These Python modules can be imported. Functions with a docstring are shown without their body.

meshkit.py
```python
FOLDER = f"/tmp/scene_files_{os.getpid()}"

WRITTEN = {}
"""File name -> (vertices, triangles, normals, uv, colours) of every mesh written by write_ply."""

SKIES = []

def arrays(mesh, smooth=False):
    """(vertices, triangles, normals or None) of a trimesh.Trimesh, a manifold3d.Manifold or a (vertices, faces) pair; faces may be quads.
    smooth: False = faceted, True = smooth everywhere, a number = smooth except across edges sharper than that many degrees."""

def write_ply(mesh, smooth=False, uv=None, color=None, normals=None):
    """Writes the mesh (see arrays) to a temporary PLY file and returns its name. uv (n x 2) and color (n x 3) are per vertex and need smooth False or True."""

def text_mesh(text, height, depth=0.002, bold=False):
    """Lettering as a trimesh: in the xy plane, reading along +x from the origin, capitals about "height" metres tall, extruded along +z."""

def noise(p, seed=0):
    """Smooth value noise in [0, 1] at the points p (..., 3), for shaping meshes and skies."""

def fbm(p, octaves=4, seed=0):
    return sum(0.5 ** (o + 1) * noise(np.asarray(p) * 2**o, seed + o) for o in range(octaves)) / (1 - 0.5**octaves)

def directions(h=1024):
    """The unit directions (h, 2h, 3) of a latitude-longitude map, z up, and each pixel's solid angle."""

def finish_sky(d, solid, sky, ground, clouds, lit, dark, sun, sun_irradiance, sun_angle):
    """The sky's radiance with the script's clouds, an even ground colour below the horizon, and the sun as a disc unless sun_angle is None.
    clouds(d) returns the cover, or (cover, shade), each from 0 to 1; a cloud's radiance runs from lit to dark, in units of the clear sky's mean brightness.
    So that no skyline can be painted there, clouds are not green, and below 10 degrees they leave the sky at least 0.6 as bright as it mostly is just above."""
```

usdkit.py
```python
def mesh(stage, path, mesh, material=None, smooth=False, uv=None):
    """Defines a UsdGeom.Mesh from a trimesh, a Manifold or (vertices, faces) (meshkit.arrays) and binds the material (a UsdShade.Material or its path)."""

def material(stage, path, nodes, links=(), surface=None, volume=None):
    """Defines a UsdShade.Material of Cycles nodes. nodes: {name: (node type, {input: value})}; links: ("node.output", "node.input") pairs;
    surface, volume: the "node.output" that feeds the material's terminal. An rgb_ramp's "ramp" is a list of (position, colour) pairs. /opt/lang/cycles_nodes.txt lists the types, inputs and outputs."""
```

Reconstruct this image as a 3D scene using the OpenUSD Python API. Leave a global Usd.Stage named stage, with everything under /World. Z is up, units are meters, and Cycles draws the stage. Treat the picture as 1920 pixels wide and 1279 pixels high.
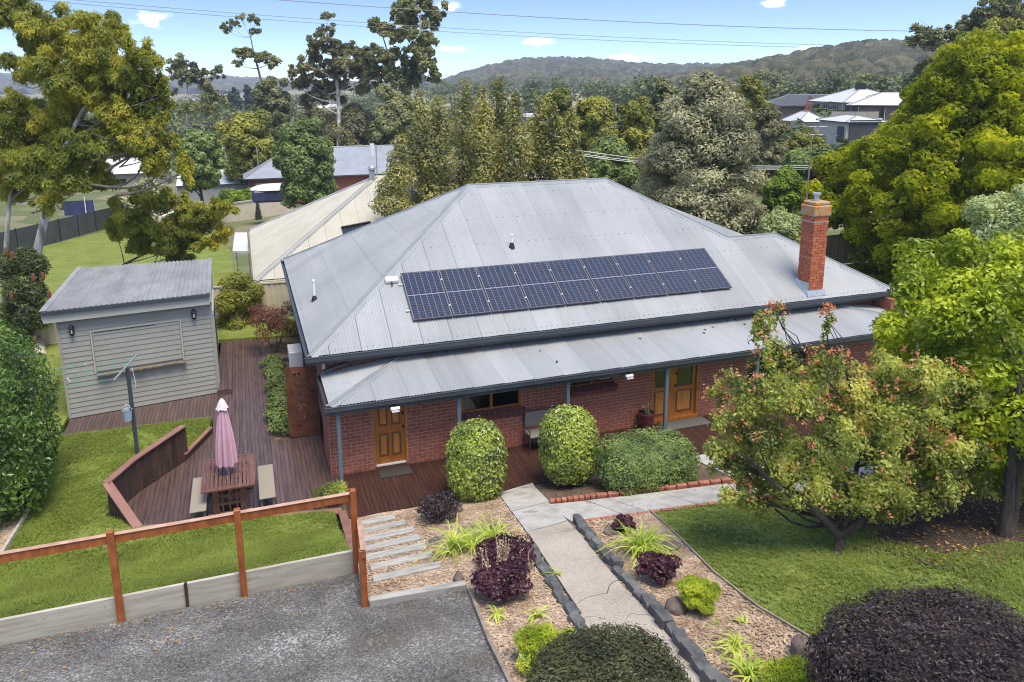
import math, random
import numpy as np, trimesh, usdkit, meshkit
from pxr import Usd, UsdGeom, UsdLux, UsdShade, Gf, Sdf, Vt
from shapely.geometry import Polygon, box as sbox, LineString
from shapely import affinity
from scipy.spatial import cKDTree

# ---------------------------------------------------------------- camera, sky, sun, exposure
stage = Usd.Stage.CreateInMemory()
UsdGeom.SetStageUpAxis(stage, 'Z'); UsdGeom.SetStageMetersPerUnit(stage, 1.0)
UsdGeom.Xform.Define(stage, '/World')
UsdGeom.Scope.Define(stage, '/World/Looks')
CAM = np.array([-1.4097, -16.7224, 8.8400])
YAW, PITCH, ROLL, FPX, SHIFT = 0.33701, 0.22120, -0.0029, 1437.9, -155.7
fw = np.array([math.sin(YAW) * math.cos(PITCH), math.cos(YAW) * math.cos(PITCH), -math.sin(PITCH)])
r0 = np.array([math.cos(YAW), -math.sin(YAW), 0]); u0 = np.cross(r0, fw)
rt = r0 * math.cos(ROLL) + u0 * math.sin(ROLL); up = -r0 * math.sin(ROLL) + u0 * math.cos(ROLL)
camera = UsdGeom.Camera.Define(stage, '/World/camera')
camera.AddTransformOp().Set(Gf.Matrix4d(*rt, 0, *up, 0, *(-fw), 0, *CAM, 1))
camera.CreateHorizontalApertureAttr(36.0); camera.CreateVerticalApertureAttr(36.0 * 682 / 1024)
camera.CreateFocalLengthAttr(36.0 * FPX / 1920)
camera.CreateVerticalApertureOffsetAttr(SHIFT / 1920 * 36.0)
camera.CreateClippingRangeAttr(Gf.Vec2f(0.1, 20000))
camera.CreateExposureAttr(1.78)

SUN = np.array([0.12, -0.45, 1.25]); SUN /= np.linalg.norm(SUN)      # towards the sun
SUN_EL, SUN_ROT = math.asin(SUN[2]), math.atan2(SUN[0], SUN[1])
dome = UsdLux.DomeLight.Define(stage, '/World/sky')
dome.GetPrim().SetCustomDataByKey('kind', 'structure')
dome.GetPrim().SetCustomDataByKey('label', 'blue sky paling to the horizon with a few small white clouds')
def cloud(i, d, w, h):
    """one small cloud: direction, half width and half height in radians"""
    d = np.array(d) / np.linalg.norm(d); a = np.cross(d, [0, 0, 1.0]); a /= np.linalg.norm(a); b = np.cross(a, d)
    n = {f'a{i}': ('vector_math', {'math_type': 'dot_product', 'vector2': tuple(a / w)}), f'b{i}': ('vector_math', {'math_type': 'dot_product', 'vector2': tuple(b / h)}),
         f'd{i}': ('vector_math', {'math_type': 'dot_product', 'vector2': tuple(d)}), f'f{i}': ('math', {'math_type': 'greater_than', 'value2': 0.5}),
         f'c{i}': ('combine_xyz', {}), f'l{i}': ('vector_math', {'math_type': 'length'}),
         f's{i}': ('math', {'math_type': 'subtract', 'value1': 1.0, 'use_clamp': True}), f'm{i}': ('math', {'math_type': 'multiply'})}
    l = [('vec.vector', f'a{i}.vector1'), ('vec.vector', f'b{i}.vector1'), ('vec.vector', f'd{i}.vector1'), (f'd{i}.value', f'f{i}.value1'), (f'a{i}.value', f'c{i}.x'), (f'b{i}.value', f'c{i}.y'),
         (f'c{i}.vector', f'l{i}.vector1'), (f'l{i}.value', f's{i}.value2'), (f's{i}.value', f'm{i}.value1'), (f'f{i}.value', f'm{i}.value2')]
    return n, l
SN = {'sky': ('sky_texture', {'sky_type': 'single_scattering', 'sun_disc': False, 'sun_elevation': SUN_EL, 'sun_rotation': SUN_ROT, 'altitude': 300.0, 'air_density': 1.0, 'aerosol_density': 0.35, 'ozone_density': 2.2}),
      'tc': ('texture_coordinate', {}), 'vec': ('vector_math', {'math_type': 'normalize'}), 'nz': ('noise_texture', {'scale': 55.0, 'detail': 6.0, 'roughness': 0.6}),
      'map': ('mapping', {'scale': (1, 1, 2.4)}), 'zero': ('math', {'math_type': 'add', 'value1': 0.0, 'value2': 0.0})}
SN['sm'] = ('mapping', {'scale': (1, 1, 3.7)}); SN['sv'] = ('vector_math', {'math_type': 'normalize'})
SL = [('vec.vector', 'sm.vector'), ('sm.vector', 'sv.vector1'), ('sv.vector', 'sky.vector'), ('tc.generated', 'vec.vector1'), ('vec.vector', 'map.vector'), ('map.vector', 'nz.vector')]
last = 'zero.value'
for i, (d, w, h) in enumerate(CLOUDS := [
    ((-1.507, -15.582, 8.926), .034, .013), ((-1.143, -15.706, 8.94), .022, .011), ((-1.033, -15.755, 8.895), .030, .010), ((-0.742, -15.845, 8.945), .024, .010), ((-0.689, -15.878, 8.885), .05, .006), ((-1.139, -15.72, 8.887), .03, .006), ((-0.923, -15.798, 8.875), .05, .008)]):
    d = np.array(d) - CAM
    n, l = cloud(i, d, w, h); SN.update(n); SL += l
    SN[f'x{i}'] = ('math', {'math_type': 'maximum'}); SL += [(last, f'x{i}.value1'), (f'm{i}.value', f'x{i}.value2')]; last = f'x{i}.value'
SN['nm'] = ('math', {'math_type': 'multiply_add', 'value2': 3.6, 'value3': -2.05}); SN['sum'] = ('math', {'math_type': 'add'}); SN['gate'] = ('math', {'math_type': 'multiply', 'use_clamp': True})
SN['gain'] = ('math', {'math_type': 'multiply', 'value2': 1.5, 'use_clamp': True}); SN['mix'] = ('mix', {'color2': (8.2, 8.4, 8.8)}); SN['bg'] = ('background_shader', {'strength': 0.083})
SL += [('nz.fac', 'nm.value1'), ('nm.value', 'sum.value1'), (last, 'sum.value2'), ('sum.value', 'gate.value1'), (last, 'gate.value2'), ('gate.value', 'gain.value1'), ('gain.value', 'mix.fac'), ('sky.color', 'mix.color1'), ('mix.color', 'bg.color')]
sky_mat = usdkit.material(stage, '/World/Looks/sky_material', SN, SL, surface='bg.background')
UsdShade.MaterialBindingAPI.Apply(dome.GetPrim()).Bind(sky_mat)

sun = UsdLux.DistantLight.Define(stage, '/World/sun')
sun.CreateIntensityAttr(0.40); sun.CreateAngleAttr(28.0); sun.CreateNormalizeAttr(True); sun.CreateColorAttr(Gf.Vec3f(1.0, 0.90, 0.75))
zx = np.cross([0, 0, 1.0], SUN); zx /= np.linalg.norm(zx); zy = np.cross(SUN, zx)
sun.AddTransformOp().Set(Gf.Matrix4d(*zx, 0, *zy, 0, *SUN, 0, 0, 0, 60, 1))

# ---------------------------------------------------------------- materials
L = '/World/Looks/'
def mat(name, c1, c2=None, rough=0.6, scale=4.0, metal=0.0, bump=0.0, bscale=40.0, rand=0.0, stretch=(1, 1, 1), spec=0.5, coord='pos', detail=5.0, c3=None, isl=0.0, coat=0.0, lo=.35, hi=.65, bdist=.02):
    """a surface of two or three tones in noise, with variation from piece to piece and a fine relief"""
    c2 = c2 or c1
    n = {'p': ('principled_bsdf', {'roughness': rough, 'metallic': metal, 'specular_ior_level': spec, 'coat_weight': coat, 'coat_roughness': 0.15}),
         'g': ('geometry', {}), 'm': ('mapping', {'scale': stretch}), 'n': ('noise_texture', {'scale': scale, 'detail': detail, 'roughness': 0.62}),
         'r': ('rgb_ramp', {'ramp': [(lo, c1), (hi, c2)] + ([(min(1, hi + .12), c3)] if c3 else [])}), 'hv': ('hsv', {}), 'oi': ('object_info', {})}
    l = [('g.position', 'm.vector'), ('m.vector', 'n.vector'), ('n.fac', 'r.fac'), ('r.color', 'hv.color'), ('hv.color', 'p.base_color')]
    if coord == 'obj':
        n['tc'] = ('texture_coordinate', {}); l[0] = ('tc.object', 'm.vector')
    if rand or isl:
        n['ra'] = ('math', {'math_type': 'multiply_add', 'value2': rand, 'value3': 1 - rand / 2}); n['ia'] = ('math', {'math_type': 'multiply_add', 'value2': isl, 'value3': -isl / 2}); n['s'] = ('math', {'math_type': 'add'})
        l += [('oi.random', 'ra.value1'), ('g.random_per_island', 'ia.value1'), ('ra.value', 's.value1'), ('ia.value', 's.value2'), ('s.value', 'hv.value')]
    if bump:
        n['bn'] = ('noise_texture', {'scale': bscale, 'detail': 4.0, 'roughness': 0.6}); n['b'] = ('bump', {'strength': bump, 'distance': bdist})
        l += [('m.vector', 'bn.vector'), ('bn.fac', 'b.height'), ('b.normal', 'p.normal')]
    return usdkit.material(stage, L + name, n, l, surface='p.BSDF')

LEAF = 2.5
def leafmat(name, cols, rough=0.5, trans=0.42, pscale=1.2, tint=(1.3, 1.2, .5), spec=0.35):
    """leaves: tones picked leaf by leaf and drifting slowly through the crown, some light through the blade"""
    st = list(zip(np.linspace(0.0, 1.0, len(cols)), [tuple(min(.66, c * LEAF) for c in q) for q in cols]))
    n = {'g': ('geometry', {}), 'n': ('noise_texture', {'scale': pscale, 'detail': 3.0}), 'mx': ('math', {'math_type': 'multiply_add', 'value2': 0.55}), 'nn': ('math', {'math_type': 'multiply_add', 'value2': 1.5, 'value3': -0.53}),
         'r': ('rgb_ramp', {'ramp': st}), 'p': ('principled_bsdf', {'roughness': rough, 'specular_ior_level': spec}), 't': ('translucent_bsdf', {}), 'tm': ('mix', {'mix_type': 'multiply', 'fac': 1.0, 'color2': tint}), 'mc': ('mix_closure', {'fac': trans})}
    l = [('g.position', 'n.vector'), ('n.fac', 'nn.value1'), ('g.random_per_island', 'mx.value1'), ('nn.value', 'mx.value3'), ('mx.value', 'r.fac'), ('r.color', 'p.base_color'), ('r.color', 'tm.color1'), ('tm.color', 't.color'), ('p.BSDF', 'mc.closure1'), ('t.BSDF', 'mc.closure2')]
    return usdkit.material(stage, L + name, n, l, surface='mc.closure')

M = {}
def roofmat(name, c1, c2, rust=None):
    """corrugated steel: slow fading, fine dirt runs down the slope and, if given, rust runs from its top edge"""
    n = {'g': ('geometry', {}), 'oi': ('object_info', {}), 'm1': ('mapping', {'scale': (1, .25, 1)}), 'n1': ('noise_texture', {'scale': .8, 'detail': 5.0}), 'r1': ('rgb_ramp', {'ramp': [(.35, c1), (.65, c2)]}),
         'm2': ('mapping', {'scale': (6.5, .28, .28)}), 'n2': ('noise_texture', {'scale': 1.0, 'detail': 6.0, 'roughness': .7}), 'r2': ('rgb_ramp', {'ramp': [(.40, (.80, .80, .79)), (.60, (1, 1, 1))]}), 'x2': ('mix', {'mix_type': 'multiply', 'fac': .28}),
         'n3': ('noise_texture', {'scale': 3.2, 'detail': 7.0, 'roughness': .7}), 'r3': ('rgb_ramp', {'ramp': [(.62, (0, 0, 0)), (.74, (1, 1, 1))]}), 'x3': ('mix', {'color2': (.20, .19, .175)}), 'f3': ('math', {'math_type': 'multiply', 'value2': .22}),
         'ra': ('math', {'math_type': 'multiply_add', 'value2': .16, 'value3': .92}), 'hv': ('hsv', {}), 'p': ('principled_bsdf', {'roughness': .43, 'specular_ior_level': .5}),
         's': ('separate_xyz', {}), 'mr': ('map_range', {'from_min': .75, 'from_max': 1.5, 'clamp': True}), 'm4': ('mapping', {'scale': (3.2, .16, .2)}), 'n4': ('noise_texture', {'scale': 1.0, 'detail': 4.0}), 'r4': ('rgb_ramp', {'ramp': [(.58, (0, 0, 0)), (.70, (1, 1, 1))]}), 'f4': ('math', {'math_type': 'multiply'}), 'x4': ('mix', {'color2': rust or (0, 0, 0)}), 'g4': ('math', {'math_type': 'multiply', 'value2': .55 if rust else 0.0})}
    l = [('g.position', 'm1.vector'), ('m1.vector', 'n1.vector'), ('n1.fac', 'r1.fac'), ('g.position', 'm2.vector'), ('m2.vector', 'n2.vector'), ('n2.fac', 'r2.fac'), ('r1.color', 'x2.color1'), ('r2.color', 'x2.color2'), ('g.position', 'n3.vector'), ('n3.fac', 'r3.fac'), ('r3.color', 'f3.value1'), ('f3.value', 'x3.fac'), ('x2.color', 'x3.color1'),
         ('g.position', 's.vector'), ('s.y', 'mr.value'), ('g.position', 'm4.vector'), ('m4.vector', 'n4.vector'), ('n4.fac', 'r4.fac'), ('r4.color', 'f4.value1'), ('mr.result', 'f4.value2'), ('f4.value', 'g4.value1'), ('g4.value', 'x4.fac'), ('x3.color', 'x4.color1'), ('x4.color', 'hv.color'), ('oi.random', 'ra.value1'), ('ra.value', 'hv.value'), ('hv.color', 'p.base_color')]
    return usdkit.material(stage, L + name, n, l, surface='p.BSDF')
M['roof'] = roofmat('aged_roof_steel', (.27, .283, .29), (.32, .332, .338)); M['verandah_roof'] = roofmat('aged_verandah_steel', (.28, .292, .30), (.345, .358, .365), (.28, .205, .12))
M['cap'] = mat('roof_cap_steel', (.205, .22, .227), (.25, .265, .272), rough=.4, scale=1.5)
M['gutter'] = mat('slate_gutter', (.045, .055, .068), (.06, .07, .085), rough=.35, scale=2)
M['post'] = mat('blue_grey_paint', (.10, .14, .165), (.13, .17, .20), rough=.45, scale=3)
M['brick'] = mat('red_brick', (.28, .088, .052), (.44, .155, .095), rough=.8, scale=9, bump=.35, bscale=90, rand=.25, isl=.4)
M['brick_c'] = mat('orange_brick', (.42, .10, .042), (.60, .19, .082), rough=.85, scale=7, bump=.4, bscale=80, rand=.3, isl=.4)
M['mortar'] = mat('pale_mortar', (.44, .31, .25), (.56, .41, .34), rough=.9, scale=20, bump=.2)
M['sill'] = mat('sill_brick', (.09, .032, .026), (.15, .05, .04), rough=.6, scale=9, rand=.25)
M['lichen'] = mat('lichen_render', (.30, .27, .22), (.50, .22, .045), rough=.95, scale=5.5, bump=.5, bscale=50, c3=(.34, .10, .05), lo=.42, hi=.56)
M['timber_door'] = mat('varnished_timber', (.30, .095, .014), (.46, .17, .03), rough=.35, scale=6, stretch=(6, 6, .6), bump=.1, coat=.2)
M['timber_door_dark'] = mat('dark_timber', (.10, .05, .022), (.17, .08, .03), rough=.4, scale=5, stretch=(6, 6, .6))
M['timber_panel'] = mat('panel_timber', (.42, .16, .03), (.58, .25, .06), rough=.35, scale=6, stretch=(6, 6, .6), coat=.2)
M['metal_dark'] = mat('dark_metal', (.02, .02, .022), rough=.4, metal=.5)
M['white'] = mat('white_paint', (.72, .72, .70), (.80, .80, .78), rough=.45, scale=3)
M['steel'] = mat('galvanised_steel', (.42, .44, .45), (.52, .54, .55), rough=.38, metal=.6, scale=6)
M['black'] = mat('black_rubber', (.012, .012, .013), (.025, .024, .022), rough=.8, scale=20, bump=.2)
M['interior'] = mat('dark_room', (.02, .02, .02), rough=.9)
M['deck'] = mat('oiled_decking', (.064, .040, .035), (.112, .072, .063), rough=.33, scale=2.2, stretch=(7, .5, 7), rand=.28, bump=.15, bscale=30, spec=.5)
M['deck_dark'] = mat('darker_decking', (.034, .016, .012), (.062, .029, .021), rough=.38, scale=2.2, stretch=(7, .5, 7), rand=.28, bump=.15, bscale=30)  # verandah boards: same grain as the left deck, darker tones
M['deck_edge'] = mat('deck_capping', (.20, .09, .07), (.27, .135, .105), rough=.6, scale=3, bump=.1)
M['deck_wall'] = mat('stained_wall_boards', (.030, .019, .014), (.085, .045, .028), rough=.75, scale=2.5, stretch=(4, 4, .7), rand=.5, bump=.2)
M['fence'] = mat('orange_stained_timber', (.22, .058, .014), (.36, .11, .03), rough=.5, scale=4, stretch=(3, 3, 1), bump=.12, bscale=30, rand=.15)
M['fence_top'] = mat('pale_rail_edge', (.36, .20, .13), (.50, .33, .24), rough=.6, scale=4)
M['sleeper'] = mat('weathered_sleeper', (.32, .29, .23), (.46, .435, .37), rough=.85, scale=2.2, stretch=(.6, 3, 6), bump=.3, bscale=25, rand=.15)
M['step_sleeper'] = mat('grey_step_sleeper', (.22, .22, .205), (.38, .37, .335), rough=.85, scale=3, stretch=(.8, 5, 5), bump=.35, bscale=25, rand=.2)
M['shed'] = mat('weatherboard_paint', (.29, .288, .252), (.32, .318, .282), rough=.6, scale=1.4, rand=.03)
M['shed_trim'] = mat('cream_trim', (.41, .40, .345), (.45, .44, .385), rough=.55, scale=2)
M['shed_roof'] = mat('dirty_corrugated_steel', (.21, .21, .215), (.30, .30, .305), rough=.45, scale=2.4, stretch=(1, .35, 1), rand=.1, c3=(.30, .29, .30))
M['driftwood'] = mat('driftwood', (.10, .075, .05), (.24, .19, .14), rough=.9, scale=6, bump=.5)
M['corten'] = mat('rusted_steel', (.075, .024, .012), (.17, .058, .024), rough=.8, scale=4, bump=.2, c3=(.15, .045, .018))
M['cream_fence'] = mat('cream_steel_fence', (.50, .44, .32), (.56, .50, .37), rough=.5, scale=1.5, rand=.04)
M['cream_roof'] = mat('cream_steel_roof', (.41, .39, .32), (.47, .45, .375), rough=.5, scale=1, rand=.08)
M['cream_cap'] = mat('cream_roof_cap', (.50, .47, .37), rough=.5)
M['dark_fence'] = mat('dark_steel_fence', (.040, .042, .045), (.06, .062, .064), rough=.5, scale=1, rand=.15)
M['render_wall'] = mat('cream_rendered_wall', (.52, .46, .35), (.60, .54, .43), rough=.85, scale=1.2, bump=.1)
M['grey_roof'] = mat('blue_grey_roof', (.22, .24, .28), (.27, .29, .33), rough=.45, scale=1)
M['shed_steel'] = mat('grey_steel_cladding', (.27, .28, .28), (.33, .34, .34), rough=.5, scale=1)
M['light_roof'] = mat('pale_steel_roof', (.50, .50, .49), (.58, .58, .57), rough=.45, scale=1, rand=.1)
M['tarp'] = mat('blue_tarpaulin', (.025, .035, .085), (.04, .05, .12), rough=.5, scale=3, bump=.3, bscale=6)
M['concrete'] = mat('grey_concrete_slab', (.28, .263, .235), (.44, .423, .39), rough=.85, scale=2.6, bump=.3, bscale=60, rand=.16, c3=(.20, .183, .165), lo=.32, hi=.6)
M['edge_board'] = mat('weathered_edge_board', (.17, .135, .10), (.30, .25, .20), rough=.9, scale=4, bump=.3)
M['stone'] = mat('bluestone_block', (.050, .051, .051), (.125, .127, .125), rough=.75, scale=5, bump=.5, bscale=30, rand=.5)
M['boulder'] = mat('brown_boulder', (.085, .065, .055), (.17, .135, .115), rough=.85, scale=6, bump=.5, bscale=25, rand=.3)
M['edge_brick'] = mat('edging_brick', (.26, .085, .05), (.40, .16, .10), rough=.85, scale=8, bump=.4, bscale=60, rand=.3)
M['bark'] = mat('dark_bark', (.035, .026, .021), (.09, .07, .055), rough=.9, scale=6, bump=.6, bscale=25, stretch=(3, 3, .7))
M['gum_bark'] = mat('pale_gum_bark', (.20, .165, .13), (.50, .46, .40), rough=.8, scale=2.2, bump=.3, bscale=14, stretch=(2.5, 2.5, .5), c3=(.58, .55, .49), lo=.38, hi=.56)
M['grey_bark'] = mat('grey_bark', (.10, .085, .07), (.22, .19, .165), rough=.85, scale=4, bump=.4, stretch=(2.5, 2.5, .6))
M['red_pot'] = mat('glazed_red_pot', (.06, .010, .010), (.09, .016, .014), rough=.2, coat=.5)
M['bench_mesh'] = mat('grey_sling_fabric', (.16, .155, .145), (.20, .195, .18), rough=.7, scale=40)
M['bench_frame'] = mat('charcoal_frame', (.035, .037, .04), rough=.4)
M['wicker'] = mat('beige_woven_top', (.22, .19, .145), (.30, .265, .21), rough=.8, scale=60, bump=.3, bscale=120)
M['table_wood'] = mat('red_brown_table_timber', (.10, .044, .032), (.17, .08, .058), rough=.5, scale=4, stretch=(5, .6, 5), rand=.2)
M['parasol'] = mat('dusty_pink_canvas', (.50, .29, .36), (.58, .36, .43), rough=.85, scale=5, bump=.1)
M['parasol_tip'] = mat('faded_pink_canvas', (.66, .56, .60), (.72, .62, .66), rough=.85, scale=5)
M['mat_coir'] = mat('doormat_weave', (.022, .02, .017), (.06, .05, .038), rough=.95, scale=60, bump=.4, bscale=150)
M['panel_frame'] = mat('panel_frame', (.07, .07, .075), rough=.4, metal=.3)
M['panel_back'] = mat('panel_backsheet', (.24, .24, .265), rough=.25, coat=1.0)
M['cell'] = mat('solar_cell', (.009, .011, .026), (.016, .015, .024), rough=.22, scale=.55, rand=.35, coat=1.0, spec=.6)
M['tube_glass'] = mat('collector_tube', (.02, .025, .05), rough=.12, coat=1.0)
M['white_plastic'] = mat('white_plastic', (.70, .70, .68), rough=.4)
M['rope_green'] = mat('green_line_cord', (.10, .28, .20), rough=.7)
M['peg_red'] = mat('red_peg', (.5, .05, .06), rough=.5)
M['bucket'] = mat('pale_blue_bucket', (.33, .42, .47), (.38, .47, .52), rough=.5)
M['wire'] = mat('grey_wire', (.10, .11, .10), rough=.5)
M['wire_white'] = mat('pale_wire', (.6, .6, .58), rough=.5)
M['house_render'] = mat('taupe_render', (.30, .28, .23), (.35, .33, .28), rough=.8, scale=1)
M['dark_brick_wall'] = mat('brown_brick_wall', (.12, .085, .07), (.17, .13, .11), rough=.8, scale=12)
M['red_brick_far'] = mat('far_red_brick', (.22, .075, .05), (.30, .11, .08), rough=.85, scale=8)
M['dark_roof'] = mat('charcoal_roof', (.05, .052, .06), (.07, .072, .08), rough=.6, scale=1)
def glass(name, tint=(.02, .025, .03)):
    n = {'f': ('fresnel', {'IOR': 1.5}), 'a': ('transparent_bsdf', {'color': (.72, .76, .76)}), 'b': ('glossy_bsdf', {'roughness': 0.03}), 'm': ('mix_closure', {})}
    return usdkit.material(stage, L + name, n, [('f.fac', 'm.fac'), ('a.BSDF', 'm.closure1'), ('b.BSDF', 'm.closure2')], surface='m.closure')
M['glass'] = glass('window_glass')

def ground_mat(name, cells, tones, scale, bump=.6, rough=.95, patch=None, pscale=.5, plo=.5, phi=.62, dist=.03):
    """loose ground: cells of a voronoi as chips or stones, in the given tones, and optional patches of another colour"""
    n = {'g': ('geometry', {}), 'v': ('voronoi_texture', {'scale': cells}), 'sp': ('separate_color', {}), 'n': ('noise_texture', {'scale': scale, 'detail': 6.0}), 'ad': ('math', {'math_type': 'multiply_add', 'value2': .6}), 'nn': ('math', {'math_type': 'multiply_add', 'value2': .9, 'value3': -.22}),
         'r': ('rgb_ramp', {'ramp': list(zip(np.linspace(0, 1, len(tones)), tones))}), 'p': ('principled_bsdf', {'roughness': rough, 'specular_ior_level': .25}), 'b': ('bump', {'strength': bump, 'distance': dist, 'invert': True}),
         'pn': ('noise_texture', {'scale': pscale, 'detail': 7.0, 'roughness': .65}), 'pr': ('rgb_ramp', {'ramp': [(plo, (0, 0, 0)), (phi, (1, 1, 1))]}), 'px': ('mix', {'color2': patch or (0, 0, 0)})}
    l = [('g.position', 'v.vector'), ('g.position', 'n.vector'), ('v.color', 'sp.color'), ('n.fac', 'nn.value1'), ('sp.r', 'ad.value1'), ('nn.value', 'ad.value3'), ('ad.value', 'r.fac'), ('v.distance', 'b.height'), ('b.normal', 'p.normal')]
    if patch:
        l += [('g.position', 'pn.vector'), ('pn.fac', 'pr.fac'), ('pr.color', 'px.fac'), ('r.color', 'px.color1'), ('px.color', 'p.base_color')]
    else:
        l += [('r.color', 'p.base_color')]
    return usdkit.material(stage, L + name, n, l, surface='p.BSDF')
M['gravel'] = ground_mat('blue_gravel', 42.0, [(.030, .029, .027), (.092, .090, .085), (.165, .161, .153), (.42, .41, .39)], 1.2, patch=(.11, .093, .07), pscale=.45, plo=.56, phi=.74)
M['mulch'] = ground_mat('tan_chip_mulch', 30.0, [(.12, .075, .05), (.30, .215, .15), (.44, .335, .245), (.60, .49, .38)], 1.5, patch=(.17, .115, .075), pscale=.8, plo=.57, phi=.75)
M['dark_mulch'] = ground_mat('dark_mulch', 34.0, [(.03, .02, .015), (.09, .06, .042), (.16, .115, .08), (.24, .18, .13)], 1.5)
M['soil'] = ground_mat('leaf_littered_soil', 26.0, [(.022, .016, .012), (.05, .036, .026), (.075, .054, .038), (.13, .10, .06)], .9)
M['aggregate'] = ground_mat('exposed_aggregate', 70.0, [(.19, .16, .13), (.33, .285, .235), (.40, .355, .30), (.47, .43, .37)], 1.1, bump=.25, patch=(.20, .165, .135), pscale=1.3, plo=.6, phi=.75, dist=.012)
M['turf'] = ground_mat('lawn_turf', 30.0, [(.07, .092, .015), (.13, .165, .027), (.185, .22, .043), (.26, .265, .085)], .8, patch=(.23, .215, .09), pscale=.7, plo=.60, phi=.78)
M['far_ground'] = ground_mat('far_ground', .35, [(.07, .10, .03), (.11, .13, .05), (.17, .16, .09), (.24, .20, .14)], .02, bump=.1, patch=(.34, .27, .19), pscale=.012, plo=.5, phi=.56)
M['grass'] = leafmat('grass_blade', [(.057, .074, .0105), (.087, .112, .0175), (.122, .145, .0275), (.175, .175, .057)], trans=.3, pscale=.6, rough=.6)
M['clover'] = leafmat('clover_leaf', [(.062, .088, .022), (.09, .118, .034), (.15, .165, .075)], trans=.3)
M['chip'] = mat('wood_chip', (.24, .16, .10), (.46, .35, .24), rough=.9, scale=3, rand=.5)
M['pebble'] = mat('grey_pebble', (.075, .073, .070), (.19, .185, .178), rough=.85, scale=3, rand=.6)
M['litter'] = leafmat('fallen_leaf', [(.06, .035, .015), (.16, .09, .03), (.34, .19, .05), (.40, .27, .09)], trans=.1)
# foliage
M['l_gum'] = leafmat('olive_gum_leaf', [(.055,.068,.010),(.125,.128,.016),(.205,.185,.022),(.28,.235,.028),(.22,.13,.03)], pscale=.55)
M['l_gum_far'] = leafmat('grey_olive_gum_leaf', [(.045,.052,.022),(.100,.106,.042),(.16,.155,.06),(.21,.19,.08)], pscale=.25, trans=.25)
M['l_gum_brown'] = leafmat('brown_gum_leaf', [(.05,.05,.024),(.095,.092,.042),(.145,.132,.062),(.185,.165,.072)], pscale=.25, trans=.25)
M['l_wattle'] = leafmat('golden_olive_leaf', [(.05,.056,.012),(.115,.118,.020),(.185,.17,.026),(.24,.205,.03)], pscale=.3, trans=.28)
M['l_green'] = leafmat('mid_green_leaf', [(.042,.06,.018),(.080,.108,.032),(.12,.148,.048),(.16,.18,.066)], pscale=.4, trans=.3)
M['l_column'] = leafmat('bronze_green_leaf', [(.06,.062,.018),(.135,.13,.034),(.225,.185,.048),(.30,.22,.05)], pscale=.45, trans=.25, rough=.35, spec=.6)
M['l_grey'] = leafmat('grey_green_leaf', [(.06,.062,.034),(.15,.148,.085),(.25,.24,.155),(.36,.36,.28)], pscale=.7, trans=.25, rough=.45, spec=.35)
M['l_big'] = leafmat('lime_tree_leaf', [(.042,.056,.003),(.135,.152,.004),(.245,.245,.006),(.266,.262,.012)], pscale=.8, trans=.5, spec=.15)
M['l_lime'] = leafmat('glossy_lime_leaf', [(.040,.062,.005),(.145,.18,.009),(.255,.265,.017),(.265,.265,.05)], pscale=1.2, trans=.35, rough=.35)
M['l_dark'] = leafmat('dark_glossy_leaf', [(.018,.034,.006),(.042,.076,.011),(.085,.135,.020),(.19,.235,.05)], pscale=1.2, trans=.3, rough=.3, spec=.5)
M['l_topiary'] = leafmat('clipped_shrub_leaf', [(.06,.08,.018),(.14,.172,.03),(.235,.26,.05),(.266,.266,.12)], pscale=2, trans=.3, rough=.3, spec=.6)
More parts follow.
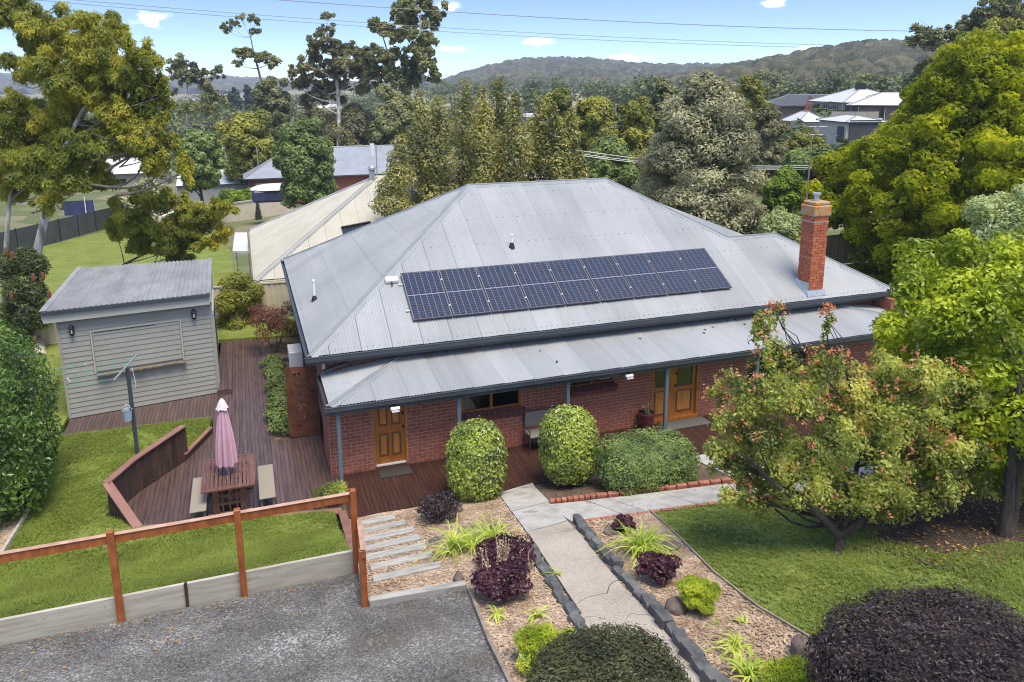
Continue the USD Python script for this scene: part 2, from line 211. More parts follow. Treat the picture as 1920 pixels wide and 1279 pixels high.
M['l_mound'] = leafmat('soft_green_leaf', [(.035,.052,.016),(.085,.118,.034),(.15,.19,.058),(.22,.255,.10)], pscale=2.5, trans=.3)
M['l_pale'] = leafmat('silvery_flower_leaf', [(.10,.13,.05),(.185,.21,.10),(.28,.295,.175),(.37,.38,.27)], pscale=1.5, trans=.3)
M['l_prunus'] = leafmat('young_green_leaf', [(.055,.07,.018),(.15,.17,.040),(.30,.30,.08),(.36,.33,.11),(.36,.24,.09)], pscale=1.6, trans=.5, rough=.4)
M['l_red'] = leafmat('coral_new_leaf', [(.23,.085,.045),(.29,.13,.068),(.32,.175,.085),(.27,.20,.085)], pscale=2.5, trans=.35)
M['l_purple'] = leafmat('burgundy_leaf', [(.014,.005,.008),(.030,.010,.015),(.050,.017,.022),(.085,.034,.034)], pscale=2.5, trans=.2, rough=.4, tint=(1.3, .8, .8))
M['l_black'] = leafmat('near_black_purple_leaf', [(.0085,.006,.0055),(.0175,.0115,.0115),(.030,.021,.020),(.050,.037,.030)], pscale=2.5, trans=.12, rough=.45, tint=(1.2, .9, .9))
M['l_hebe'] = leafmat('deep_olive_leaf', [(.014,.016,.006),(.030,.031,.011),(.052,.050,.018),(.10,.09,.038)], pscale=2.5, trans=.15, rough=.45)
M['l_conifer'] = leafmat('gold_conifer_spray', [(.09,.12,.009),(.175,.21,.016),(.27,.295,.026),(.34,.345,.05)], pscale=2, trans=.3)
M['l_strap'] = leafmat('lime_strap_leaf', [(.11,.15,.025),(.20,.24,.04),(.29,.31,.08),(.36,.34,.145)], pscale=3, trans=.35)
M['l_iris'] = leafmat('pale_sword_leaf', [(.18, .24, .14), (.30, .36, .22), (.40, .44, .30)], pscale=3, trans=.3)
M['l_dry'] = leafmat('dry_seed_stem', [(.20, .13, .09), (.34, .25, .18), (.42, .33, .24)], pscale=3, trans=.2)
M['l_banksia'] = leafmat('dark_needle_leaf', [(.016, .024, .008), (.035, .045, .014), (.065, .07, .02), (.12, .11, .03)], pscale=1.2, trans=.2)
M['cone'] = mat('banksia_cone', (.12, .042, .016), (.19, .075, .028), rough=.9, scale=12)
M['l_bronze'] = leafmat('bronze_maple_leaf', [(.045, .018, .014), (.085, .034, .024), (.13, .06, .04), (.15, .09, .04)], pscale=2, trans=.25)
M['l_hedge'] = leafmat('yellow_green_hedge_leaf', [(.045,.075,.009),(.095,.14,.016),(.165,.20,.02),(.235,.235,.03)], pscale=.8)
M['forest'] = leafmat('forest_canopy', [(.022, .030, .014), (.040, .047, .022), (.062, .066, .034), (.085, .08, .045)], pscale=.035, trans=.0, rough=.8)
M['far_leaf'] = leafmat('far_woodland_leaf', [(.030, .040, .016), (.05, .062, .022), (.075, .085, .028), (.10, .10, .036)], pscale=.12, trans=.2)
M['pine'] = leafmat('dark_pine_needle', [(.014, .024, .014), (.026, .040, .022), (.04, .055, .028)], pscale=.4, trans=.1)

# ---------------------------------------------------------------- helpers
used = {}
def numbered(parent, name):
    k = (parent, name); n = used.get(k, -1) + 1; used[k] = n
    return f'{parent}/{name}' + (f'_{n:03d}' if n else '')
class Thing:
    def __init__(s, path, loc): s.path, s.loc = path, np.array(loc, float)
def tag(prim, label=None, cat=None, group=None, kind=None):
    for k, v in (('label', label), ('category', cat), ('group', group), ('kind', kind)):
        if v: prim.SetCustomDataByKey(k, v)
def thing(name, label, cat, loc=(0, 0, 0), group=None, kind=None):
    t = Thing(numbered('/World', name), loc)
    x = UsdGeom.Xform.Define(stage, t.path); x.AddTranslateOp().Set(Gf.Vec3d(*map(float, loc)))
    tag(x.GetPrim(), label, cat, group, kind)
    return t
class MB:
    """collects shapes in world coordinates; build() makes them one mesh"""
    def __init__(s): s.v, s.f, s.n = [], [], 0
    def add(s, v, f):
        v = np.asarray(v, float); f = np.asarray(f, int)
        if f.shape[1] == 4: f = np.vstack([f[:, [0, 1, 2]], f[:, [0, 2, 3]]])
        s.v.append(v); s.f.append(f + s.n); s.n += len(v); return s
    def tri(s, m): return s.add(m.vertices, m.faces)
    def box(s, c, size, rz=0.0, bev=0.0, R=None):
        x, y, z = np.array(size) / 2.0
        if bev:
            m = trimesh.convex.convex_hull(np.array([(sx * (x - bx), sy * (y - by), sz * (z - bz)) for sx in (-1, 1) for sy in (-1, 1) for sz in (-1, 1) for bx, by, bz in ((bev, bev, 0), (bev, 0, bev), (0, bev, bev))])); v, f = np.array(m.vertices), m.faces
        else:
            v = np.array([(sx * x, sy * y, sz * z) for sx in (-1, 1) for sy in (-1, 1) for sz in (-1, 1)])
            f = [(0, 1, 3, 2), (4, 6, 7, 5), (0, 4, 5, 1), (2, 3, 7, 6), (0, 2, 6, 4), (1, 5, 7, 3)]
        if R is None:
            a, b = math.cos(rz), math.sin(rz); R = np.array([[a, -b, 0], [b, a, 0], [0, 0, 1]])
        return s.add(v @ np.asarray(R).T + np.array(c), f)
    def bar(s, p, q, w, h, upv=(0, 0, 1), bev=0.0):
        p, q = np.array(p, float), np.array(q, float); d = q - p; n = np.linalg.norm(d); d /= n
        a = np.cross(np.array(upv, float), d)
        if np.linalg.norm(a) < 1e-6: a = np.array([1.0, 0, 0])
        a /= np.linalg.norm(a); b = np.cross(d, a)
        return s.box((p + q) / 2, (n, w, h), R=np.stack([d, a, b], 1), bev=bev)
    def tube(s, pts, rad, n=8, cap=True):
        p = np.array(pts, float); rad = np.broadcast_to(rad, (len(p),)).astype(float); t = np.gradient(p, axis=0) if len(p) > 1 else None
        t /= np.linalg.norm(t, axis=1, keepdims=True) + 1e-12
        a = np.cross(t, np.where(np.abs(t[:, 2:]) < .9, [0, 0, 1.0], [1.0, 0, 0])); a /= np.linalg.norm(a, axis=1, keepdims=True) + 1e-12
        b = np.cross(t, a); g = np.arange(n) * 2 * np.pi / n
        v = p[:, None] + rad[:, None, None] * (np.cos(g)[None, :, None] * a[:, None] + np.sin(g)[None, :, None] * b[:, None])
        i, j = np.meshgrid(np.arange(len(p) - 1), np.arange(n), indexing='ij')
        f = np.stack([i * n + j, i * n + (j + 1) % n, (i + 1) * n + (j + 1) % n, (i + 1) * n + j], -1).reshape(-1, 4)
        f = np.vstack([f[:, [0, 1, 2]], f[:, [0, 2, 3]]]); v = v.reshape(-1, 3)
        if cap:
            v = np.vstack([v, p[:1], p[-1:]]); k = len(p) * n; e = (len(p) - 1) * n; jj = np.arange(n)
            f = np.vstack([f, np.stack([np.full(n, k), (jj + 1) % n, jj], 1), np.stack([np.full(n, k + 1), e + jj, e + (jj + 1) % n], 1)])
        return s.add(v, f)
    def lathe(s, c, prof, n=16):
        a = np.arange(n) * 2 * np.pi / n; pr = np.array(prof, float)
        v = np.stack([pr[:, None, 0] * np.cos(a), pr[:, None, 0] * np.sin(a), np.broadcast_to(pr[:, None, 1], (len(pr), n))], -1).reshape(-1, 3) + np.array(c)
        i, j = np.meshgrid(np.arange(len(pr) - 1), np.arange(n), indexing='ij')
        return s.add(v, np.stack([i * n + j, i * n + (j + 1) % n, (i + 1) * n + (j + 1) % n, (i + 1) * n + j], -1).reshape(-1, 4))
    def quad(s, a, b, c, d): return s.add([a, b, c, d], [(0, 1, 2, 3)])
    def prism(s, poly, z0, z1):
        for g in getattr(poly, 'geoms', [poly]):
            if g.is_empty or g.geom_type != 'Polygon' or g.area < 1e-5: continue
            m = trimesh.creation.extrude_polygon(g, z1 - z0, engine='earcut'); m.apply_translation([0, 0, z0]); s.tri(m)
        return s
    def arrays(s): return np.vstack(s.v), np.vstack(s.f)
    def build(s, parent, name, material, label=None, smooth=False, kind=None, cat=None, group=None, path=None):
        """parent: a Thing, or (Thing, path of a part) for a sub-part, or None for a thing that is one mesh"""
        v, f = s.arrays()
        if parent is None: pp, loc = '/World', np.zeros(3)
        elif isinstance(parent, tuple): pp, loc = parent[1], parent[0].loc
        else: pp, loc = parent.path, parent.loc
        pa = path or numbered(pp, name)
        if smooth is False: me = usdkit.mesh(stage, pa, (v - loc, f), material)
        else: me = usdkit.mesh(stage, pa, (v - loc, f), material, smooth=smooth)
        tag(me.GetPrim(), label, cat, group, kind)
        return pa
def copy_thing(src, name, label, loc, rotz=0.0, group=None, cat=None):
    p = numbered('/World', name); x = UsdGeom.Xform.Define(stage, p)
    x.AddTranslateOp().Set(Gf.Vec3d(*map(float, loc)))
    if rotz: x.AddRotateZOp().Set(math.degrees(rotz))
    x.GetPrim().GetReferences().AddInternalReference(src.path); x.GetPrim().SetInstanceable(True)
    tag(x.GetPrim(), label, cat, group)
def scatter(parent, name, mats_protos, pos, rot, scl, idx, label=None, cat=None, kind='stuff'):
    """a PointInstancer: many alike bits"""
    pp, loc = ('/World', np.zeros(3)) if parent is None else (parent.path, parent.loc)
    pa = numbered(pp, name); pi = UsdGeom.PointInstancer.Define(stage, pa)
    ps = []
    for k, (mb, m) in enumerate(mats_protos):
        v, f = mb.arrays(); usdkit.mesh(stage, f'{pa}/kind_{k:03d}', (v, f), m); ps.append(f'{pa}/kind_{k:03d}')
    pi.CreatePrototypesRel().SetTargets(ps)
    pi.CreateProtoIndicesAttr(Vt.IntArray.FromNumpy(np.asarray(idx, np.int32)))
    pi.CreatePositionsAttr(Vt.Vec3fArray.FromNumpy((np.asarray(pos) - loc).astype(np.float32)))
    pi.CreateScalesAttr(Vt.Vec3fArray.FromNumpy(np.asarray(scl, np.float32)))
    h = np.asarray(rot, float) / 2
    pi.CreateOrientationsAttr(Vt.QuathArray([Gf.Quath(float(math.cos(a)), 0.0, 0.0, float(math.sin(a))) for a in h]))
    tag(pi.GetPrim(), label, cat, None, kind)

# ---- ground heights
def sstep(a, b, t):
    t = np.clip((np.asarray(t, float) - a) / (b - a), 0, 1); return t * t * (3 - 2 * t)
def terr(x, y):
    y = np.asarray(y, float)
    return .27 * np.clip(-2.0 - y, 0, 3.2) + .22 * np.clip(-5.2 - y, 0, None)
def lawnz(x, y):
    y = np.asarray(y, float); return .06 + 1.10 * sstep(-1.7, -5.5, y) ** 1.0 - 1.25 * sstep(13.0, 15.5, y) - .05 * np.clip(y - 15, 0, 45)
def gz(x, y):
    y = np.asarray(y, float); return -1.2 * sstep(12.9, 15.0, y) - .05 * np.clip(y - 15, 0, 45)
def patch(name, poly, zf, material, label, edge=.5, parent=None, kind='structure', bumpy=.012, skirt=.12):
    """a sheet of ground cut to the polygon, following the height function, with a small skirt at its rim"""
    from scipy.spatial import Delaunay
    from shapely import contains_xy, prepare
    mb = MB(); seg = poly.segmentize(edge); rings = [np.array(q_.coords)[:-1, :2] for q_ in (seg.exterior, *seg.interiors)]
    x0, y0, x1, y1 = poly.bounds; gx_, gy_ = np.meshgrid(np.arange(x0, x1, edge), np.arange(y0, y1, edge)); gp = np.column_stack([gx_.ravel(), gy_.ravel()]); gp = gp + .15 * edge * np.random.default_rng(3).normal(size=gp.shape)
    inner_ = poly.buffer(-.3 * edge); gp = gp[contains_xy(inner_, gp[:, 0], gp[:, 1])]
    p2 = np.vstack([*rings, gp]); f = Delaunay(p2).simplices; ce = p2[f].mean(1); ins = contains_xy(poly.buffer(.003), ce[:, 0], ce[:, 1]); f = f[ins]; v = np.column_stack([p2, np.zeros(len(p2))])
    flip = np.cross(v[f[:, 1]] - v[f[:, 0]], v[f[:, 2]] - v[f[:, 0]])[:, 2] < 0
    f[flip] = f[flip][:, ::-1]
    v[:, 2] = zf(v[:, 0], v[:, 1]) + bumpy * (meshkit.fbm(np.column_stack([v[:, :2] * 1.3, np.zeros(len(v))]), 3, 5) - .5) * 2
    mb.add(v, f)
    for ring in [seg.exterior, *seg.interiors]:
        c = np.array(ring.coords)[:, :2]; z = zf(c[:, 0], c[:, 1]); n = len(c)
        vv = np.vstack([np.column_stack([c, z]), np.column_stack([c, z - skirt])])
        mb.add(vv, [(i, i + 1, n + i + 1, n + i) for i in range(n - 1)])
    return mb.build(parent, name, material, label=label, kind=kind, smooth=40)

# ---- leaves
def leaf_arrays(P, N, S, asp=.5, fold=.18, rng=None, tipdrop=0.0, axis=None, tri=False):
    """diamond leaves at points P, facing N, of length S; tips turned at random or along axis"""
    n = len(P); N = N / (np.linalg.norm(N, axis=1, keepdims=True) + 1e-9)
    a = rng.normal(size=(n, 3)) if axis is None else axis + .35 * rng.normal(size=(n, 3))
    a -= N * (a * N).sum(1, keepdims=True); a /= np.linalg.norm(a, axis=1, keepdims=True) + 1e-9
    b = np.cross(N, a); s = S[:, None]
    base = P - a * s * .5; tip = P + a * s * .5 - N * s * tipdrop; mid = P + N * s * fold * 0
    le = mid + b * s * asp * .5 + N * s * fold * .5; ri = mid - b * s * asp * .5 + N * s * fold * .5
    if tri: return np.stack([base, tip + b * s * asp * .62, tip - b * s * asp * .62], 1).reshape(-1, 3), np.arange(n * 3).reshape(-1, 3)
    v = np.stack([base, ri, tip, le], 1).reshape(-1, 3); k = np.arange(n)[:, None] * 4
    return v, np.vstack([k + [0, 1, 2], k + [0, 2, 3]])
def foliage(clumps, n, size, seed, asp=.5, shell=.62, jitter=.42, upw=.6, droop=0.0, zmin=None, flatten=1.0, inner=.12, svar=.35, tri=None):
    """leaves through a set of clumps (x, y, z, radius, vertical radius), most of them near each clump's outside"""
    r = np.random.default_rng(seed); C = np.array(clumps, float)
    w = C[:, 3] ** 1.2 * C[:, 4] ** .8; k = r.choice(len(C), n, p=w / w.sum())
    d = r.normal(size=(n, 3)); d[:, 2] += .15; d /= np.linalg.norm(d, axis=1, keepdims=True)
    rad = shell + (1 - shell) * r.random(n) ** .7; q = r.random(n) < inner; rad[q] *= r.random(q.sum())
    rad *= .82 + .36 * meshkit.noise(d * 2.3 + C[k, :3] * .7, seed % 97)
    P = C[k, :3] + d * rad[:, None] * np.column_stack([C[k, 3], C[k, 3], C[k, 4]])
    if zmin is not None: P[:, 2] = np.maximum(P[:, 2], zmin + .05 * r.random(n))
    N = d * np.array([1, 1, 1 / flatten]) + [0, 0, upw] + jitter * r.normal(size=(n, 3))
    ax = None
    if droop: ax = np.column_stack([r.normal(size=(n, 2)) * .6, -droop * np.ones(n)]); N = N * [1, 1, .6]
    return leaf_arrays(P, N, size * (1 - svar + 2 * svar * r.random(n)), asp, rng=r, axis=ax, tri=(size > .19 or droop > 0) if tri is None else tri)
def lobes(c, rx, rz, k, ratio, seed, low=-.55, inset=.72, ry=None, vr=.9, rag=.23):
    """clump centres spread over an ellipsoid"""
    r = np.random.default_rng(seed); out = []
    i = np.arange(k) + .5; ph = np.arccos(1 - (1 - low) * i / k) ; th = np.pi * (1 + 5 ** .5) * i + r.random() * 6
    for p, t in zip(ph, th):
        d = np.array([math.cos(t) * math.sin(p), math.sin(t) * math.sin(p), math.cos(p)]) + r.normal(size=3) * .08
        s = ratio * r.uniform(.7, 1.3); f = inset * r.uniform(1 - rag * 1.2, 1 + rag * .7)
        out.append((c[0] + d[0] * rx * f, c[1] + d[1] * (ry or rx) * f, c[2] + d[2] * rz * f, rx * s, min(rx, rz) * s * vr))
    out.append((c[0], c[1], c[2], rx * .62, rz * .62))
    return out
def limbs(mb, base, top, tips, r0, seed, n=7, wob=.06):
    """a tapered, slightly bent trunk and limbs to the tips"""
    r = np.random.default_rng(seed); base, top = np.array(base, float), np.array(top, float); h = np.linalg.norm(top - base)
    t = np.linspace(0, 1, 8)[:, None]; p = base + (top - base) * t + np.sin(t * 7 + r.random() * 6) * np.array([1, .7, 0]) * wob * h * .3 * t
    rad = r0 * (1 - .72 * t[:, 0]); rad[0] *= 1.45; rad[1] *= 1.1
    mb.tube(p, rad, n)
    for tp in tips:
        tp = np.array(tp[:3], float); k = int(np.clip(3 + 3.5 * np.clip((tp[2] - base[2]) / (h + 1e-6) - .35, 0, 1) + r.integers(0, 2), 2, 6))
        a = p[k]; s = np.linspace(0, 1, 6)[:, None]; bend = r.normal(size=3) * .07 * np.linalg.norm(tp - a)
        q = a + (tp - a) * s + np.sin(s * np.pi) * (bend + [0, 0, -.05 * np.linalg.norm(tp - a)])
        mb.tube(q, rad[k] * .55 * (1 - .8 * s[:, 0]) + .006, max(5, n - 2))
    return p, rad
def tree(name, label, base, crown, leaf, bark='bark', cat='tree', group=None, r0=None, lobe=(26, .34), n=9000, size=.22, seed=1, trunktop=.5, ntips=7, extra=None, full=True, **kw):
    """crown: (x, y, z, rx, rz) ellipsoid; the trunk stands under it"""
    bx, by, bz = base; t = thing(name, label, cat, (bx, by, bz), group)
    if extra is None and full: crown = (crown[0], crown[1], crown[2] - .28 * crown[4], crown[3], crown[4] * 1.28)
    cl = lobes(crown[:3], crown[3], crown[4], lobe[0], lobe[1], seed, low=-.85) if extra is None else extra
    mb = MB(); top = np.array(crown[:3]) + [0, 0, crown[4] * (trunktop - .5) * 2]
    sel = sorted(cl, key=lambda c: (c[0] * 12.9898 + c[1] * 78.233 + c[2] * 37.7) % 1)[:ntips]
    limbs(mb, (bx, by, bz - .1), top, sel, r0 or crown[3] * .06 + .05, seed)
    mb.build(t, 'trunk', M[bark], smooth=60)
    v, f = foliage(cl, n, size, seed, **kw); MB().add(v, f).build(t, 'crown', M[leaf])
    return t
def clump_tree(name, label, base, trunk, clumps, leaf, bark, r0, n, size, seed, cat='tree', group=None, spread=.95, kmin=2, limbmax=99.0, limbbark=None, nsub=16, subr=(.18, .42), **kw):
    """an open tree: a given trunk line and leaf clumps borne on limbs from it"""
    r = np.random.default_rng(seed); t = thing(name, label, cat, base, group); mb = MB()
    p = np.vstack([np.array(base) - [0, 0, .1], np.array(trunk)]); s = np.linspace(0, 1, 14)
    dd = np.r_[0, np.cumsum(np.linalg.norm(np.diff(p, axis=0), axis=1))]; dd /= dd[-1]
    q = np.column_stack([np.interp(s, dd, p[:, k]) for k in range(3)]); q[1:-1] = (q[:-2] + 2 * q[1:-1] + q[2:]) / 4
    rad = r0 * (1 - .8 * s); rad[0] *= 1.35
    mb.tube(q, rad, 9); mb.build(t, 'trunk', M[bark], smooth=60); mb = MB()
    for c in clumps:
        cp = np.array(c[:3]); low = q[:, 2] < cp[2] - .25 * np.linalg.norm(q[:, :2] - cp[:2], axis=1)
        k = int(np.argmin(np.linalg.norm(q - cp, axis=1) + np.where(low, 0, 50.0))) if low.any() else 2
        k = max(k, kmin); a = q[k]
        if np.linalg.norm(cp - a) > limbmax: a = a + (cp - a) * (1 - limbmax / np.linalg.norm(cp - a)) if r.random() < .75 else a
        u = np.linspace(0, 1, 7)[:, None]; ln = np.linalg.norm(cp - a); bd = r.normal(size=3) * .10 * ln
        mb.tube(a + (cp - a) * u + np.sin(u * np.pi) * (bd + [0, 0, -.08 * ln]), np.maximum(rad[k] * .5 * (1 - .8 * u[:, 0]), .012), 6)
        for w in range(3):
            e = cp + r.normal(size=3) * np.array([c[3], c[3], c[4]]) * .55; b0 = a + (cp - a) * r.uniform(.55, .85)
            mb.tube([b0, (b0 + e) / 2 + r.normal(size=3) * .05 * ln, e], [rad[k] * .18 + .008, rad[k] * .1 + .006, .005], 5)
    mb.build(t, 'limbs', M[limbbark or bark], smooth=60)
    sub = []
    for c in clumps:   # break each clump into smaller tufts
        for w in range(nsub):
            d = r.normal(size=3); d *= r.uniform(.2, 1.12) / np.linalg.norm(d); q_ = r.uniform(*subr); sub.append((c[0] + d[0] * c[3] * spread, c[1] + d[1] * c[3] * spread, c[2] + d[2] * c[4] * spread, c[3] * q_, c[4] * q_ * 1.05))
    v, f = foliage(sub, n, size, seed + 5, **kw); MB().add(v, f).build(t, 'crown', M[leaf])
    return t
def clipped(name, label, cat, base, c, r, leaf, n, size, seed, power=2.6, stem=0.0, group=None, bark='bark', asp=.5, up=.1, stems=3, rough=.05):
    """a clipped bush: leaves over a rounded block, twigs inside"""
    g = np.random.default_rng(seed); t = thing(name, label, cat, base, group); mb = MB(); c, r = np.array(c, float), np.array(r, float)
    for k in range(stems):
        e = c + g.normal(size=3) * r * .3; b = np.array(base) + np.r_[g.normal(size=2) * .04, -.05]
        mb.tube([b, (b + e) / 2 + g.normal(size=3) * .03, e], [.045, .03, .015], 6)
    mb.build(t, 'stem', M[bark], smooth=60)
    m = trimesh.creation.icosphere(4); d = np.array(m.vertices); sp = d * (1 / (np.abs(d) ** power).sum(1) ** (1 / power))[:, None]
    v = c + sp * r * (.78 + .06 * (meshkit.noise(d * 4, seed) - .5))[:, None]; MB().add(v, m.faces).build(t, 'inner_foliage', M[leaf + '_in'] if leaf + '_in' in M else M[leaf])
    d = g.normal(size=(n, 3)); d /= np.linalg.norm(d, axis=1, keepdims=True); sp = d * (1 / (np.abs(d) ** power).sum(1) ** (1 / power))[:, None]
    nr = np.sign(sp) * np.abs(sp) ** (power - 1) / r; nr /= np.linalg.norm(nr, axis=1, keepdims=True)
    k = .80 + .24 * g.random(n) ** .8 + .10 * (g.random(n) < .06) * g.random(n) + rough * (meshkit.noise(d * 5, seed + 1) - .5) * 2
    P = c + sp * r * k[:, None]; q = P[:, 2] > base[2] + .02
    v, f = leaf_arrays(P[q], nr[q] + [0, 0, up + .35] + .42 * g.normal(size=(q.sum(), 3)), size * (.5 + 1.1 * g.random(q.sum()) ** 1.5), asp, rng=g)
    MB().add(v, f).build(t, 'foliage', M[leaf])
    return t
def strap_plant(name, label, cat, base, n, ln, w, leaf, seed, spread=1.0, group=None, lean=(0, 0), parent=None, part='leaf_clump'):
    """arching strap leaves from one crown"""
    g = np.random.default_rng(seed); t = parent or thing(name, label, cat, base, group); mb = MB(); b = np.array(base, float)
    for k in range(n):
        a = g.random() * 6.283; l = ln * g.uniform(.55, 1.15); o = np.r_[np.cos(a), np.sin(a)] * spread * g.uniform(.35, 1.25) + np.array(lean); s = np.linspace(0, 1, 6)
        st = b + np.r_[g.normal(size=2) * .035 * spread * ln * 2, 0]; x = st[:2] + np.outer(s ** 1.25 * l * .62, o); z = st[2] + l * (s * .95 - (.32 + .60 * np.linalg.norm(o)) * s ** 2.0 * .9)
        z = np.maximum(z, st[2] + .01)
        p = np.column_stack([x, z]); sd = np.r_[-o[1], o[0], 0.0] + g.normal(size=3) * .2; sd /= np.linalg.norm(sd); wd = w * np.array([.7, 1, 1, .85, .55, .05])[:, None] / 2
        v = np.vstack([p + sd * wd, p - sd * wd]); mb.add(v, [(i, i + 1, 7 + i, 6 + i) for i in range(5)])
    mb.build(t, part, M[leaf])
    return t
def loose_bush(name, label, cat, base, cl, leaf, n, size, seed, group=None, stems=6, bark='bark', asp=.5, **kw):
    g = np.random.default_rng(seed); t = thing(name, label, cat, base, group); mb = MB()
    for k in range(stems):
        c = cl[k % len(cl)]; e = np.array(c[:3]) + g.normal(size=3) * c[3] * .3; b = np.array(base) + np.r_[g.normal(size=2) * .05, -.04]
        mb.tube([b, (b + e) / 2 + g.normal(size=3) * .04, e], [.018, .012, .005], 5)
    mb.build(t, 'stem', M[bark])
    v, f = foliage(cl, n, size, seed, asp=asp, **kw); MB().add(v, f).build(t, 'foliage', M[leaf])
    return t

# ---- corrugated steel
def corrugated(mb, O, U, W, nrm, u0, u1, lo, hi, pitch=.076, amp=.009, seg=6, lift=.013, th=0.0):
    """one sheet: ribs run along W; lo(u) and hi(u) give where it starts and ends up the slope"""
    k = max(2, int(round((u1 - u0) / pitch * seg))); u = np.linspace(u0, u1, k + 1)
    z = amp * np.cos(2 * np.pi * u / pitch) + lift * (u - u0) / (u1 - u0)
    a = np.array([lo(x) for x in u]); b = np.array([hi(x) for x in u]); b = np.maximum(b, a)
    p = O + np.outer(u, U) + np.outer(z, nrm); v = np.vstack([p + np.outer(a, W), p + np.outer(b, W)]); n = len(u)
    return mb.add(v, [(i, i + 1, n + i + 1, n + i) for i in range(n - 1)])
def sheets(T, parent, O, U, W, lo, hi, ua, ub, material, width=.762, name='roof_sheet', amp=.009, first=0.0, **kw):
    U, W, O = (np.array(x, float) for x in (U, W, O)); nrm = np.cross(U, W); nrm /= np.linalg.norm(nrm)
    if nrm[2] < 0: nrm = -nrm
    u = ua - first
    while u < ub - .02:
        a, b = max(u, ua), min(u + width, ub)
        if b - a > .02 and max(hi(a + .001) - lo(a + .001), hi(b - .001) - lo(b - .001), hi((a + b) / 2) - lo((a + b) / 2)) > .02:
            corrugated(MBx := MB(), O, U, W, nrm, a, b - .011, lo, hi, amp=amp, **kw); MBx.build((T, parent) if parent else T, name, material, smooth=70)
        u += width

# ================================================================ the brick house
xl, yf, zh, tp, DD, xr, d2, X2 = -.236, 1.104, 2.583, .571, 11.085, 10.155, 5.219, 17.493
cp = 1 / math.hypot(1, tp); sp = tp * cp; xR = xr + DD / 2; RZ = zh + tp * DD / 2; RY = yf + DD / 2
house = thing('brick_house', 'red brick house with large grey corrugated hip roof and front verandah', 'house', (8, 5, 0))

def intervals(a, b, holes, z):
    iv = [(a, b)]
    for (h0, h1, z0, z1) in holes:
        if z0 - .043 < z < z1 + .02:
            iv = [q for (p, r) in iv for q in ((p, min(r, h0)), (max(p, h1), r)) if q[1] - q[0] > .03]
    return iv
def brickwork(O, U, N, length, z0, z1, holes, seed, course=.086, bl=.24, gap=.013, proud=.006):
    """list of single brick meshes over a wall face from O along U, facing N"""
    g = np.random.default_rng(seed); O, U, N = (np.array(x, float) for x in (O, U, N)); out = []; row = 0; z = z0
    R = np.stack([U, N, [0, 0, 1.0]], 1)
    while z + course <= z1 + .01:
        for a, b in intervals(0, length, holes, z + course / 2):
            x = a - ((row % 2) * bl / 2 + (a % bl))
            while x < b:
                p, q = max(x, a), min(x + bl, b)
                if q - p > .05:
                    mb = MB(); pr = proud + g.uniform(-.002, .003)
                    mb.box(O + U * (p + q) / 2 + N * (pr / 2 - .02) + np.array([0, 0, z + course / 2]), (q - p - gap, pr + .04, course - gap), R=R); out.append((O + U * (p + q) / 2 + np.array([0, 0, z]), mb))
                x += bl
        z += course; row += 1
    return out
def lay_bricks(T, wall, bricks, m, nparts):
    bricks.sort(key=lambda b: np.linalg.norm(b[0] - CAM)); rest = MB()
    for i, (c, mb) in enumerate(bricks):
        if i < nparts: mb.build((T, wall), 'brick', m)
        else: rest.add(*mb.arrays())
    if rest.n: rest.build((T, wall), 'further_bricks', m, kind='stuff')
FW = 17.15
holes = [(1.01, 1.79, -.3, 2.05), (3.14, 4.70, 1.05, 1.9), (6.0, 7.26, 1.33, 1.9), (8.37, 9.83, -.3, 2.05), (11.3, 13.4, .75, 1.9)]
wp = sbox(0, -.35, FW, 1.93)
for a, b, c, d in holes: wp = wp.difference(sbox(a, c, b, d))
mb = MB()
for gq in getattr(wp, 'geoms', [wp]):
    m = trimesh.creation.extrude_polygon(gq, .2, engine='earcut'); v = np.array(m.vertices); mb.add(np.column_stack([v[:, 0], v[:, 2] + .0, v[:, 1]]), np.array(m.faces)[:, ::-1])
wall = mb.build(house, 'wall', M['mortar'])
hb = [(a, b, c - (.17 if c > .5 else 0), d) for a, b, c, d in holes]
lay_bricks(house, wall, brickwork((0, 0, 0), (1, 0, 0), (0, -1, 0), FW, -.005, 1.88, hb, 1), M['brick'], 210)
mb = MB().box((.1, .9, .8), (.2, 1.35, 2.3)).box((.28, 6.65, 1.0), (.2, DD - .9, 2.75))
w2 = mb.build(house, 'side_wall', M['mortar'])
lay_bricks(house, w2, brickwork((0, 1.56, 0), (0, -1, 0), (-1, 0, 0), 1.56, -.005, 1.9, [], 2) + brickwork((.18, 1.5 + DD - .85, 0), (0, -1, 0), (-1, 0, 0), DD - .85, -.005, 2.45, [(2.0, 3.6, .9, 2.0)], 3), M['brick'], 0)
w3 = MB().box((9, 1.66, 1.2), (17.3, .2, 2.5)).build(house, 'rear_verandah_wall', M['mortar'])
lay_bricks(house, w3, brickwork((.18, 1.555, 0), (1, 0, 0), (0, -1, 0), 17.0, 1.9, 2.46, [(2.6, 14.6, 0, 3)], 4), M['brick'], 0)
w4 = MB().box((17.15, 3.0, 1.0), (.2, 4.4, 2.8)).box((15.35, 9, 1.0), (.2, 6.0, 2.8)).box((8, yf + DD - .5, 1.0), (15, .2, 2.8)).build(house, 'far_wall', M['brick'])
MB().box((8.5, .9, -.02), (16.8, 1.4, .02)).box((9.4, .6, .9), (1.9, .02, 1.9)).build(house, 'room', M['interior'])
# sills of bricks on edge
for a, b, z in ((3.12, 4.74, 1.05), (5.98, 7.28, 1.33), (11.28, 13.42, .75)):
    x = a
    while x < b - .03:
        ang = .55; R = np.array([[1, 0, 0], [0, math.cos(ang), -math.sin(ang)], [0, math.sin(ang), math.cos(ang)]])
        MB().box((x + .037, .01, z - .085), (.072, .20, .165), R=R).build((house, wall), 'sill_brick', M['sill']); x += .083
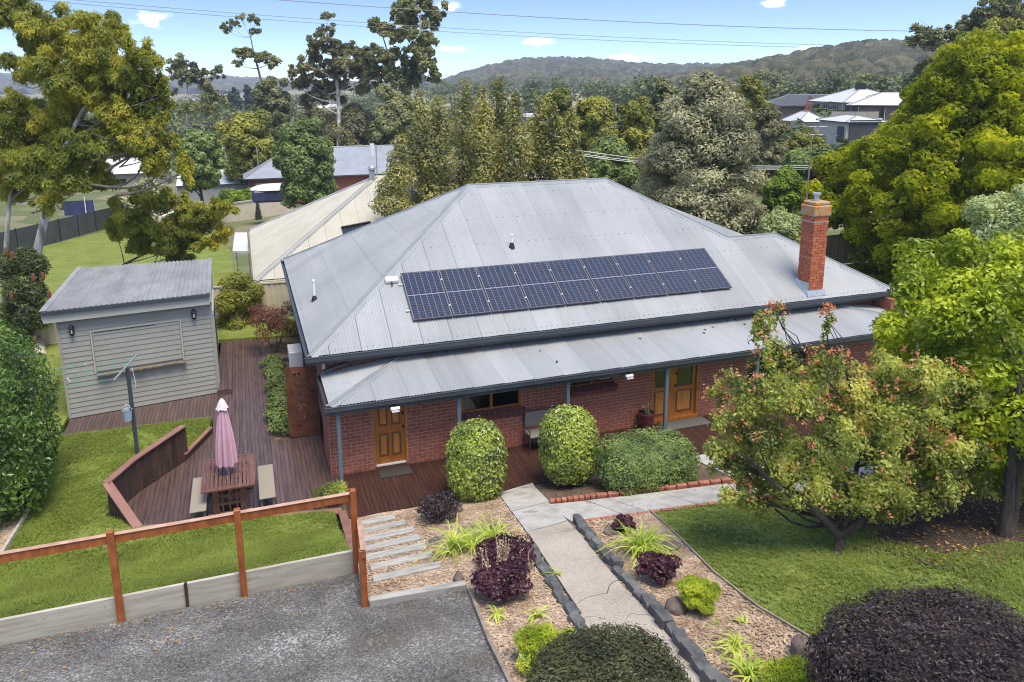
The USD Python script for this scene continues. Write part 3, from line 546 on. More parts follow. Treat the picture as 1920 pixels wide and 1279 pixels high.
# windows
for (a, b, z0, mull) in ((3.14, 4.70, 1.05, 1), (6.0, 7.26, 1.33, 1), (11.3, 13.4, .75, 1)):
    mb = MB(); mb.box(((a + b) / 2, .09, z0 + .03), (b - a, .07, .06)); mb.box(((a + b) / 2, .09, 1.9), (b - a, .07, .06))
    for x in (a + .03, (a + b) / 2, b - .03): mb.box((x, .088, (z0 + 1.9) / 2), (.055, .075, 1.84 - z0 - .06))
    w = mb.build(house, 'window', M['timber_door'])
    for x0, x1 in ((a + .06, (a + b) / 2 - .03), ((a + b) / 2 + .03, b - .06)):
        MB().box(((x0 + x1) / 2, .10, (z0 + 1.9) / 2), (x1 - x0, .008, 1.9 - z0 - .1)).build((house, w), 'pane', M['glass'])
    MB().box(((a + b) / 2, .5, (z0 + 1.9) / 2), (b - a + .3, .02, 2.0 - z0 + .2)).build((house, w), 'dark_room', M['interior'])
def panelled_door(x0, x1, z0, z1, y, panels, knobx, glasspanes=()):
    mb = MB(); mb.box(((x0 + x1) / 2, y + .025, (z0 + z1) / 2), (x1 - x0, .03, z1 - z0))
    xs = sorted({x0, x1} | {p[k] for p in panels for k in (0, 1)}); zs = sorted({z0, z1} | {p[k] for p in panels for k in (2, 3)})
    for i in range(len(xs) - 1):
        for j in range(len(zs) - 1):
            cx, cz = (xs[i] + xs[i + 1]) / 2, (zs[j] + zs[j + 1]) / 2
            if not any(p[0] < cx < p[1] and p[2] < cz < p[3] for p in panels): mb.box((cx, y, cz), (xs[i + 1] - xs[i], .03, zs[j + 1] - zs[j]))
    d = mb.build(house, 'door', M['timber_door'])
    for p in panels:
        f = MB(); cx, cz, w, h = (p[0] + p[1]) / 2, (p[2] + p[3]) / 2, p[1] - p[0], p[3] - p[2]
        for sx in (-1, 1): f.box((cx + sx * (w / 2 - .015), y - .006, cz), (.03, .035, h))
        for sz in (-1, 1): f.box((cx, y - .007, cz + sz * (h / 2 - .015)), (w - .06, .033, .03))
        f.build((house, d), 'moulding', M['timber_door_dark'])
        g_ = p in glasspanes
        MB().box((cx, y + (.004 if not g_ else .0), cz), (w - .07, .012, h - .07), bev=0 if g_ else .004).build((house, d), 'pane' if g_ else 'panel', M['glass' if g_ else 'timber_panel'])
        if g_: MB().box((cx, y + .0076, cz), (w - .07, .003, h - .07)).build((house, d), 'curtain', M['interior'])  # dark sheet behind the glass, painted in place of the unlit room
    k = MB()
    for z in (.98, 1.32): k.tube([(knobx, y - .015, z), (knobx, y - .055, z), (knobx, y - .075, z)], [.028, .016, .027], 10)
    k.build((house, d), 'handle', M['metal_dark'], smooth=40)
    return d
panelled_door(1.05, 1.75, .09, 1.90, .06, [(1.14, 1.36, .28, .85), (1.44, 1.66, .28, .85), (1.14, 1.36, 1.05, 1.80), (1.44, 1.66, 1.05, 1.80)], 1.71)
MB().box((1.03, .05, .98), (.04, .10, 1.94)).box((1.77, .05, .98), (.04, .10, 1.94)).box((1.4, .051, 1.925), (.70, .098, .05)).build(house, 'door_frame', M['timber_door'])
MB().box((1.4, .02, .075), (.70, .06, .03)).build(house, 'door_threshold', M['white'])
MB().box((1.4, .03, .028), (.78, .10, .056)).build(house, 'door_step', M['timber_door_dark'])
# entry: side light and half-glazed door
panelled_door(8.43, 8.86, .09, 1.90, .08, [(8.48, 8.81, .18, .88), (8.48, 8.81, .98, 1.84)], 8.80, [(8.48, 8.81, .98, 1.84)])
panelled_door(9.06, 9.74, .09, 1.90, .10, [(9.16, 9.64, .20, .82), (9.16, 9.64, .93, 1.84)], 9.11, [(9.16, 9.64, .93, 1.84)])
mb = MB()
for x, w in ((8.40, .06), (8.96, .19), (9.785, .08)): mb.box((x, .08, .98), (w, .12, 1.94))
mb.box((9.1, .083, 1.93), (1.46, .12, .05)).box((9.1, .05, .045), (1.46, .14, .09)).build(house, 'entry_frame', M['timber_door'])

# ---- roofs
def hfront(u): return max(0, min(u - xl, DD / 2, max(DD / 2 - (u - xr), d2 / 2), X2 - u)) / cp
zero = lambda u: 0.0
roof = MB().add([(xl + .1, yf + .1, zh - .02), (X2 - .1, yf + .1, zh - .02), (X2 - .1, yf + d2 - .1, zh - .02), (xR, yf + DD - .1, zh - .02), (xl + .1, yf + DD - .1, zh - .02), (xl + DD / 2, RY, RZ - .12), (xr, RY, RZ - .12)],
                [(0, 1, 6), (0, 6, 5), (0, 5, 4), (4, 5, 6), (4, 6, 3), (1, 3, 6), (1, 2, 3)]).build(house, 'roof', M['cap'])
sheets(house, roof, (0, yf, zh), (1, 0, 0), (0, cp, sp), zero, hfront, xl, X2, M['roof'], first=.3)
sheets(house, roof, (xl, 0, zh), (0, 1, 0), (cp, 0, sp), zero, lambda u: max(0, min(u - yf, yf + DD - u)) / cp, yf, yf + DD, M['roof'])
sheets(house, roof, (0, yf + DD, zh), (1, 0, 0), (0, -cp, sp), zero, lambda u: max(0, min(u - xl, DD / 2, xR - u)) / cp, xl, xR, M['roof'], seg=2, width=3.0)
sheets(house, roof, (xR, 0, zh), (0, 1, 0), (-cp, 0, sp), zero, lambda u: max(0, min(u - yf, yf + DD - u)) / cp - .05, yf + .2, yf + DD, M['roof'], seg=2, width=3.0)
sheets(house, roof, (0, yf + d2, zh), (1, 0, 0), (0, -cp, sp), zero, lambda u: max(0, min(d2 / 2, X2 - u)) / cp, 13.0, X2, M['roof'], seg=2, width=3.0)
sheets(house, roof, (X2, 0, zh), (0, 1, 0), (-cp, 0, sp), zero, lambda u: max(0, min(u - yf, yf + d2 - u)) / cp, yf, yf + d2, M['roof'], seg=2, width=3.0)
def ridge_cap(p, q, n1, n2, w=.16, name='ridge_cap', T=house, par=None):
    """folded capping along p-q lying on two planes whose down-slope directions are n1 and n2, rolled along the top"""
    p, q, n1, n2 = (np.array(x, float) for x in (p, q, n1, n2)); mb = MB(); upv = np.array([0, 0, .022])
    for n in (n1, n2):
        n = n / np.linalg.norm(n); mb.quad(p + upv, q + upv, q + n * w + upv * .55, p + n * w + upv * .55); mb.quad(p + n * w + upv * .55, q + n * w + upv * .55, q + n * w - upv * .4, p + n * w - upv * .4)
    mb.tube([p + upv, q + upv], .026, 8); return mb.build((T, par or roof), name, M['cap'], smooth=40)
fd, ld, rd, bd = np.array([0, -cp, -sp]), np.array([-cp, 0, -sp]), np.array([cp, 0, -sp]), np.array([0, cp, -sp])
def perp(dn, ax): ax = ax / np.linalg.norm(ax); x = dn - ax * (dn @ ax); return x / np.linalg.norm(x)
A, Bp = np.array([xl, yf, zh]), np.array([xl + DD / 2, RY, RZ]); Cc, Dp = np.array([xr, RY, RZ]), np.array([xr + (DD - d2) / 2, yf + d2 / 2, zh + tp * d2 / 2]); Ee, Fp = np.array([X2 - d2 / 2, yf + d2 / 2, zh + tp * d2 / 2]), np.array([X2, yf, zh])
G2, H2 = np.array([xl, yf + DD, zh]), np.array([xR, yf + DD, zh])
for p, q, a, b in ((A, Bp, fd, ld), (Bp, Cc, fd, bd), (Cc, Dp, fd, rd), (Dp, Ee, fd, bd), (Ee, Fp, fd, rd), (G2, Bp, ld, bd), (H2, Cc, rd, bd)): ridge_cap(p, q, perp(a, q - p), perp(b, q - p), name='ridge_cap')
# rows of roofing screws
mb = MB(); nf = np.array([0, -sp, cp])
for v in (.12, 1.25, 2.4, 3.55, 4.7, 5.9):
    u = xl + .3
    while u < X2 - .3:
        if hfront(u) > v + .15: mb.box(np.array([u, yf, zh]) + v * np.array([0, cp, sp]) + nf * .012, (.026, .026, .012))
        u += .152 if v < .2 else .228
mb.build((house, roof), 'roof_screws', M['cap'], kind='stuff')
mb = MB(); nl = np.array([-sp, 0, cp])
for v in (.12, 1.3, 2.5, 3.7, 4.9):
    y = yf + .3
    while y < yf + DD - .3:
        if min(y - yf, yf + DD - y) / cp > v + .15: mb.box(np.array([xl, y, zh]) + v * np.array([cp, 0, sp]) + nl * .012, (.026, .026, .012))
        y += .19
mb.build((house, roof), 'roof_screws', M['cap'], kind='stuff')
def gutter(p, q, out, name='gutter', h=.115, w=.12, T=house):
    """an open channel: back, floor, front with a rolled lip"""
    p, q, out = (np.array(x, float) for x in (p, q, out)); mb = MB(); zz = np.array([0, 0, 1.0])
    mb.bar(p + out * (w + .006) - zz * (h / 2 - .01), q + out * (w + .006) - zz * (h / 2 - .01), .012, h); mb.bar(p + out * w / 2 - zz * (h - .004), q + out * w / 2 - zz * (h - .004), w, .01)
    mb.bar(p - zz * h / 2 - out * .006, q - zz * h / 2 - out * .006, .012, h); mb.tube([p + out * (w + .010) + zz * .012, q + out * (w + .010) + zz * .012], .014, 6)
    mb.bar(p - out * .03 - zz * (h + .045), q - out * .03 - zz * (h + .045), .03, .13)
    for e in (p, q): mb.box(e + out * w / 2 - zz * h / 2, (.012 if abs(out[1]) > .5 else w, w if abs(out[1]) > .5 else .012, h))
    return mb.build(T, name, M['gutter'], smooth=40)
gutter((xl - .12, yf + .03, zh - .012), (X2 + .12, yf + .03, zh - .012), (0, -1, 0)); gutter((xl + .03, yf + .06, zh - .012), (xl + .03, yf + DD, zh - .012), (-1, 0, 0)); gutter((X2 - .03, yf + .06, zh - .012), (X2 - .03, yf + d2, zh - .012), (1, 0, 0))
MB().box((8.6, yf + .32, zh - .16), (17.3, .56, .02)).box((xl + .25, 6.6, zh - .157), (.5, 10.6, .02)).box((17.25, 3.7, zh - .16), (.5, 5, .02)).build(house, 'eave_lining', M['post'])
# verandah roof
vy0, vz0, vy1, vz1, vx0, vx1 = -.593, 1.975, 1.50, 2.235, -.008, 17.47
vt = (vz1 - vz0) / (vy1 - vy0); vc = 1 / math.hypot(1, vt); vs = vt * vc; vd = vy1 - vy0
vr = MB().add([(vx0, vy0, vz0 - .03), (vx1, vy0, vz0 - .03), (vx1 - vd, vy1, vz1 - .03), (vx0 + vd, vy1, vz1 - .03), (vx0, vy1, vz0 - .03), (vx1, vy1, vz0 - .03)], [(0, 1, 2), (0, 2, 3), (0, 3, 4), (1, 5, 2)]).build(house, 'verandah_roof', M['post'])
sheets(house, vr, (0, vy0, vz0), (1, 0, 0), (0, vc, vs), zero, lambda u: max(0, min(u - vx0, vd, vx1 - u)) / vc, vx0, vx1, M['verandah_roof'], name='verandah_sheet', first=.5)
sheets(house, vr, (vx0, 0, vz0), (0, 1, 0), (vc, 0, vs), zero, lambda u: max(0, u - vy0) / vc, vy0, vy1, M['verandah_roof'], name='verandah_sheet')
sheets(house, vr, (vx1, 0, vz0), (0, 1, 0), (-vc, 0, vs), zero, lambda u: max(0, u - vy0) / vc, vy0, vy1, M['verandah_roof'], name='verandah_sheet')
vA, vB = np.array([vx0, vy0, vz0]), np.array([vx0 + vd, vy1, vz1]); vC, vD = np.array([vx1 - vd, vy1, vz1]), np.array([vx1, vy0, vz0])
vfd, vld, vrd = np.array([0, -vc, -vs]), np.array([-vc, 0, -vs]), np.array([vc, 0, -vs])
ridge_cap(vA, vB, perp(vfd, vB - vA), perp(vld, vB - vA), w=.13, name='hip_cap', par=vr); ridge_cap(vC, vD, perp(vfd, vD - vC), perp(vrd, vD - vC), w=.13, name='hip_cap', par=vr)
gutter((vx0 - .1, vy0 + .03, vz0 - .01), (vx1 + .1, vy0 + .03, vz0 - .01), (0, -1, 0), name='verandah_gutter', h=.10, w=.10); gutter((vx0 + .03, vy0 + .05, vz0 - .01), (vx0 + .03, 1.45, vz0 - .01), (-1, 0, 0), name='verandah_gutter', h=.10, w=.10)
MB().box((8.7, -.49, 1.80), (17.2, .07, .14)).build(house, 'verandah_beam', M['post'])
MB().box((8.6, -.26, 1.925), (17.0, .40, .012)).build(house, 'verandah_lining', M['post'])
for i in range(7):
    x = .173 + 2.773 * i; mb = MB().box((x, -.493, .86), (.088, .088, 1.74), bev=.008).box((x, -.493, .02), (.11, .11, .04)); mb.build(house, 'verandah_post', M['post'])
mb = MB().box((.66, 1.50, 2.33), (.09, .07, .22)).bar((.66, 1.44, 2.20), (.05, 1.30, 2.10), .09, .07); mb.build(house, 'downpipe', M['gutter'])
MB().bar((.10, 1.62, -.2), (.10, 1.62, 2.4), .09, .07, upv=(1, 0, 0)).build(house, 'downpipe', M['white'])
# vents on the roof
for (x, y, z, h, r) in ((.25, 5.11, 2.86, .55, .035), (5.84, 3.98, 4.23, .34, .032)):
    b = MB().tube([(x, y, z - .05), (x, y, z + .05), (x, y, z + .14)], [.10, .075, .045], 12).build((house, roof), 'vent_boot', M['black'], smooth=40)
    MB().tube([(x, y, z + .08), (x, y, z + h)], r, 12).tube([(x, y, z + h), (x, y, z + h + .05)], r + .012, 12).build((house, roof), 'vent_pipe', M['white'], smooth=40)
# chimney
cx0, cx1, cy0, cy1, cz0, cz1 = 14.30, 14.82, 1.28, 1.80, 2.5, 5.06
ch = MB().box(((cx0 + cx1) / 2, (cy0 + cy1) / 2, (cz0 + cz1) / 2), (cx1 - cx0 - .02, cy1 - cy0 - .02, cz1 - cz0)).build(house, 'chimney', M['mortar'])
wd = cx1 - cx0
lay_bricks(house, ch, [b for b in brickwork((cx0, cy0, 0), (1, 0, 0), (0, -1, 0), wd, cz0 + .15, cz1, [], 7, proud=.012) + brickwork((cx0, cy1, 0), (0, -1, 0), (-1, 0, 0), wd, cz0 + .15, cz1, [], 8, proud=.012)], M['brick_c'], 120)
lay_bricks(house, ch, brickwork((cx1, cy0, 0), (0, 1, 0), (1, 0, 0), wd, cz0, cz1, [], 9) + brickwork((cx1, cy1, 0), (-1, 0, 0), (0, 1, 0), wd, cz0, cz1, [], 10), M['brick_c'], 0)
cc = ((cx0 + cx1) / 2, (cy0 + cy1) / 2)
MB().box((*cc, cz1 + .16), (wd + .11, wd + .11, .32), bev=.03).box((*cc, cz1 + .375), (wd + .03, wd + .03, .11), bev=.03).build((house, ch), 'cap', M['lichen'])
MB().box((*cc, cz1 - .17), (wd + .03, wd + .03, .02)).build((house, ch), 'strap', M['steel'])
MB().tube([(cc[0] - .02, cc[1], cz1 + .4), (cc[0] - .02, cc[1], cz1 + .62)], .075, 14).tube([(cc[0] - .02, cc[1], cz1 + .60), (cc[0] - .02, cc[1], cz1 + .61), (cc[0] - .02, cc[1], cz1 + .67)], [.08, .12, .12], 14).build((house, ch), 'flue', M['steel'], smooth=40)
zr = lambda y: zh + tp * (y - yf)
MB().add([(cx0 - .07, cy0 - .09, zr(cy0 - .09) + .02), (cx1 + .07, cy0 - .09, zr(cy0 - .09) + .02), (cx1 + .07, cy0 - .02, zr(cy0) + .14), (cx0 - .07, cy0 - .02, zr(cy0) + .14)], [(0, 1, 2, 3)]).add([(cx0 - .02, cy0 - .02, zr(cy0) + .14), (cx0 - .02, cy1, zr(cy1) + .14), (cx0 - .10, cy1 + .02, zr(cy1) + .025), (cx0 - .09, cy0 - .08, zr(cy0 - .08) + .025)], [(0, 1, 2, 3)]).box((cx0 - .018, (cy0 + cy1) / 2, zr((cy0 + cy1) / 2) + .02), (.012, cy1 - cy0 + .02, .42)).box((cc[0], cy0 - .018, zr(cy0) + .06), (wd + .03, .012, .18)).build((house, ch), 'flashing', M['steel'])
# aerial on its mast beside the chimney
mt = np.array((14.478, 1.86, 7.662)); mbase = np.array([mt[0] - .02, 1.86, zr(1.86) - .0])
ant = thing('tv_antenna', 'tall thin mast with television aerial beside the chimney', 'antenna', tuple(mbase))
hm = mt[2] - mbase[2]
MB().tube([mbase, mbase + [0, 0, hm * .55]], .022, 8).build(ant, 'lower_mast', M['gum_bark'], smooth=40)
MB().tube([mbase + [0, 0, hm * .55], mbase + [0, 0, hm + .08]], .019, 8).build(ant, 'upper_mast', M['grey_bark'], smooth=40)
bm = MB().tube([mbase + [-.12, .0, hm - .02], mbase + [.42, -.12, hm - .02]], .012, 6).tube([mbase + [-.05, 0, hm - .26], mbase + [.30, -.08, hm - .26]], .012, 6).build(ant, 'boom', M['steel'])
for k, (dz, ln, dx_) in enumerate(((.06, .13, .02), (-.02, .17, .0), (-.10, .14, .04), (-.18, .12, .10), (-.26, .17, .0), (-.34, .13, .06), (.0, .10, .30))):
    p = mbase + np.array([dx_, 0, hm + dz]); MB().tube([p + [-ln, .10, 0], p + [ln, -.10, 0]], .009, 5).build((ant, bm), 'element', M['wire'])
for z in (.35, .75): MB().bar(mbase + [-.1, -.05, z], mbase + [.22, -.08, z], .03, .02).build(ant, 'bracket', M['metal_dark'])
# solar panels
PWd, PHt = 1.038, 1.755; off = np.array([0, -sp, cp]) * .10; Uv, Wv, Nv = np.array([1.0, 0, 0]), np.array([0, cp, sp]), np.array([0, -sp, cp])
def panel_parts(t, O):
    R = np.stack([Uv, Wv, Nv], 1); at = lambda u, w, n=0: O + Uv * u + Wv * w + Nv * n
    MB().box(at(PWd / 2, PHt / 2, -.006), (PWd - .02, PHt - .02, .012), R=R).build(t, 'backsheet', M['panel_back'])
    mb = MB()
    for (u, w, a, b) in ((.008, PHt / 2, .016, PHt), (PWd - .008, PHt / 2, .016, PHt), (PWd / 2, .008, PWd - .032, .016), (PWd / 2, PHt - .008, PWd - .032, .016)): mb.box(at(u, w, -.014), (a, b, .042), R=R)
    mb.build(t, 'frame', M['panel_frame'])
    cw, chh = (PWd - .05) / 6, (PHt - .075) / 20
    for i in range(6):
        for j in range(20):
            w = .025 + chh * (j + .5) + (.025 if j >= 10 else 0)
            MB().box(at(.025 + cw * (i + .5), w, .002), (cw - .010, chh - .008, .004), R=R).build(t, 'cell', M['cell'])
    for w in (PHt * .22, PHt * .78): MB().box(at(PWd + .01, w, .008), (.045, .05, .02), R=R).build(t, 'clamp', M['steel'])
P0 = np.array([xl + 2.626, yf, zh]) + Wv * .748 + off
ords = ['first', 'second', 'third', 'fourth', 'middle', 'fourth', 'third', 'second', 'first']
for i in range(9):
    lab = ('middle solar panel of the row of nine on the roof' if i == 4 else f'{ords[i]} solar panel from the {"left end beside the white box" if i < 4 else "chimney end"} of the roof row')
    O = P0 + Uv * i * (PWd + .02)
    if i == 0: sp0 = thing('solar_panel', lab, 'solar panel', tuple(O), 'solar panels in a row on the roof'); panel_parts(sp0, O)
    else: copy_thing(sp0, 'solar_panel', lab, tuple(O), 0, 'solar panels in a row on the roof', 'solar panel')
rails = thing('mounting_rails', 'aluminium rails under the row of solar panels', 'rail', tuple(P0))
for w in (PHt * .22, PHt * .78): MB().bar(P0 + Wv * w - Nv * .06 - Uv * .12, P0 + Wv * w - Nv * .06 + Uv * 9.55, .04, .04, upv=tuple(Nv)).build(rails, 'rail', M['steel'])
iso = thing('isolator_box', 'small white box on the roof left of the solar panels', 'box', (2.1, 3.06, 3.72))
R = np.stack([Uv, Wv, Nv], 1); MB().box((2.12, 3.08, 3.79), (.34, .18, .10), R=R, bev=.01).build(iso, 'shield', M['white_plastic']); MB().tube([(2.10, 2.98, 3.74), (2.10, 2.90, 3.68)], .02, 6).build(iso, 'conduit', M['black'])
# flood lights under the gutter
for x, lab in ((1.42, 'silver flood light under the gutter above the panelled side door'), (7.31, 'silver flood light under the gutter left of the entry')):
    t = thing('flood_light', lab, 'lamp', (x, -.62, 1.8), 'flood lights on the verandah'); Rx = np.array([[1, 0, 0], [0, .8, .6], [0, -.6, .8]])
    MB().box((x, -.66, 1.75), (.22, .10, .085), bev=.015, R=Rx).build(t, 'housing', M['steel']); MB().box((x, -.72, 1.715), (.17, .012, .05), R=Rx).build(t, 'lens', M['concrete']); MB().bar((x, -.55, 1.82), (x, -.65, 1.78), .03, .02).build(t, 'bracket', M['metal_dark'])
# verandah furniture
def doormat(x0, x1, y0, y1, lab):
    t = thing('doormat', lab, 'doormat', ((x0 + x1) / 2, (y0 + y1) / 2, 0)); MB().box(((x0 + x1) / 2, (y0 + y1) / 2, .010), (x1 - x0 - .04, y1 - y0 - .04, .016)).build(t, 'weave', M['mat_coir'])
    mb = MB()
    for y in (y0 + .01, y1 - .01): mb.box(((x0 + x1) / 2, y, .008), (x1 - x0, .02, .014))
    for x in (x0 + .01, x1 - .01): mb.box((x, (y0 + y1) / 2, .008), (.02, y1 - y0 - .04, .014))
    mb.build(t, 'border', M['black'])
    return t
doormat(1.05, 1.82, -.50, -.06, 'dark rectangular doormat before the panelled side door'); t = doormat(8.45, 9.95, -.55, -.04, 'wide slatted doormat at the glazed entry door')
mb = MB()
for k in range(10): mb.box((9.25 + .0, -.50 + k * .047, .021), (1.3, .014, .008))
mb.build(t, 'slats', M['bench_mesh'])
bx, by = 5.35, -.27
bn = thing('garden_bench', 'grey two seat sling bench against the brick wall behind a clipped bush', 'bench', (bx, by, 0))
for s in (-1, 1):
    for dx0 in (.32,): MB().add(*MB().box((bx + s * .31, by - .02, .42), (.58, .42, .02), bev=.006).arrays()).build(bn, 'seat', M['bench_mesh'])
    Rb = np.array([[1, 0, 0], [0, .97, -.24], [0, .24, .97]]); MB().box((bx + s * .31, by + .20, .70), (.58, .02, .46), R=Rb, bev=.006).build(bn, 'backrest', M['bench_mesh'])
for s in (-1, 1):
    x = bx + s * .63; mb = MB(); mb.tube([(x, by - .24, 0), (x, by - .24, .60)], .016, 8).tube([(x, by + .20, 0), (x, by + .18, .45), (x, by + .27, .94)], .016, 8).tube([(x, by - .25, .60), (x, by + .20, .62)], .018, 8); mb.build(bn, 'leg_frame', M['bench_frame'], smooth=40)
MB().tube([(bx - .63, by - .24, .41), (bx + .63, by - .24, .41)], .014, 6).tube([(bx - .63, by + .27, .93), (bx + .63, by + .27, .93)], .014, 6).build(bn, 'cross_rail', M['bench_frame'])
pot = thing('plant_pot', 'tall glazed dark red pot beside the entry door', 'pot', (8.10, -.22, 0))
MB().lathe((8.10, -.22, .004), [(0, 0), (.14, 0), (.17, .05), (.215, .34), (.22, .40), (.235, .42), (.235, .46), (.19, .46), (.185, .40), (0, .40)], 24).build(pot, 'body', M['red_pot'], smooth=50); MB().lathe((8.10, -.22, .39), [(0, .02), (.185, .02), (.185, .015)], 20).build(pot, 'soil', M['soil'])
strap_plant('potted_plant', 'dull grey green spiky plant in the red pot', 'plant', (8.10, -.22, .42), 26, .55, .03, 'l_grey', 3, spread=.55)

g = np.random.default_rng(31); mb = MB()
for k in range(16):
    u, w = (g.uniform(10.2, 12.6), g.uniform(1.2, 2.0)) if k < 9 else (g.uniform(2, 16), g.uniform(.3, 2.0)); p = np.array([u, vy0 + w * vc, vz0 + w * vs + .022]); mb.box(p, (g.uniform(.05, .12), g.uniform(.03, .06), .012), rz=g.random() * 3)
mb.build(None, 'roof_debris', M['bark'], label='few dark leaves and twigs lying on the verandah roof', cat='leaves', kind='stuff')

# ================================================================ deck
deck = thing('deck', 'oiled red brown timber deck around the house and along the verandah', 'deck', (0, 0, 0))
dpoly = Polygon([(0, -1.56), (-3.95, -.85), (-4.52, -.05), (-4.12, .75), (-3.22, 2.0), (-2.68, 3.38), (-2.68, 4.34), (-6.36, 4.44), (-6.36, 5.60), (-2.60, 6.2), (-2.60, 11.15), (-1.17, 10.95), (-1.20, 2.42), (-.0, 2.3), (0, -.0), (16.95, 0), (16.95, -1.92), (.05, -1.92)])
mb = MB().prism(dpoly.buffer(-.06), -.12, -.05); mb.build(deck, 'underframe', M['black'])
x = -6.36; k = 0
while x < 16.95:
    strip = dpoly.intersection(sbox(x, -3, x + .088, 12))
    for gq in getattr(strip, 'geoms', [strip]):
        if gq.is_empty or gq.area < .01: continue
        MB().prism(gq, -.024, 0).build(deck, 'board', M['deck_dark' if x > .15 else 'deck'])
    x += .0945
def capline(pts, w, th, name, m, T=deck, zoff=0):
    for a, b in zip(pts[:-1], pts[1:]): MB().bar(np.array(a) + [0, 0, zoff], np.array(b) + [0, 0, zoff], w, th, bev=.006).build(T, name, M[m])
capline([(.03, -1.62, .025), (-3.98, -.92, .025)], .20, .045, 'edge_board', 'deck_edge')
capline([(-3.25, 1.98, .17), (-2.70, 3.36, .17)], .10, .05, 'edge_board', 'deck_edge'); MB().bar((-3.25, 1.98, .05), (-2.70, 3.36, .05), .045, .20).build(deck, 'edge_board', M['deck_wall'])
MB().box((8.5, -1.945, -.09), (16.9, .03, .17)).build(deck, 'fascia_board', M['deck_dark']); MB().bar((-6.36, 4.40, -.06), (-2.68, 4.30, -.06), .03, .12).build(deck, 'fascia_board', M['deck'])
# the low timber wall round the sunken corner
dw = thing('timber_wall', 'low dark timber wall with sloping red brown capping around the deck corner', 'wall', (-4, 1, 0))
A_, M_, T_ = np.array([-4.60, -.06, .74]), np.array([-4.16, .76, .80]), np.array([-3.24, 2.06, .86])
for a, b in ((A_, M_), (M_, T_)):
    n = int(np.linalg.norm(b - a) / .15); ax = (b - a) / np.linalg.norm(b - a)
    for k in range(n):
        p = a + (b - a) * (k + .5) / n; s = np.linalg.norm((b - a)[:2]) / n; MB().box((p[0], p[1], (p[2] - .06) / 2 - .02), (s - .006, .035, p[2] + .0), rz=math.atan2(ax[1], ax[0])).build(dw, 'board', M['deck_wall'])
    MB().bar(a - ax * .02, b + ax * .02, .15, .04, bev=.006).build(dw, 'capping', M['deck_edge'])
B_ = np.array([-3.98, -.90, .045])
MB().bar(A_, B_, .19, .04, bev=.006).build(dw, 'capping', M['deck_edge'])
ax = (B_ - A_) / np.linalg.norm(B_ - A_)
for k in range(7):
    p = A_ + (B_ - A_) * (k + .5) / 7; MB().box((p[0], p[1], p[2] / 2 - .06), (.145, .035, p[2] + .04), rz=math.atan2(ax[1], ax[0])).build(dw, 'board', M['deck_wall'])
MB().box((T_[0], T_[1], .42), (.09, .09, .84), rz=.95).build(dw, 'post', M['deck_wall'])
# ramped capping beside the steps
rc = thing('sloping_capping', 'pinkish sloping capping board beside the steps down to the deck', 'board', (-.1, -3, .4))
MB().bar((.02, -1.75, .09), (-.10, -4.95, 1.08), .16, .05, bev=.006).build(rc, 'capping_board', M['deck_edge'])
MB().add([(.0, -1.8, -.10), (-.12, -4.95, -.10), (-.12, -4.95, 1.05), (.0, -1.8, .06), (.04, -1.8, -.10), (-.08, -4.95, -.10), (-.08, -4.95, 1.05), (.04, -1.8, .06)], [(0, 1, 2, 3), (7, 6, 5, 4), (0, 3, 7, 4), (3, 2, 6, 7), (1, 5, 6, 2)]).build(rc, 'retaining_board', M['deck_wall'])
# step box by the shed door
sb = thing('timber_step', 'low decking step along the right side of the garden shed', 'step', (-2.4, 7.4, 0))
for k in range(4): MB().box((-2.545 + k * .094, 7.42, .155), (.088, 2.9, .024)).build(sb, 'board', M['deck'])
MB().box((-2.40, 5.985, .07), (.37, .03, .14)).build(sb, 'riser', M['deck']); MB().box((-2.215, 7.42, .07), (.02, 2.88, .14)).build(sb, 'riser', M['deck'])

# ================================================================ garden shed
FL, FR, BR, BL = np.array([-6.39, 5.64]), np.array([-2.56, 6.25]), np.array([-2.66, 10.8]), np.array([-6.55, 10.8])
shed = thing('garden_shed', 'grey weatherboard garden shed with corrugated skillion roof', 'shed', (-4.5, 8, 0))
fx = (FR - FL) / np.linalg.norm(FR - FL); fl = np.linalg.norm(FR - FL); fo = np.array([fx[1], -fx[0]]); fang = math.atan2(fx[1], fx[0])
S = lambda s, z, o=0.0: np.array([*(FL + fx * s + fo * o), z])
MB().prism(Polygon([FL, FR, BR, BL]).buffer(-.02), 0.0, 2.9).build(shed, 'body', M['shed'])
nb = 20; hb_ = 2.86 / nb
Rt = lambda t: np.array([[math.cos(fang), -math.sin(fang), 0], [math.sin(fang), math.cos(fang), 0], [0, 0, 1.0]]) @ np.array([[1, 0, 0], [0, math.cos(t), -math.sin(t)], [0, math.sin(t), math.cos(t)]])
for k in range(nb):
    z = .02 + hb_ * (k + .5)
    segs = [(0.05, fl - .05)]
    if 1.16 < z < 2.36: segs = [(.05, .74), (3.04, fl - .05)]
    for a, b in segs: MB().box(S((a + b) / 2, z, .012), (b - a, .018, hb_ + .012), R=Rt(-.10)).build(shed, 'weatherboard', M['shed'])
for s in (.025, fl - .025): MB().box(S(s, 1.44, .012), (.055, .06, 2.86), rz=fang).build(shed, 'corner_trim', M['shed'])
hatch = MB().box(S(1.89, 1.77, .008), (2.24, .02, 1.15), rz=fang).build(shed, 'hatch', M['shed'])
for k in range(8): MB().box(S(1.89, 1.24 + .146 * (k + .5), .022), (2.16, .016, .155), R=Rt(-.09)).build((shed, hatch), 'hatch_board', M['shed'])
for s in (.77, 3.01): MB().box(S(s, 1.77, .03), (.04, .04, 1.18), rz=fang).build((shed, hatch), 'hatch_frame', M['shed_trim'])
MB().box(S(1.89, 2.375, .028), (2.28, .04, .03), rz=fang).build((shed, hatch), 'hatch_frame', M['shed_trim'])
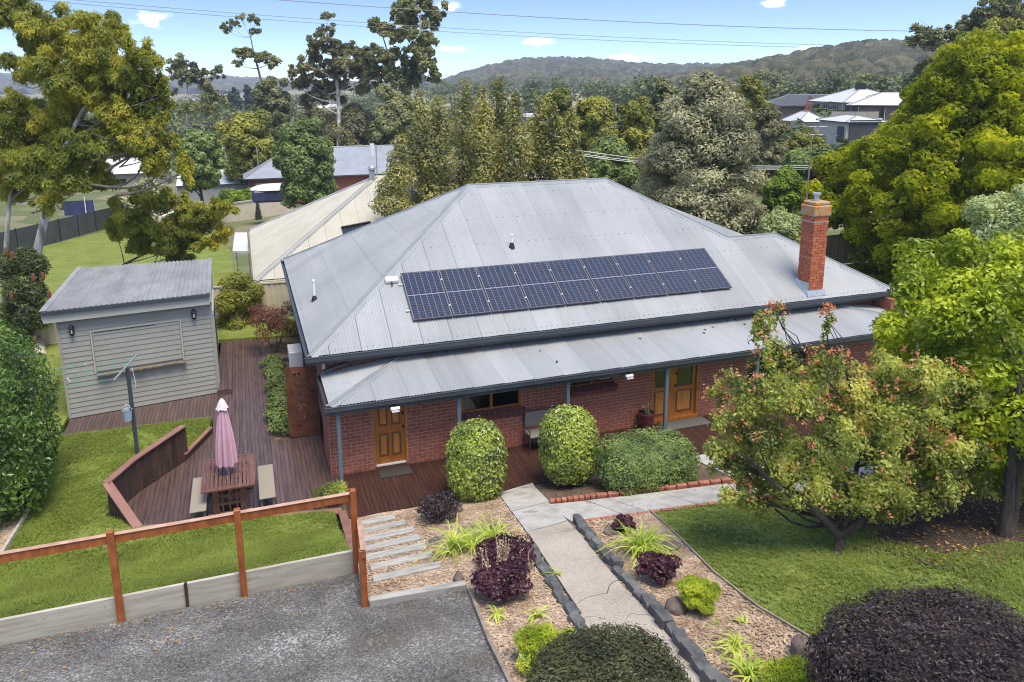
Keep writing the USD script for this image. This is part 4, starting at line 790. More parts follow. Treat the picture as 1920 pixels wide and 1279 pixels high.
MB().box(S(1.6, 2.35, .034), (1.5, .03, .012), rz=fang).build((shed, hatch), 'hatch_gap', M['black'])
g = np.random.default_rng(5); mb = MB(); n = 30; ss = np.linspace(.80, 3.06, n); wv = .11 + .05 * meshkit.noise(np.column_stack([ss * 6, ss * 0, ss * 0]), 3)
for i in range(n - 1): mb.box(S((ss[i] + ss[i + 1]) / 2, 1.135, .02 + wv[i] / 2), (ss[1] - ss[0] + .002, wv[i], .035 + .01 * (i % 2)), rz=fang)
mb.build(shed, 'driftwood_sill', M['driftwood'])
rf = MB().add([(*(FL + [-.22, -.12]), 2.86), (*(FR + [.02, -.22]), 2.84), (BR[0] - .02, 10.95, 2.9), (BL[0] - .15, 11.1, 2.88)], [(0, 1, 2, 3)]).build(shed, 'roof', M['shed_trim'])
q = [np.array(v, float) for v in ((-6.64, 5.42, 3.12), (-2.58, 6.02, 3.09), (-2.68, 10.95, 3.06), (-6.74, 11.15, 3.03))]
ns = 5
for i in range(ns):
    mb = MB(); k = int(.81 / .125 * 8); u = np.linspace(i / ns, (i + 1) / ns, k + 1); zz = .017 * np.cos(2 * np.pi * u * 4.06 / .125) + .004 * (u * ns - i); a = q[0] + (q[1] - q[0]) * u[:, None]; b = q[3] + (q[2] - q[3]) * u[:, None]; a[:, 2] += zz; b[:, 2] += zz; n = len(u)
    mb.add(np.vstack([a, b]), [(j, j + 1, n + j + 1, n + j) for j in range(n - 1)]); mb.build((shed, rf), 'roof_sheet', M['shed_roof'], smooth=70)
MB().bar(q[0] + [0, -.035, -.045], q[1] + [0.01, -.035, -.045], .07, .10).build(shed, 'gutter', M['gutter'])
MB().bar(q[0] + [.01, .01, -.20], q[1] + [0, .01, -.20], .03, .24).build(shed, 'fascia', M['shed_trim'])
MB().bar(q[1] + [.0, .02, -.13], q[2] + [0, 0, -.13], .03, .28).bar(q[0] + [0, .02, -.13], q[3] + [0, 0, -.13], .03, .28).build(shed, 'barge_board', M['shed_trim'])
MB().bar(q[1] + [-.01, .0, .022], q[2] + [-.01, 0, .022], .10, .02).build((shed, rf), 'edge_flashing', M['shed_roof']); MB().bar(q[0] + [.03, .0, .022], q[3] + [.03, 0, .022], .16, .02).build((shed, rf), 'edge_flashing', M['shed_roof'])
MB().bar((-2.57, 6.7, 1.2), (-2.63, 9.3, 1.2), .03, 2.1).build(shed, 'sliding_door', M['interior']); MB().bar((-2.555, 6.62, 1.25), (-2.557, 6.70, 1.25), .05, 2.3).bar((-2.56, 6.6, 2.32), (-2.63, 9.4, 2.32), .05, .08).build(shed, 'door_frame', M['shed_trim'])  # flat dark panel stands in for the shade inside the door opening
for s, lab in ((.34, 'black coach lamp on the left of the shed front'), (3.38, 'black coach lamp on the right of the shed front')):
    p = S(s, 2.5, .10); t = thing('wall_lantern', lab, 'lamp', tuple(p), 'coach lamps on the shed')
    MB().bar(S(s, 2.62, .0), S(s, 2.62, .10), .03, .03).box(S(s, 2.52, .035), (.07, .02, .2), rz=fang).build(t, 'bracket', M['metal_dark'])
    MB().lathe(p + [0, 0, -.13], [(0, -.03), (.05, 0), (.055, .02), (.05, .02)], 6).lathe(p + [0, 0, .07], [(.075, 0), (.03, .07), (.012, .09), (0, .12)], 6).build(t, 'cap', M['metal_dark']); mb = MB()
    for a in range(6): an = a * math.pi / 3; mb.tube([p + [.05 * math.cos(an), .05 * math.sin(an), -.12], p + [.07 * math.cos(an), .07 * math.sin(an), .075]], .006, 4)
    mb.build(t, 'cage', M['metal_dark']); MB().lathe(p + [0, 0, -.10], [(0, 0), (.022, .01), (.025, .12), (0, .13)], 8).build(t, 'glass', M['white_plastic'])

# ================================================================ things on the deck
tb = thing('outdoor_table', 'red brown slatted timber outdoor table on the deck', 'table', (-2.2, -.45, 0))
tx0, tx1, ty0, ty1, tz = -2.72, -1.66, -1.20, .30, .745
for x in np.linspace(tx0 + .13, tx1 - .13, 11):
    for a, b in ((ty0 + .075, -.50), (-.40, ty1 - .075)): MB().box((x, (a + b) / 2, tz - .012), (.058, b - a, .022)).build(tb, 'slat', M['table_wood'])
for y, w in ((ty0 + .035, .07), (-.45, .09), (ty1 - .035, .07)): MB().box(((tx0 + tx1) / 2, y, tz - .014), (tx1 - tx0, w, .03)).build(tb, 'top_rail', M['table_wood'])
for x in (tx0 + .045, tx1 - .045): MB().box((x, -.45, tz - .0145), (.09, ty1 - ty0 - .15, .029)).build(tb, 'side_rail', M['table_wood'])
for y in (-.98, .08):
    mb = MB().box((-2.19, y, .055), (.95, .09, .11), bev=.03).box((-2.19, y, .66), (.80, .08, .08), bev=.01)
    for x in (-2.46, -1.92): mb.box((x, y, .37), (.12, .06, .52))
    for x in (-2.33, -2.19, -2.05): mb.box((x, y, .37), (.03, .03, .50))
    for z in (.30, .48): mb.box((-2.19, y, z), (.44, .032, .04))
    mb.build(tb, 'trestle', M['table_wood'])
MB().box((-2.19, -.45, .24), (.10, 1.0, .05)).build(tb, 'stretcher', M['table_wood'])
for (x0, x1, y0, y1, lab) in ((-2.95, -2.63, -1.38, .10, 'beige topped bench half under the left side of the outdoor table'), (-1.60, -1.27, -1.30, .20, 'beige topped bench on the right of the outdoor table')):
    t = thing('outdoor_bench', lab, 'bench', ((x0 + x1) / 2, (y0 + y1) / 2, 0), 'benches at the outdoor table')
    MB().box(((x0 + x1) / 2, (y0 + y1) / 2, .435), (x1 - x0, y1 - y0, .035), bev=.01).build(t, 'seat', M['wicker'])
    for y in (y0 + .10, y1 - .10):
        for x in (x0 + .045, x1 - .045): MB().bar((x, y, 0), (x, y, .42), .04, .04, upv=(1, 0, 0)).build(t, 'leg', M['bench_mesh'])
        MB().box(((x0 + x1) / 2, y, .16), (x1 - x0 - .13, .03, .04)).box(((x0 + x1) / 2, y, .40), (x1 - x0 - .13, .03, .03)).build(t, 'rail', M['bench_mesh'])
ux, uy = (-2.193, -0.53, 0.745)[:2]
pr = thing('parasol', 'closed dusty pink parasol standing through the outdoor table', 'parasol', (ux, uy, 0))
MB().tube([(ux, uy, .03), (ux, uy, 2.44)], .021, 10).build(pr, 'pole', M['steel'], smooth=40)
MB().lathe((ux, uy, 0.002), [(0, 0), (.24, 0), (.24, .03), (.06, .07), (.035, .10), (.035, .3), (0, .3)], 20).build(pr, 'base', M['metal_dark'], smooth=40)
def folded(prof, nf, depth, seed, n=64):
    g = np.random.default_rng(seed); a = np.arange(n) * 2 * np.pi / n; ph = g.random(6) * 6; v = []
    for i, (rad, z) in enumerate(prof):
        k = 1 + depth * np.clip(rad / .15, 0, 1) * (np.abs(np.sin(a * nf / 2 + .25 * np.sin(a * 3 + ph[0]) + .15 * z)) ** .7 * 2 - 1.2) * .5
        v.append(np.column_stack([rad * k * np.cos(a + .1 * z), rad * k * np.sin(a + .1 * z), np.full(n, z) + (.02 * np.sin(a * nf / 2 + 1) if i == 0 else 0)]))
    v = np.vstack(v); m = len(prof); i, j = np.meshgrid(np.arange(m - 1), np.arange(n), indexing='ij')
    return v, np.stack([i * n + j, i * n + (j + 1) % n, (i + 1) * n + (j + 1) % n, (i + 1) * n + j], -1).reshape(-1, 4)
v, f = folded([(.165, .98), (.172, 1.02), (.168, 1.2), (.15, 1.5), (.125, 1.8), (.10, 2.05), (.07, 2.25), (.05, 2.38)], 9, .85, 2); MB().add(v + [ux, uy, 0], f).build(pr, 'canopy', M['parasol'], smooth=60)
v, f = folded([(.115, 2.24), (.10, 2.28), (.075, 2.36), (.05, 2.42), (.02, 2.46), (.0, 2.47)], 9, .5, 3); MB().add(v + [ux, uy, 0], f).build(pr, 'cap', M['parasol_tip'], smooth=60)
# laser-cut rusted screen
g = np.random.default_rng(11); sx0, sx1, sy, sz0, sz1 = -.79, -.02, 2.24, .03, 1.93
pl = sbox(0, 0, sx1 - sx0, sz1 - sz0); W_ = sx1 - sx0; cuts = []
def leafcut(x, z, a, l, w): return affinity.translate(affinity.rotate(Polygon([(0, 0), (l * .25, w * .5), (l * .6, w * .42), (l, 0), (l * .6, -w * .42), (l * .25, -w * .5)]), a, origin=(0, 0)), x, z)
for (sx, s0, s1, cnt) in ((.30, .25, 1.82, 34), (.52, 1.15, 1.85, 22), (.12, 1.35, 1.80, 6)):
    for k in range(cnt):
        z = s0 + (s1 - s0) * (k / cnt) ** .6; a = g.choice([g.uniform(15, 75), g.uniform(105, 170), g.uniform(-60, -10), g.uniform(190, 240)]); cuts.append(leafcut(sx + g.normal() * .03 + .05 * math.sin(z * 3), z, a, g.uniform(.15, .30), g.uniform(.036, .058)))
keep = []
for c in cuts:
    if c.within(sbox(.05, .05, W_ - .04, sz1 - sz0 - .05)) and all(c.distance(k) > .009 for k in keep): keep.append(c)
for c in keep: pl = pl.difference(c)
m = trimesh.creation.extrude_polygon(pl, .008, engine='earcut'); v = np.array(m.vertices)
scr = thing('garden_screen', 'rusted steel screen with cut out leaf pattern beside the house corner', 'screen', (sx0, sy, 0))
MB().add(np.column_stack([sx0 + v[:, 0], sy + .13 - v[:, 0] * .17 + v[:, 2], sz0 + v[:, 1]]), m.faces).build(scr, 'panel', M['corten'])
for x in (sx0 + .02, sx1 - .02): MB().bar((x, sy + .16 - (x - sx0) * .17, 0), (x, sy + .16 - (x - sx0) * .17, 1.9), .03, .03, upv=(1, 0, 0)).build(scr, 'post', M['corten'])
ac = thing('air_conditioner', 'white air conditioning unit beside the house behind the rusted screen', 'air conditioner', (-.30, 7.4, 0))
MB().box((-.28, 7.35, .40), (.42, .85, .70), bev=.02).build(ac, 'casing', M['white_plastic']); MB().lathe((-.50, 7.30, .40), [(.0, 0), (.22, 0)], 16).build(ac, 'grille', M['metal_dark']); MB().box((-.28, 7.35, .03), (.40, .7, .05)).build(ac, 'stand', M['metal_dark'])
# clothes line
cl = thing('clothes_line', 'dark metal clothes line post with crossarm and green lines', 'clothes line', (-4.36, 2.6, 0)); cpx, cpy = -4.36, 2.60
MB().bar((cpx, cpy, -.1), (cpx, cpy, 2.32), .085, .085, upv=(1, 0, 0)).build(cl, 'post', M['gutter'])
aa, ab = np.array([-4.52, 1.72, 2.35]), np.array([-4.24, 3.30, 2.35])
MB().bar(aa, ab, .035, .035).build(cl, 'crossarm', M['steel'])
for k in range(4):
    p = aa + (ab - aa) * (k + .15) / 3.4; s = np.linspace(0, 1, 9)[:, None]; e = np.array([-7.9, p[1] + .05, 2.33]); MB().tube(p + (e - p) * s - np.array([0, 0, .07]) * np.sin(s * np.pi), .008, 5).build(cl, 'line', M['rope_green'])
MB().bar((-7.95, 2.4, -.1), (-7.95, 2.4, 2.32), .085, .085, upv=(1, 0, 0)).bar((-7.95, 1.7, 2.35), (-7.95, 3.3, 2.35), .055, .055).build(cl, 'far_post', M['gutter'])
MB().tube([(cpx + .10, cpy, 2.30), (cpx + .14, cpy - .02, 1.9), (cpx + .12, cpy, 1.75)], .006, 4).build(cl, 'cord', M['white'])
g = np.random.default_rng(4)
for k in range(12):
    j = k % 4; p = aa + (ab - aa) * (j + .15) / 3.4; u = g.uniform(.10, .55); s = np.array([p[0] + (-7.9 - p[0]) * u, p[1] + .05 * u, 2.35 - .02 * u - .07 * math.sin(u * 3.14)]); red = k % 3 == 1
    t = thing('clothes_peg', 'red plastic peg clipped on the green line' if red else 'white plastic peg clipped on the green line', 'peg', tuple(s), 'red pegs on the clothes line' if red else 'white pegs on the clothes line')
    Rp = trimesh.transformations.euler_matrix(g.normal() * .3, g.normal() * .5, g.random() * 3)[:3, :3]; MB().box(s + Rp @ [.007, 0, .0], (.010, .016, .10), R=Rp).box(s + Rp @ [-.007, 0, .005], (.010, .016, .10), R=Rp).build(t, 'jaws', M['peg_red'] if red else M['white_plastic'])
bk = thing('peg_bucket', 'small pale blue bucket hanging on the clothes line post', 'bucket', (-4.46, 2.5, 1.1))
MB().lathe((-4.46, 2.50, 1.02), [(0, 0), (.085, 0), (.11, .26), (.118, .27), (.105, .26), (.08, .02), (0, .02)], 16).build(bk, 'body', M['bucket'], smooth=50); MB().tube([(-4.57, 2.5, 1.27), (-4.50, 2.53, 1.40), (-4.42, 2.54, 1.40), (-4.35, 2.5, 1.27)], .006, 5).build(bk, 'handle', M['steel'])

# ================================================================ the ground
houseP = sbox(.05, .02, 17.3, 12.4); shedP = Polygon([FL, FR, BR, BL])
xL = lambda y: 3.34 + .1268 * (y + 2.35)
xRr = lambda y: 4.24 + .123 * (y + 2.3)
pathP = Polygon([(xL(-1.97), -1.97), (xL(-16), -16), (xRr(-16), -16), (xRr(-1.97), -1.97)])
ul = lambda x: -3.50 - .22 * (x - 4.05); ll = lambda x: -4.66 - .185 * (x - 3.65)
slabP = Polygon([(xRr(-3.6), ul(4.08)), (14.5, ul(14.5)), (14.5, ll(14.5)), (xRr(-4.75), ll(3.94))])
slab2P = Polygon([(8.30, -1.97), (9.40, -1.97), (9.10, ul(9.10)), (8.02, ul(8.02))])
bedL = Polygon([(.08, -1.96), (xL(-1.96), -1.96), (xL(-16), -16), (1.05, -16), (1.17, -9.3), (1.24, -8.2), (1.40, -6.75), (1.40, -6.42), (-.08, -6.22), (-.05, -5.05)])
edgeR = [(5.50, -5.02), (5.30, -6.3), (5.02, -7.8), (4.92, -9.0), (5.0, -10.1), (4.8, -12), (4.7, -16)]
bedR = Polygon([(xRr(-4.75), ll(3.94)), (5.5, ll(5.5)), *edgeR[1:], (xRr(-16), -16)])
bedH = Polygon([(xRr(-1.97), -1.97), (8.30, -1.97), (8.02, ul(8.02)), (xRr(-3.6), ul(4.08))])
driveP = Polygon([(-14, -5.0), (-.1, -5.02), (-.12, -6.25), (1.42, -6.45), (1.40, -6.75), (1.24, -8.2), (1.17, -9.3), (1.05, -16), (-14, -16)])
bedFarL = Polygon([(-14, -4.95), (-6.42, -4.95), (-6.38, -2), (-6.2, .9), (-14, 1.6)])
plant = Polygon([(-1.17, 10.9), (-1.19, 2.45), (-.02, 2.32), (.1, 10.9)])
def gnear(x, y):
    x, y = np.asarray(x, float), np.asarray(y, float); ins = sstep(-15, -13.5, x) * (1 - sstep(43, 46, x)) * (1 - sstep(12.2, 13.4, y))
    return terr(x, y) + gz(x, y) - .55 * ins + 7 * sstep(35, 95, x) * sstep(30, 85, y)
# base sheet to the horizon
th_ = np.linspace(0, 2 * np.pi, 161)[:-1]; rr = np.r_[0.5, np.geomspace(3, 4000, 145)]
gx = CAM[0] + np.outer(rr, np.cos(th_)); gy = CAM[1] + np.outer(rr, np.sin(th_)); zz = gnear(gx, gy); zz = np.where(gy < -16, np.minimum(zz, 3.8), zz)
i, j = np.meshgrid(np.arange(len(rr) - 1), np.arange(160), indexing='ij'); fgrid = np.stack([i * 160 + j, (i + 1) * 160 + j, (i + 1) * 160 + (j + 1) % 160, i * 160 + (j + 1) % 160], -1).reshape(-1, 4)
MB().add(np.stack([gx, gy, zz], -1).reshape(-1, 3), fgrid).build(None, 'ground', M['far_ground'], label='open ground running out to the hills', kind='structure', smooth=True)
patch('gravel_drive', driveP, lambda x, y: terr(x, y) - .0, M['gravel'], 'blue grey gravel drive with bare and mossy spots', edge=.5)
patch('garden_bed', bedL, lambda x, y: terr(x, y) + .004, M['mulch'], 'tan wood chip bed between the timber steps and the path', edge=.4, bumpy=.03)
patch('garden_bed', bedR, lambda x, y: terr(x, y) + .004, M['mulch'], 'tan wood chip bed between the path and the right lawn', edge=.4, bumpy=.03)
patch('garden_bed', bedH, lambda x, y: terr(x, y) + .01, M['dark_mulch'], 'dark mulch bed under the clipped mound beside the verandah', edge=.4, bumpy=.02)
patch('garden_bed', bedFarL, lambda x, y: lawnz(x, y) - .03, M['mulch'], 'mulch strip at the left edge below the tall clipped shrub', edge=.6)
patch('garden_bed', plant, lambda x, y: 0 * x - .03, M['dark_mulch'], 'narrow dark planting bed between the deck and the house wall', edge=.5, bumpy=.02)
lawnLP = sbox(-13.9, -4.93, .06, 13.2).difference(dpoly.buffer(.07)).difference(houseP).difference(shedP).difference(plant.buffer(.03)).difference(bedFarL).difference(sbox(-.13, -4.95, .2, -1.5)).difference(Polygon([(-4.7, -.2), (-4.2, .8), (-3.2, 2.1), (-3.0, 2), (-3.9, -.9)]))
lawnLP = max(getattr(lawnLP, 'geoms', [lawnLP]), key=lambda g: g.area)
patch('lawn', lawnLP, lambda x, y: lawnz(x, y), M['turf'], 'left lawn behind the orange timber fence around the deck and shed', edge=.4, bumpy=.02)
lawnRP = sbox(3.0, -15.9, 45, 13.2)
for q_ in (pathP, slabP, slab2P, bedR, bedH, houseP, sbox(0, -1.97, 17.0, .1)): lawnRP = lawnRP.difference(q_.buffer(.005))
lawnRP = max(getattr(lawnRP, 'geoms', [lawnRP]), key=lambda g: g.area)
patch('lawn', lawnRP, lambda x, y: terr(x, y) - .0, M['turf'], 'right lawn under the coral tipped tree', edge=.45, bumpy=.02)
a = np.linspace(0, 2 * np.pi, 60)[:-1]; rad = 1 + .35 * (meshkit.fbm(np.column_stack([np.cos(a) * 2.5, np.sin(a) * 2.5, a * 0]), 4, 3) - .5) * 2
soilP = Polygon(np.column_stack([11.4 + 3.6 * rad * np.cos(a), -8.0 + 2.5 * rad * np.sin(a)]))
patch('bare_soil', soilP, lambda x, y: terr(x, y) + .016, M['soil'], 'dark bare soil with fallen leaves under the lime green tree', edge=.4, bumpy=.02, skirt=.06)
f0, f1 = np.array((-18.631, 40.429, -2.477)), np.array((-9.055, 66.545, -3.457))
backP = Polygon([(-34, 13.3), (-1.6, 13.3), (-1.6, 26), (-3.5, 50), (f1[0], f1[1]), (f0[0], f0[1]), (-34, f0[1] - 6)])
patch('lawn', backP, lambda x, y: gz(x, y) + .05, M['turf'], 'bright neighbouring lawn behind the shed below the dark fence', edge=1.2, bumpy=.05)

# ---- paths
path = Thing('/World/path', (0, 0, 0)); used[('/World', 'path')] = 0
px_ = UsdGeom.Xform.Define(stage, '/World/path').GetPrim(); tag(px_, 'pale concrete path leading from the verandah down towards the drive', kind='structure')
def slab(T, pts, th, m, seed, bump_=.006, lift=.03):
    pg = Polygon(pts).buffer(-.006); mid = trimesh.creation.triangulate_polygon(pg.segmentize(.25), engine='earcut'); v = np.column_stack([mid[0][:, :2], np.zeros(len(mid[0]))]); v, f = trimesh.remesh.subdivide_to_size(v, mid[1], .45, max_iter=6); k = trimesh.Trimesh(v, f, process=True); v, f = np.array(k.vertices), np.array(k.faces)
    fl_ = np.cross(v[f[:, 1]] - v[f[:, 0]], v[f[:, 2]] - v[f[:, 0]])[:, 2] < 0; f[fl_] = f[fl_][:, ::-1]
    v[:, 2] = terr(v[:, 0], v[:, 1]) + lift + bump_ * 2 * (meshkit.fbm(np.column_stack([v[:, :2] * 2, v[:, 0] * 0 + seed]), 3) - .5)
    mb = MB().add(v, f); c = np.array(pg.segmentize(.25).exterior.coords)[:, :2]; z = terr(c[:, 0], c[:, 1]) + lift; n = len(c)
    mb.add(np.vstack([np.column_stack([c, z]), np.column_stack([c, z - th])]), [(i, i + 1, n + i + 1, n + i) for i in range(n - 1)]); mb.build(T, 'paving_slab', m, smooth=40)
def strip(y0, y1, w0=0, w1=0): return [(xL(y0), y0 + w0), (xRr(y0), y0 + w1), (xRr(y1), y1 + w1), (xL(y1), y1 + w0)]
slab(path, strip(-1.99, -3.42, -.05, .12), .1, M['concrete'], 1); slab(path, strip(-3.42, -4.72, -.08, .10), .1, M['concrete'], 2)
# cracked lower run: pieces along ragged joints
g = np.random.default_rng(8); cuts = [(-4.74, -.08, .10), (-7.55, -.25, .18), (-8.35, .12, -.22), (-16, 0, 0)]
for k in range(3):
    ya, a0, a1 = cuts[k]; yb, b0, b1 = cuts[k + 1]; top = [(xL(ya) + (xRr(ya) - xL(ya)) * s, ya + a0 + (a1 - a0) * s + (.07 * math.sin(s * 9 + k) + g.normal() * .03 if 0 < s < 1 and k else 0)) for s in np.linspace(0, 1, 7)]
    if k: top = lastc
    bot = [(xL(yb) + (xRr(yb) - xL(yb)) * s, yb + b0 + (b1 - b0) * s + (.08 * math.sin(s * 8 + k) + g.normal() * .03 if 0 < s < 1 and k < 2 else 0)) for s in np.linspace(0, 1, 9)]
    slab(path, top + bot[::-1], .1, M['aggregate'], 5 + k, bump_=.012); lastc = bot
side = thing('paving', 'row of pale stained concrete slabs beside the brick edging', 'paving', (6, -4.5, .7)); tag(stage.GetPrimAtPath(side.path), kind='structure')
xs = [3.97, 4.98, 5.42, 6.45, 7.45, 8.45, 9.5, 10.5, 11.5, 12.5, 13.5, 14.5]
for a_, b_ in zip(xs[:-1], xs[1:]):
    k = .45 if a_ > 4.2 else 0; slab(side, [(a_ - .22 * (a_ > 4), ul(a_)), (b_ - .22, ul(b_)), (b_, ll(b_)), (a_ if a_ > 4 else a_, ll(a_))], .1, M['concrete'], a_)
for a_, b_ in ((-1.99, -3.1), (-3.1, -4.42)):
    f = lambda y, s: (8.30 - .118 * (-1.97 - y) + 1.09 * s, y); slab(side, [f(a_, 0), f(a_, 1), f(max(b_, ul(8.9)), 1), f(max(b_, ul(8.0)), 0)], .1, M['concrete'], a_)
be = thing('brick_edging', 'row of red bricks edging the mulch bed of the clipped mound', 'edging', (6, -3.8, .5)); x = 4.06
while x < 7.7:
    l_ = .105 if x < 4.9 else .225; c = np.array([x + l_ / 2, ul(x + l_ / 2) + .065, 0]); c[2] = float(terr(0, c[1])) + .06; MB().box(c, (l_, .11, .10), rz=math.atan(-.22), bev=.012).build(be, 'brick', M['edge_brick']); x += l_ + .014
be2 = thing('brick_edging', 'flush line of pale red bricks along the lower side of the slab row', 'edging', (6, -5, .8)); x = 4.05
while x < 10.5:
    c = np.array([x + .11, ll(x + .11) - .05, 0]); c[2] = float(terr(0, c[1])) + .0; MB().box(c, (.22, .07, .08), rz=math.atan(-.185), bev=.008).build(be2, 'brick', M['edge_brick']); x += .235
g = np.random.default_rng(21)
def stone_row(lab, y0, y1, fx_, hgt):
    t = thing('stone_edging', lab, 'edging', (fx_(y0), y0, float(terr(0, y0)))); y = y0
    while y > y1:
        ln = g.uniform(.22, .34); w, h = g.uniform(.13, .19), hgt * g.uniform(.75, 1.2); c = np.array([fx_(y - ln / 2) + g.normal() * .02, y - ln / 2, float(terr(0, y - ln / 2)) + h / 2 - .05])
        m = trimesh.creation.box((w, ln - .02, h)); m = m.subdivide().subdivide(); v = np.array(m.vertices); n = v / np.array([w, ln, h]) * 2; v *= (1 - .10 * (np.abs(n) ** 3).prod(1, keepdims=True)); v += .035 * (meshkit.noise(v * 9 + c, 2)[:, None] - .5) * n
        R_ = trimesh.transformations.euler_matrix(g.normal() * .06, g.normal() * .06, g.normal() * .09)[:3, :3]; MB().add(v @ R_.T + c, m.faces).build(t, 'stone', M['stone'], smooth=35); y -= ln
stone_row('dark bluestone blocks along the right side of the path', -4.78, -12.2, lambda y: xRr(y) + .09, .19); stone_row('low dark bluestone blocks along the left side of the path', -5.35, -9.2, lambda y: xL(y) - .09, .12)
def edging(pts, lab, h=.10, w=.03, m='edge_board'):
    t = thing('timber_edging', lab, 'edging', (pts[0][0], pts[0][1], float(terr(0, pts[0][1]))))
    for a_, b_ in zip(pts[:-1], pts[1:]): MB().bar((*a_, float(terr(0, a_[1])) + h / 2 - .05), (*b_, float(terr(0, b_[1])) + h / 2 - .05), w, h).build(t, 'board', M[m])
edging(edgeR, 'thin weathered board between the tan bed and the right lawn'); edging([(1.41, -6.6), (1.40, -6.75), (1.24, -8.2), (1.17, -9.3), (1.05, -12)], 'thin weathered board between the gravel drive and the tan bed', .12, .05)
t = thing('timber_edging', 'pale board edging the left lawn beside the mulch strip', 'edging', (-6.4, -2, .3))
for a_, b_ in (((-6.42, -4.95), (-6.38, -2)), ((-6.38, -2), (-6.2, .9))): MB().bar((*a_, float(lawnz(0, a_[1])) + .02), (*b_, float(lawnz(0, b_[1])) + .02), .05, .12).build(t, 'board', M['sleeper'])

# ---- timber steps
st_ = thing('timber_steps', 'seven grey sleeper treads set in the tan wood chips', 'steps', (.6, -4, .5)); g = np.random.default_rng(2)
for k in range(7):
    f = k / 6; y = -2.48 - 3.02 * f; x0, x1 = .16 - .06 * f + g.normal() * .02, 1.22 + g.normal() * .03 if k else 1.02; z = float(terr(0, y)) + .045
    MB().box(((x0 + x1) / 2, y, z - .04), (x1 - x0, .17, .12), rz=.03 + g.normal() * .012, bev=.012).build(st_, 'tread', M['step_sleeper'])
t = thing('sleeper', 'long grey sleeper at the end of the gravel drive below the steps', 'sleeper', (.65, -6.38, 1.15)); MB().box((.66, -6.40, 1.17), (1.5, .12, .16), rz=-.08, bev=.012).build(t, 'beam', M['step_sleeper'])

# ---- fences
fen = thing('post_and_rail_fence', 'orange stained post and rail fence along the gravel drive', 'fence', (-3, -5, .8))
for x in (-9.2, -7.35, -5.52, -3.69, -1.90, -.10):
    z = float(terr(0, -5.02)); MB().box((x, -5.02, z + .72), (.098, .098, 1.66), bev=.008).build(fen, 'post', M['fence'])
for a_, b_ in ((-9.2, -5.52), (-5.52, -1.95), (-1.95, -.10)):
    MB().box(((a_ + b_) / 2, -4.945, .82 + 1.37), (b_ - a_ - .004, .05, .14)).build(fen, 'rail', M['fence']); MB().box(((a_ + b_) / 2, -4.945, .82 + 1.443), (b_ - a_ - .004, .085, .006)).build(fen, 'rail_top', M['fence_top'])
rw = thing('sleeper_wall', 'pale weathered sleeper retaining wall at the foot of the orange fence', 'retaining wall', (-3, -4.95, .8))
for a_, b_ in ((-9.3, -8.1), (-8.1, -5.45), (-5.45, -2.75), (-2.75, -.06)): MB().box(((a_ + b_) / 2, -4.955, .82 + .16), (b_ - a_ - .012, .026, .44)).box(((a_ + b_) / 2, -4.93, .82 + .16), (b_ - a_ - .012, .05, .438), bev=.006).build(rw, 'sleeper', M['sleeper'])
for x in (-5.45, -2.75): MB().box((x, -4.985, 1.0), (.045, .04, .46)).build(rw, 'steel_post', M['deck_wall'])
sf = thing('side_railing', 'short orange railing with two posts beside the timber steps', 'railing', (-.1, -5.7, 1))
zq = float(terr(0, -6.3)); MB().box((-.155, -6.31, zq + .41), (.098, .098, 1.12), bev=.008).build(sf, 'post', M['fence']); MB().box((-.045, -5.16, .82 + .43), (.07, .11, .98), bev=.006).build(sf, 'post', M['fence'])
MB().bar((-.03, -5.08, .82 + .93), (-.145, -6.36, zq + .92), .05, .14).build(sf, 'rail', M['fence']); MB().bar((-.03, -5.08, .82 + 1.003), (-.145, -6.36, zq + .993), .075, .008).build(sf, 'rail_top', M['fence_top'])
MB().bar((-.06, -5.1, .82 + .10), (-.16, -6.26, zq + .08), .05, .30).build(sf, 'retaining_board', M['sleeper'])
cfp = [(-30, 12.4), (-8.45, 12.72), (-2.14, 13.2), (.05, 13.05), (19, 13.3), (32, 13.4)]
cf = thing('cream_fence', 'cream ribbed steel boundary fence behind the shed and house', 'fence', (-2, 13, 0))
for a_, b_ in zip(cfp[:-1], cfp[1:]):
    a_, b_ = np.array(a_, float), np.array(b_, float); L_ = np.linalg.norm(b_ - a_); n = max(1, int(round(L_ / 2.38)))
    for k in range(n):
        p, q = a_ + (b_ - a_) * k / n, a_ + (b_ - a_) * (k + 1) / n; m_ = 40; u = np.linspace(0, 1, m_ + 1); nrm = np.array([(b_ - a_)[1], -(b_ - a_)[0]]) / L_; w = .012 * np.tanh(3 * np.sin(u * 2 * np.pi * 11))
        c = p + (q - p) * u[:, None] + nrm * w[:, None]; MB().add(np.vstack([np.column_stack([c, np.full(m_ + 1, .04)]), np.column_stack([c, np.full(m_ + 1, 1.50)])]), [(i, i + 1, m_ + 2 + i, m_ + 1 + i) for i in range(m_)]).build(cf, 'panel', M['cream_fence'], smooth=50)
        MB().box((*p, .76), (.06, .07, 1.54)).build(cf, 'post', M['cream_fence'])
    for z in (.045, 1.51): MB().bar((*a_, z), (*b_, z), .06, .05).build(cf, 'rail', M['cream_fence'])

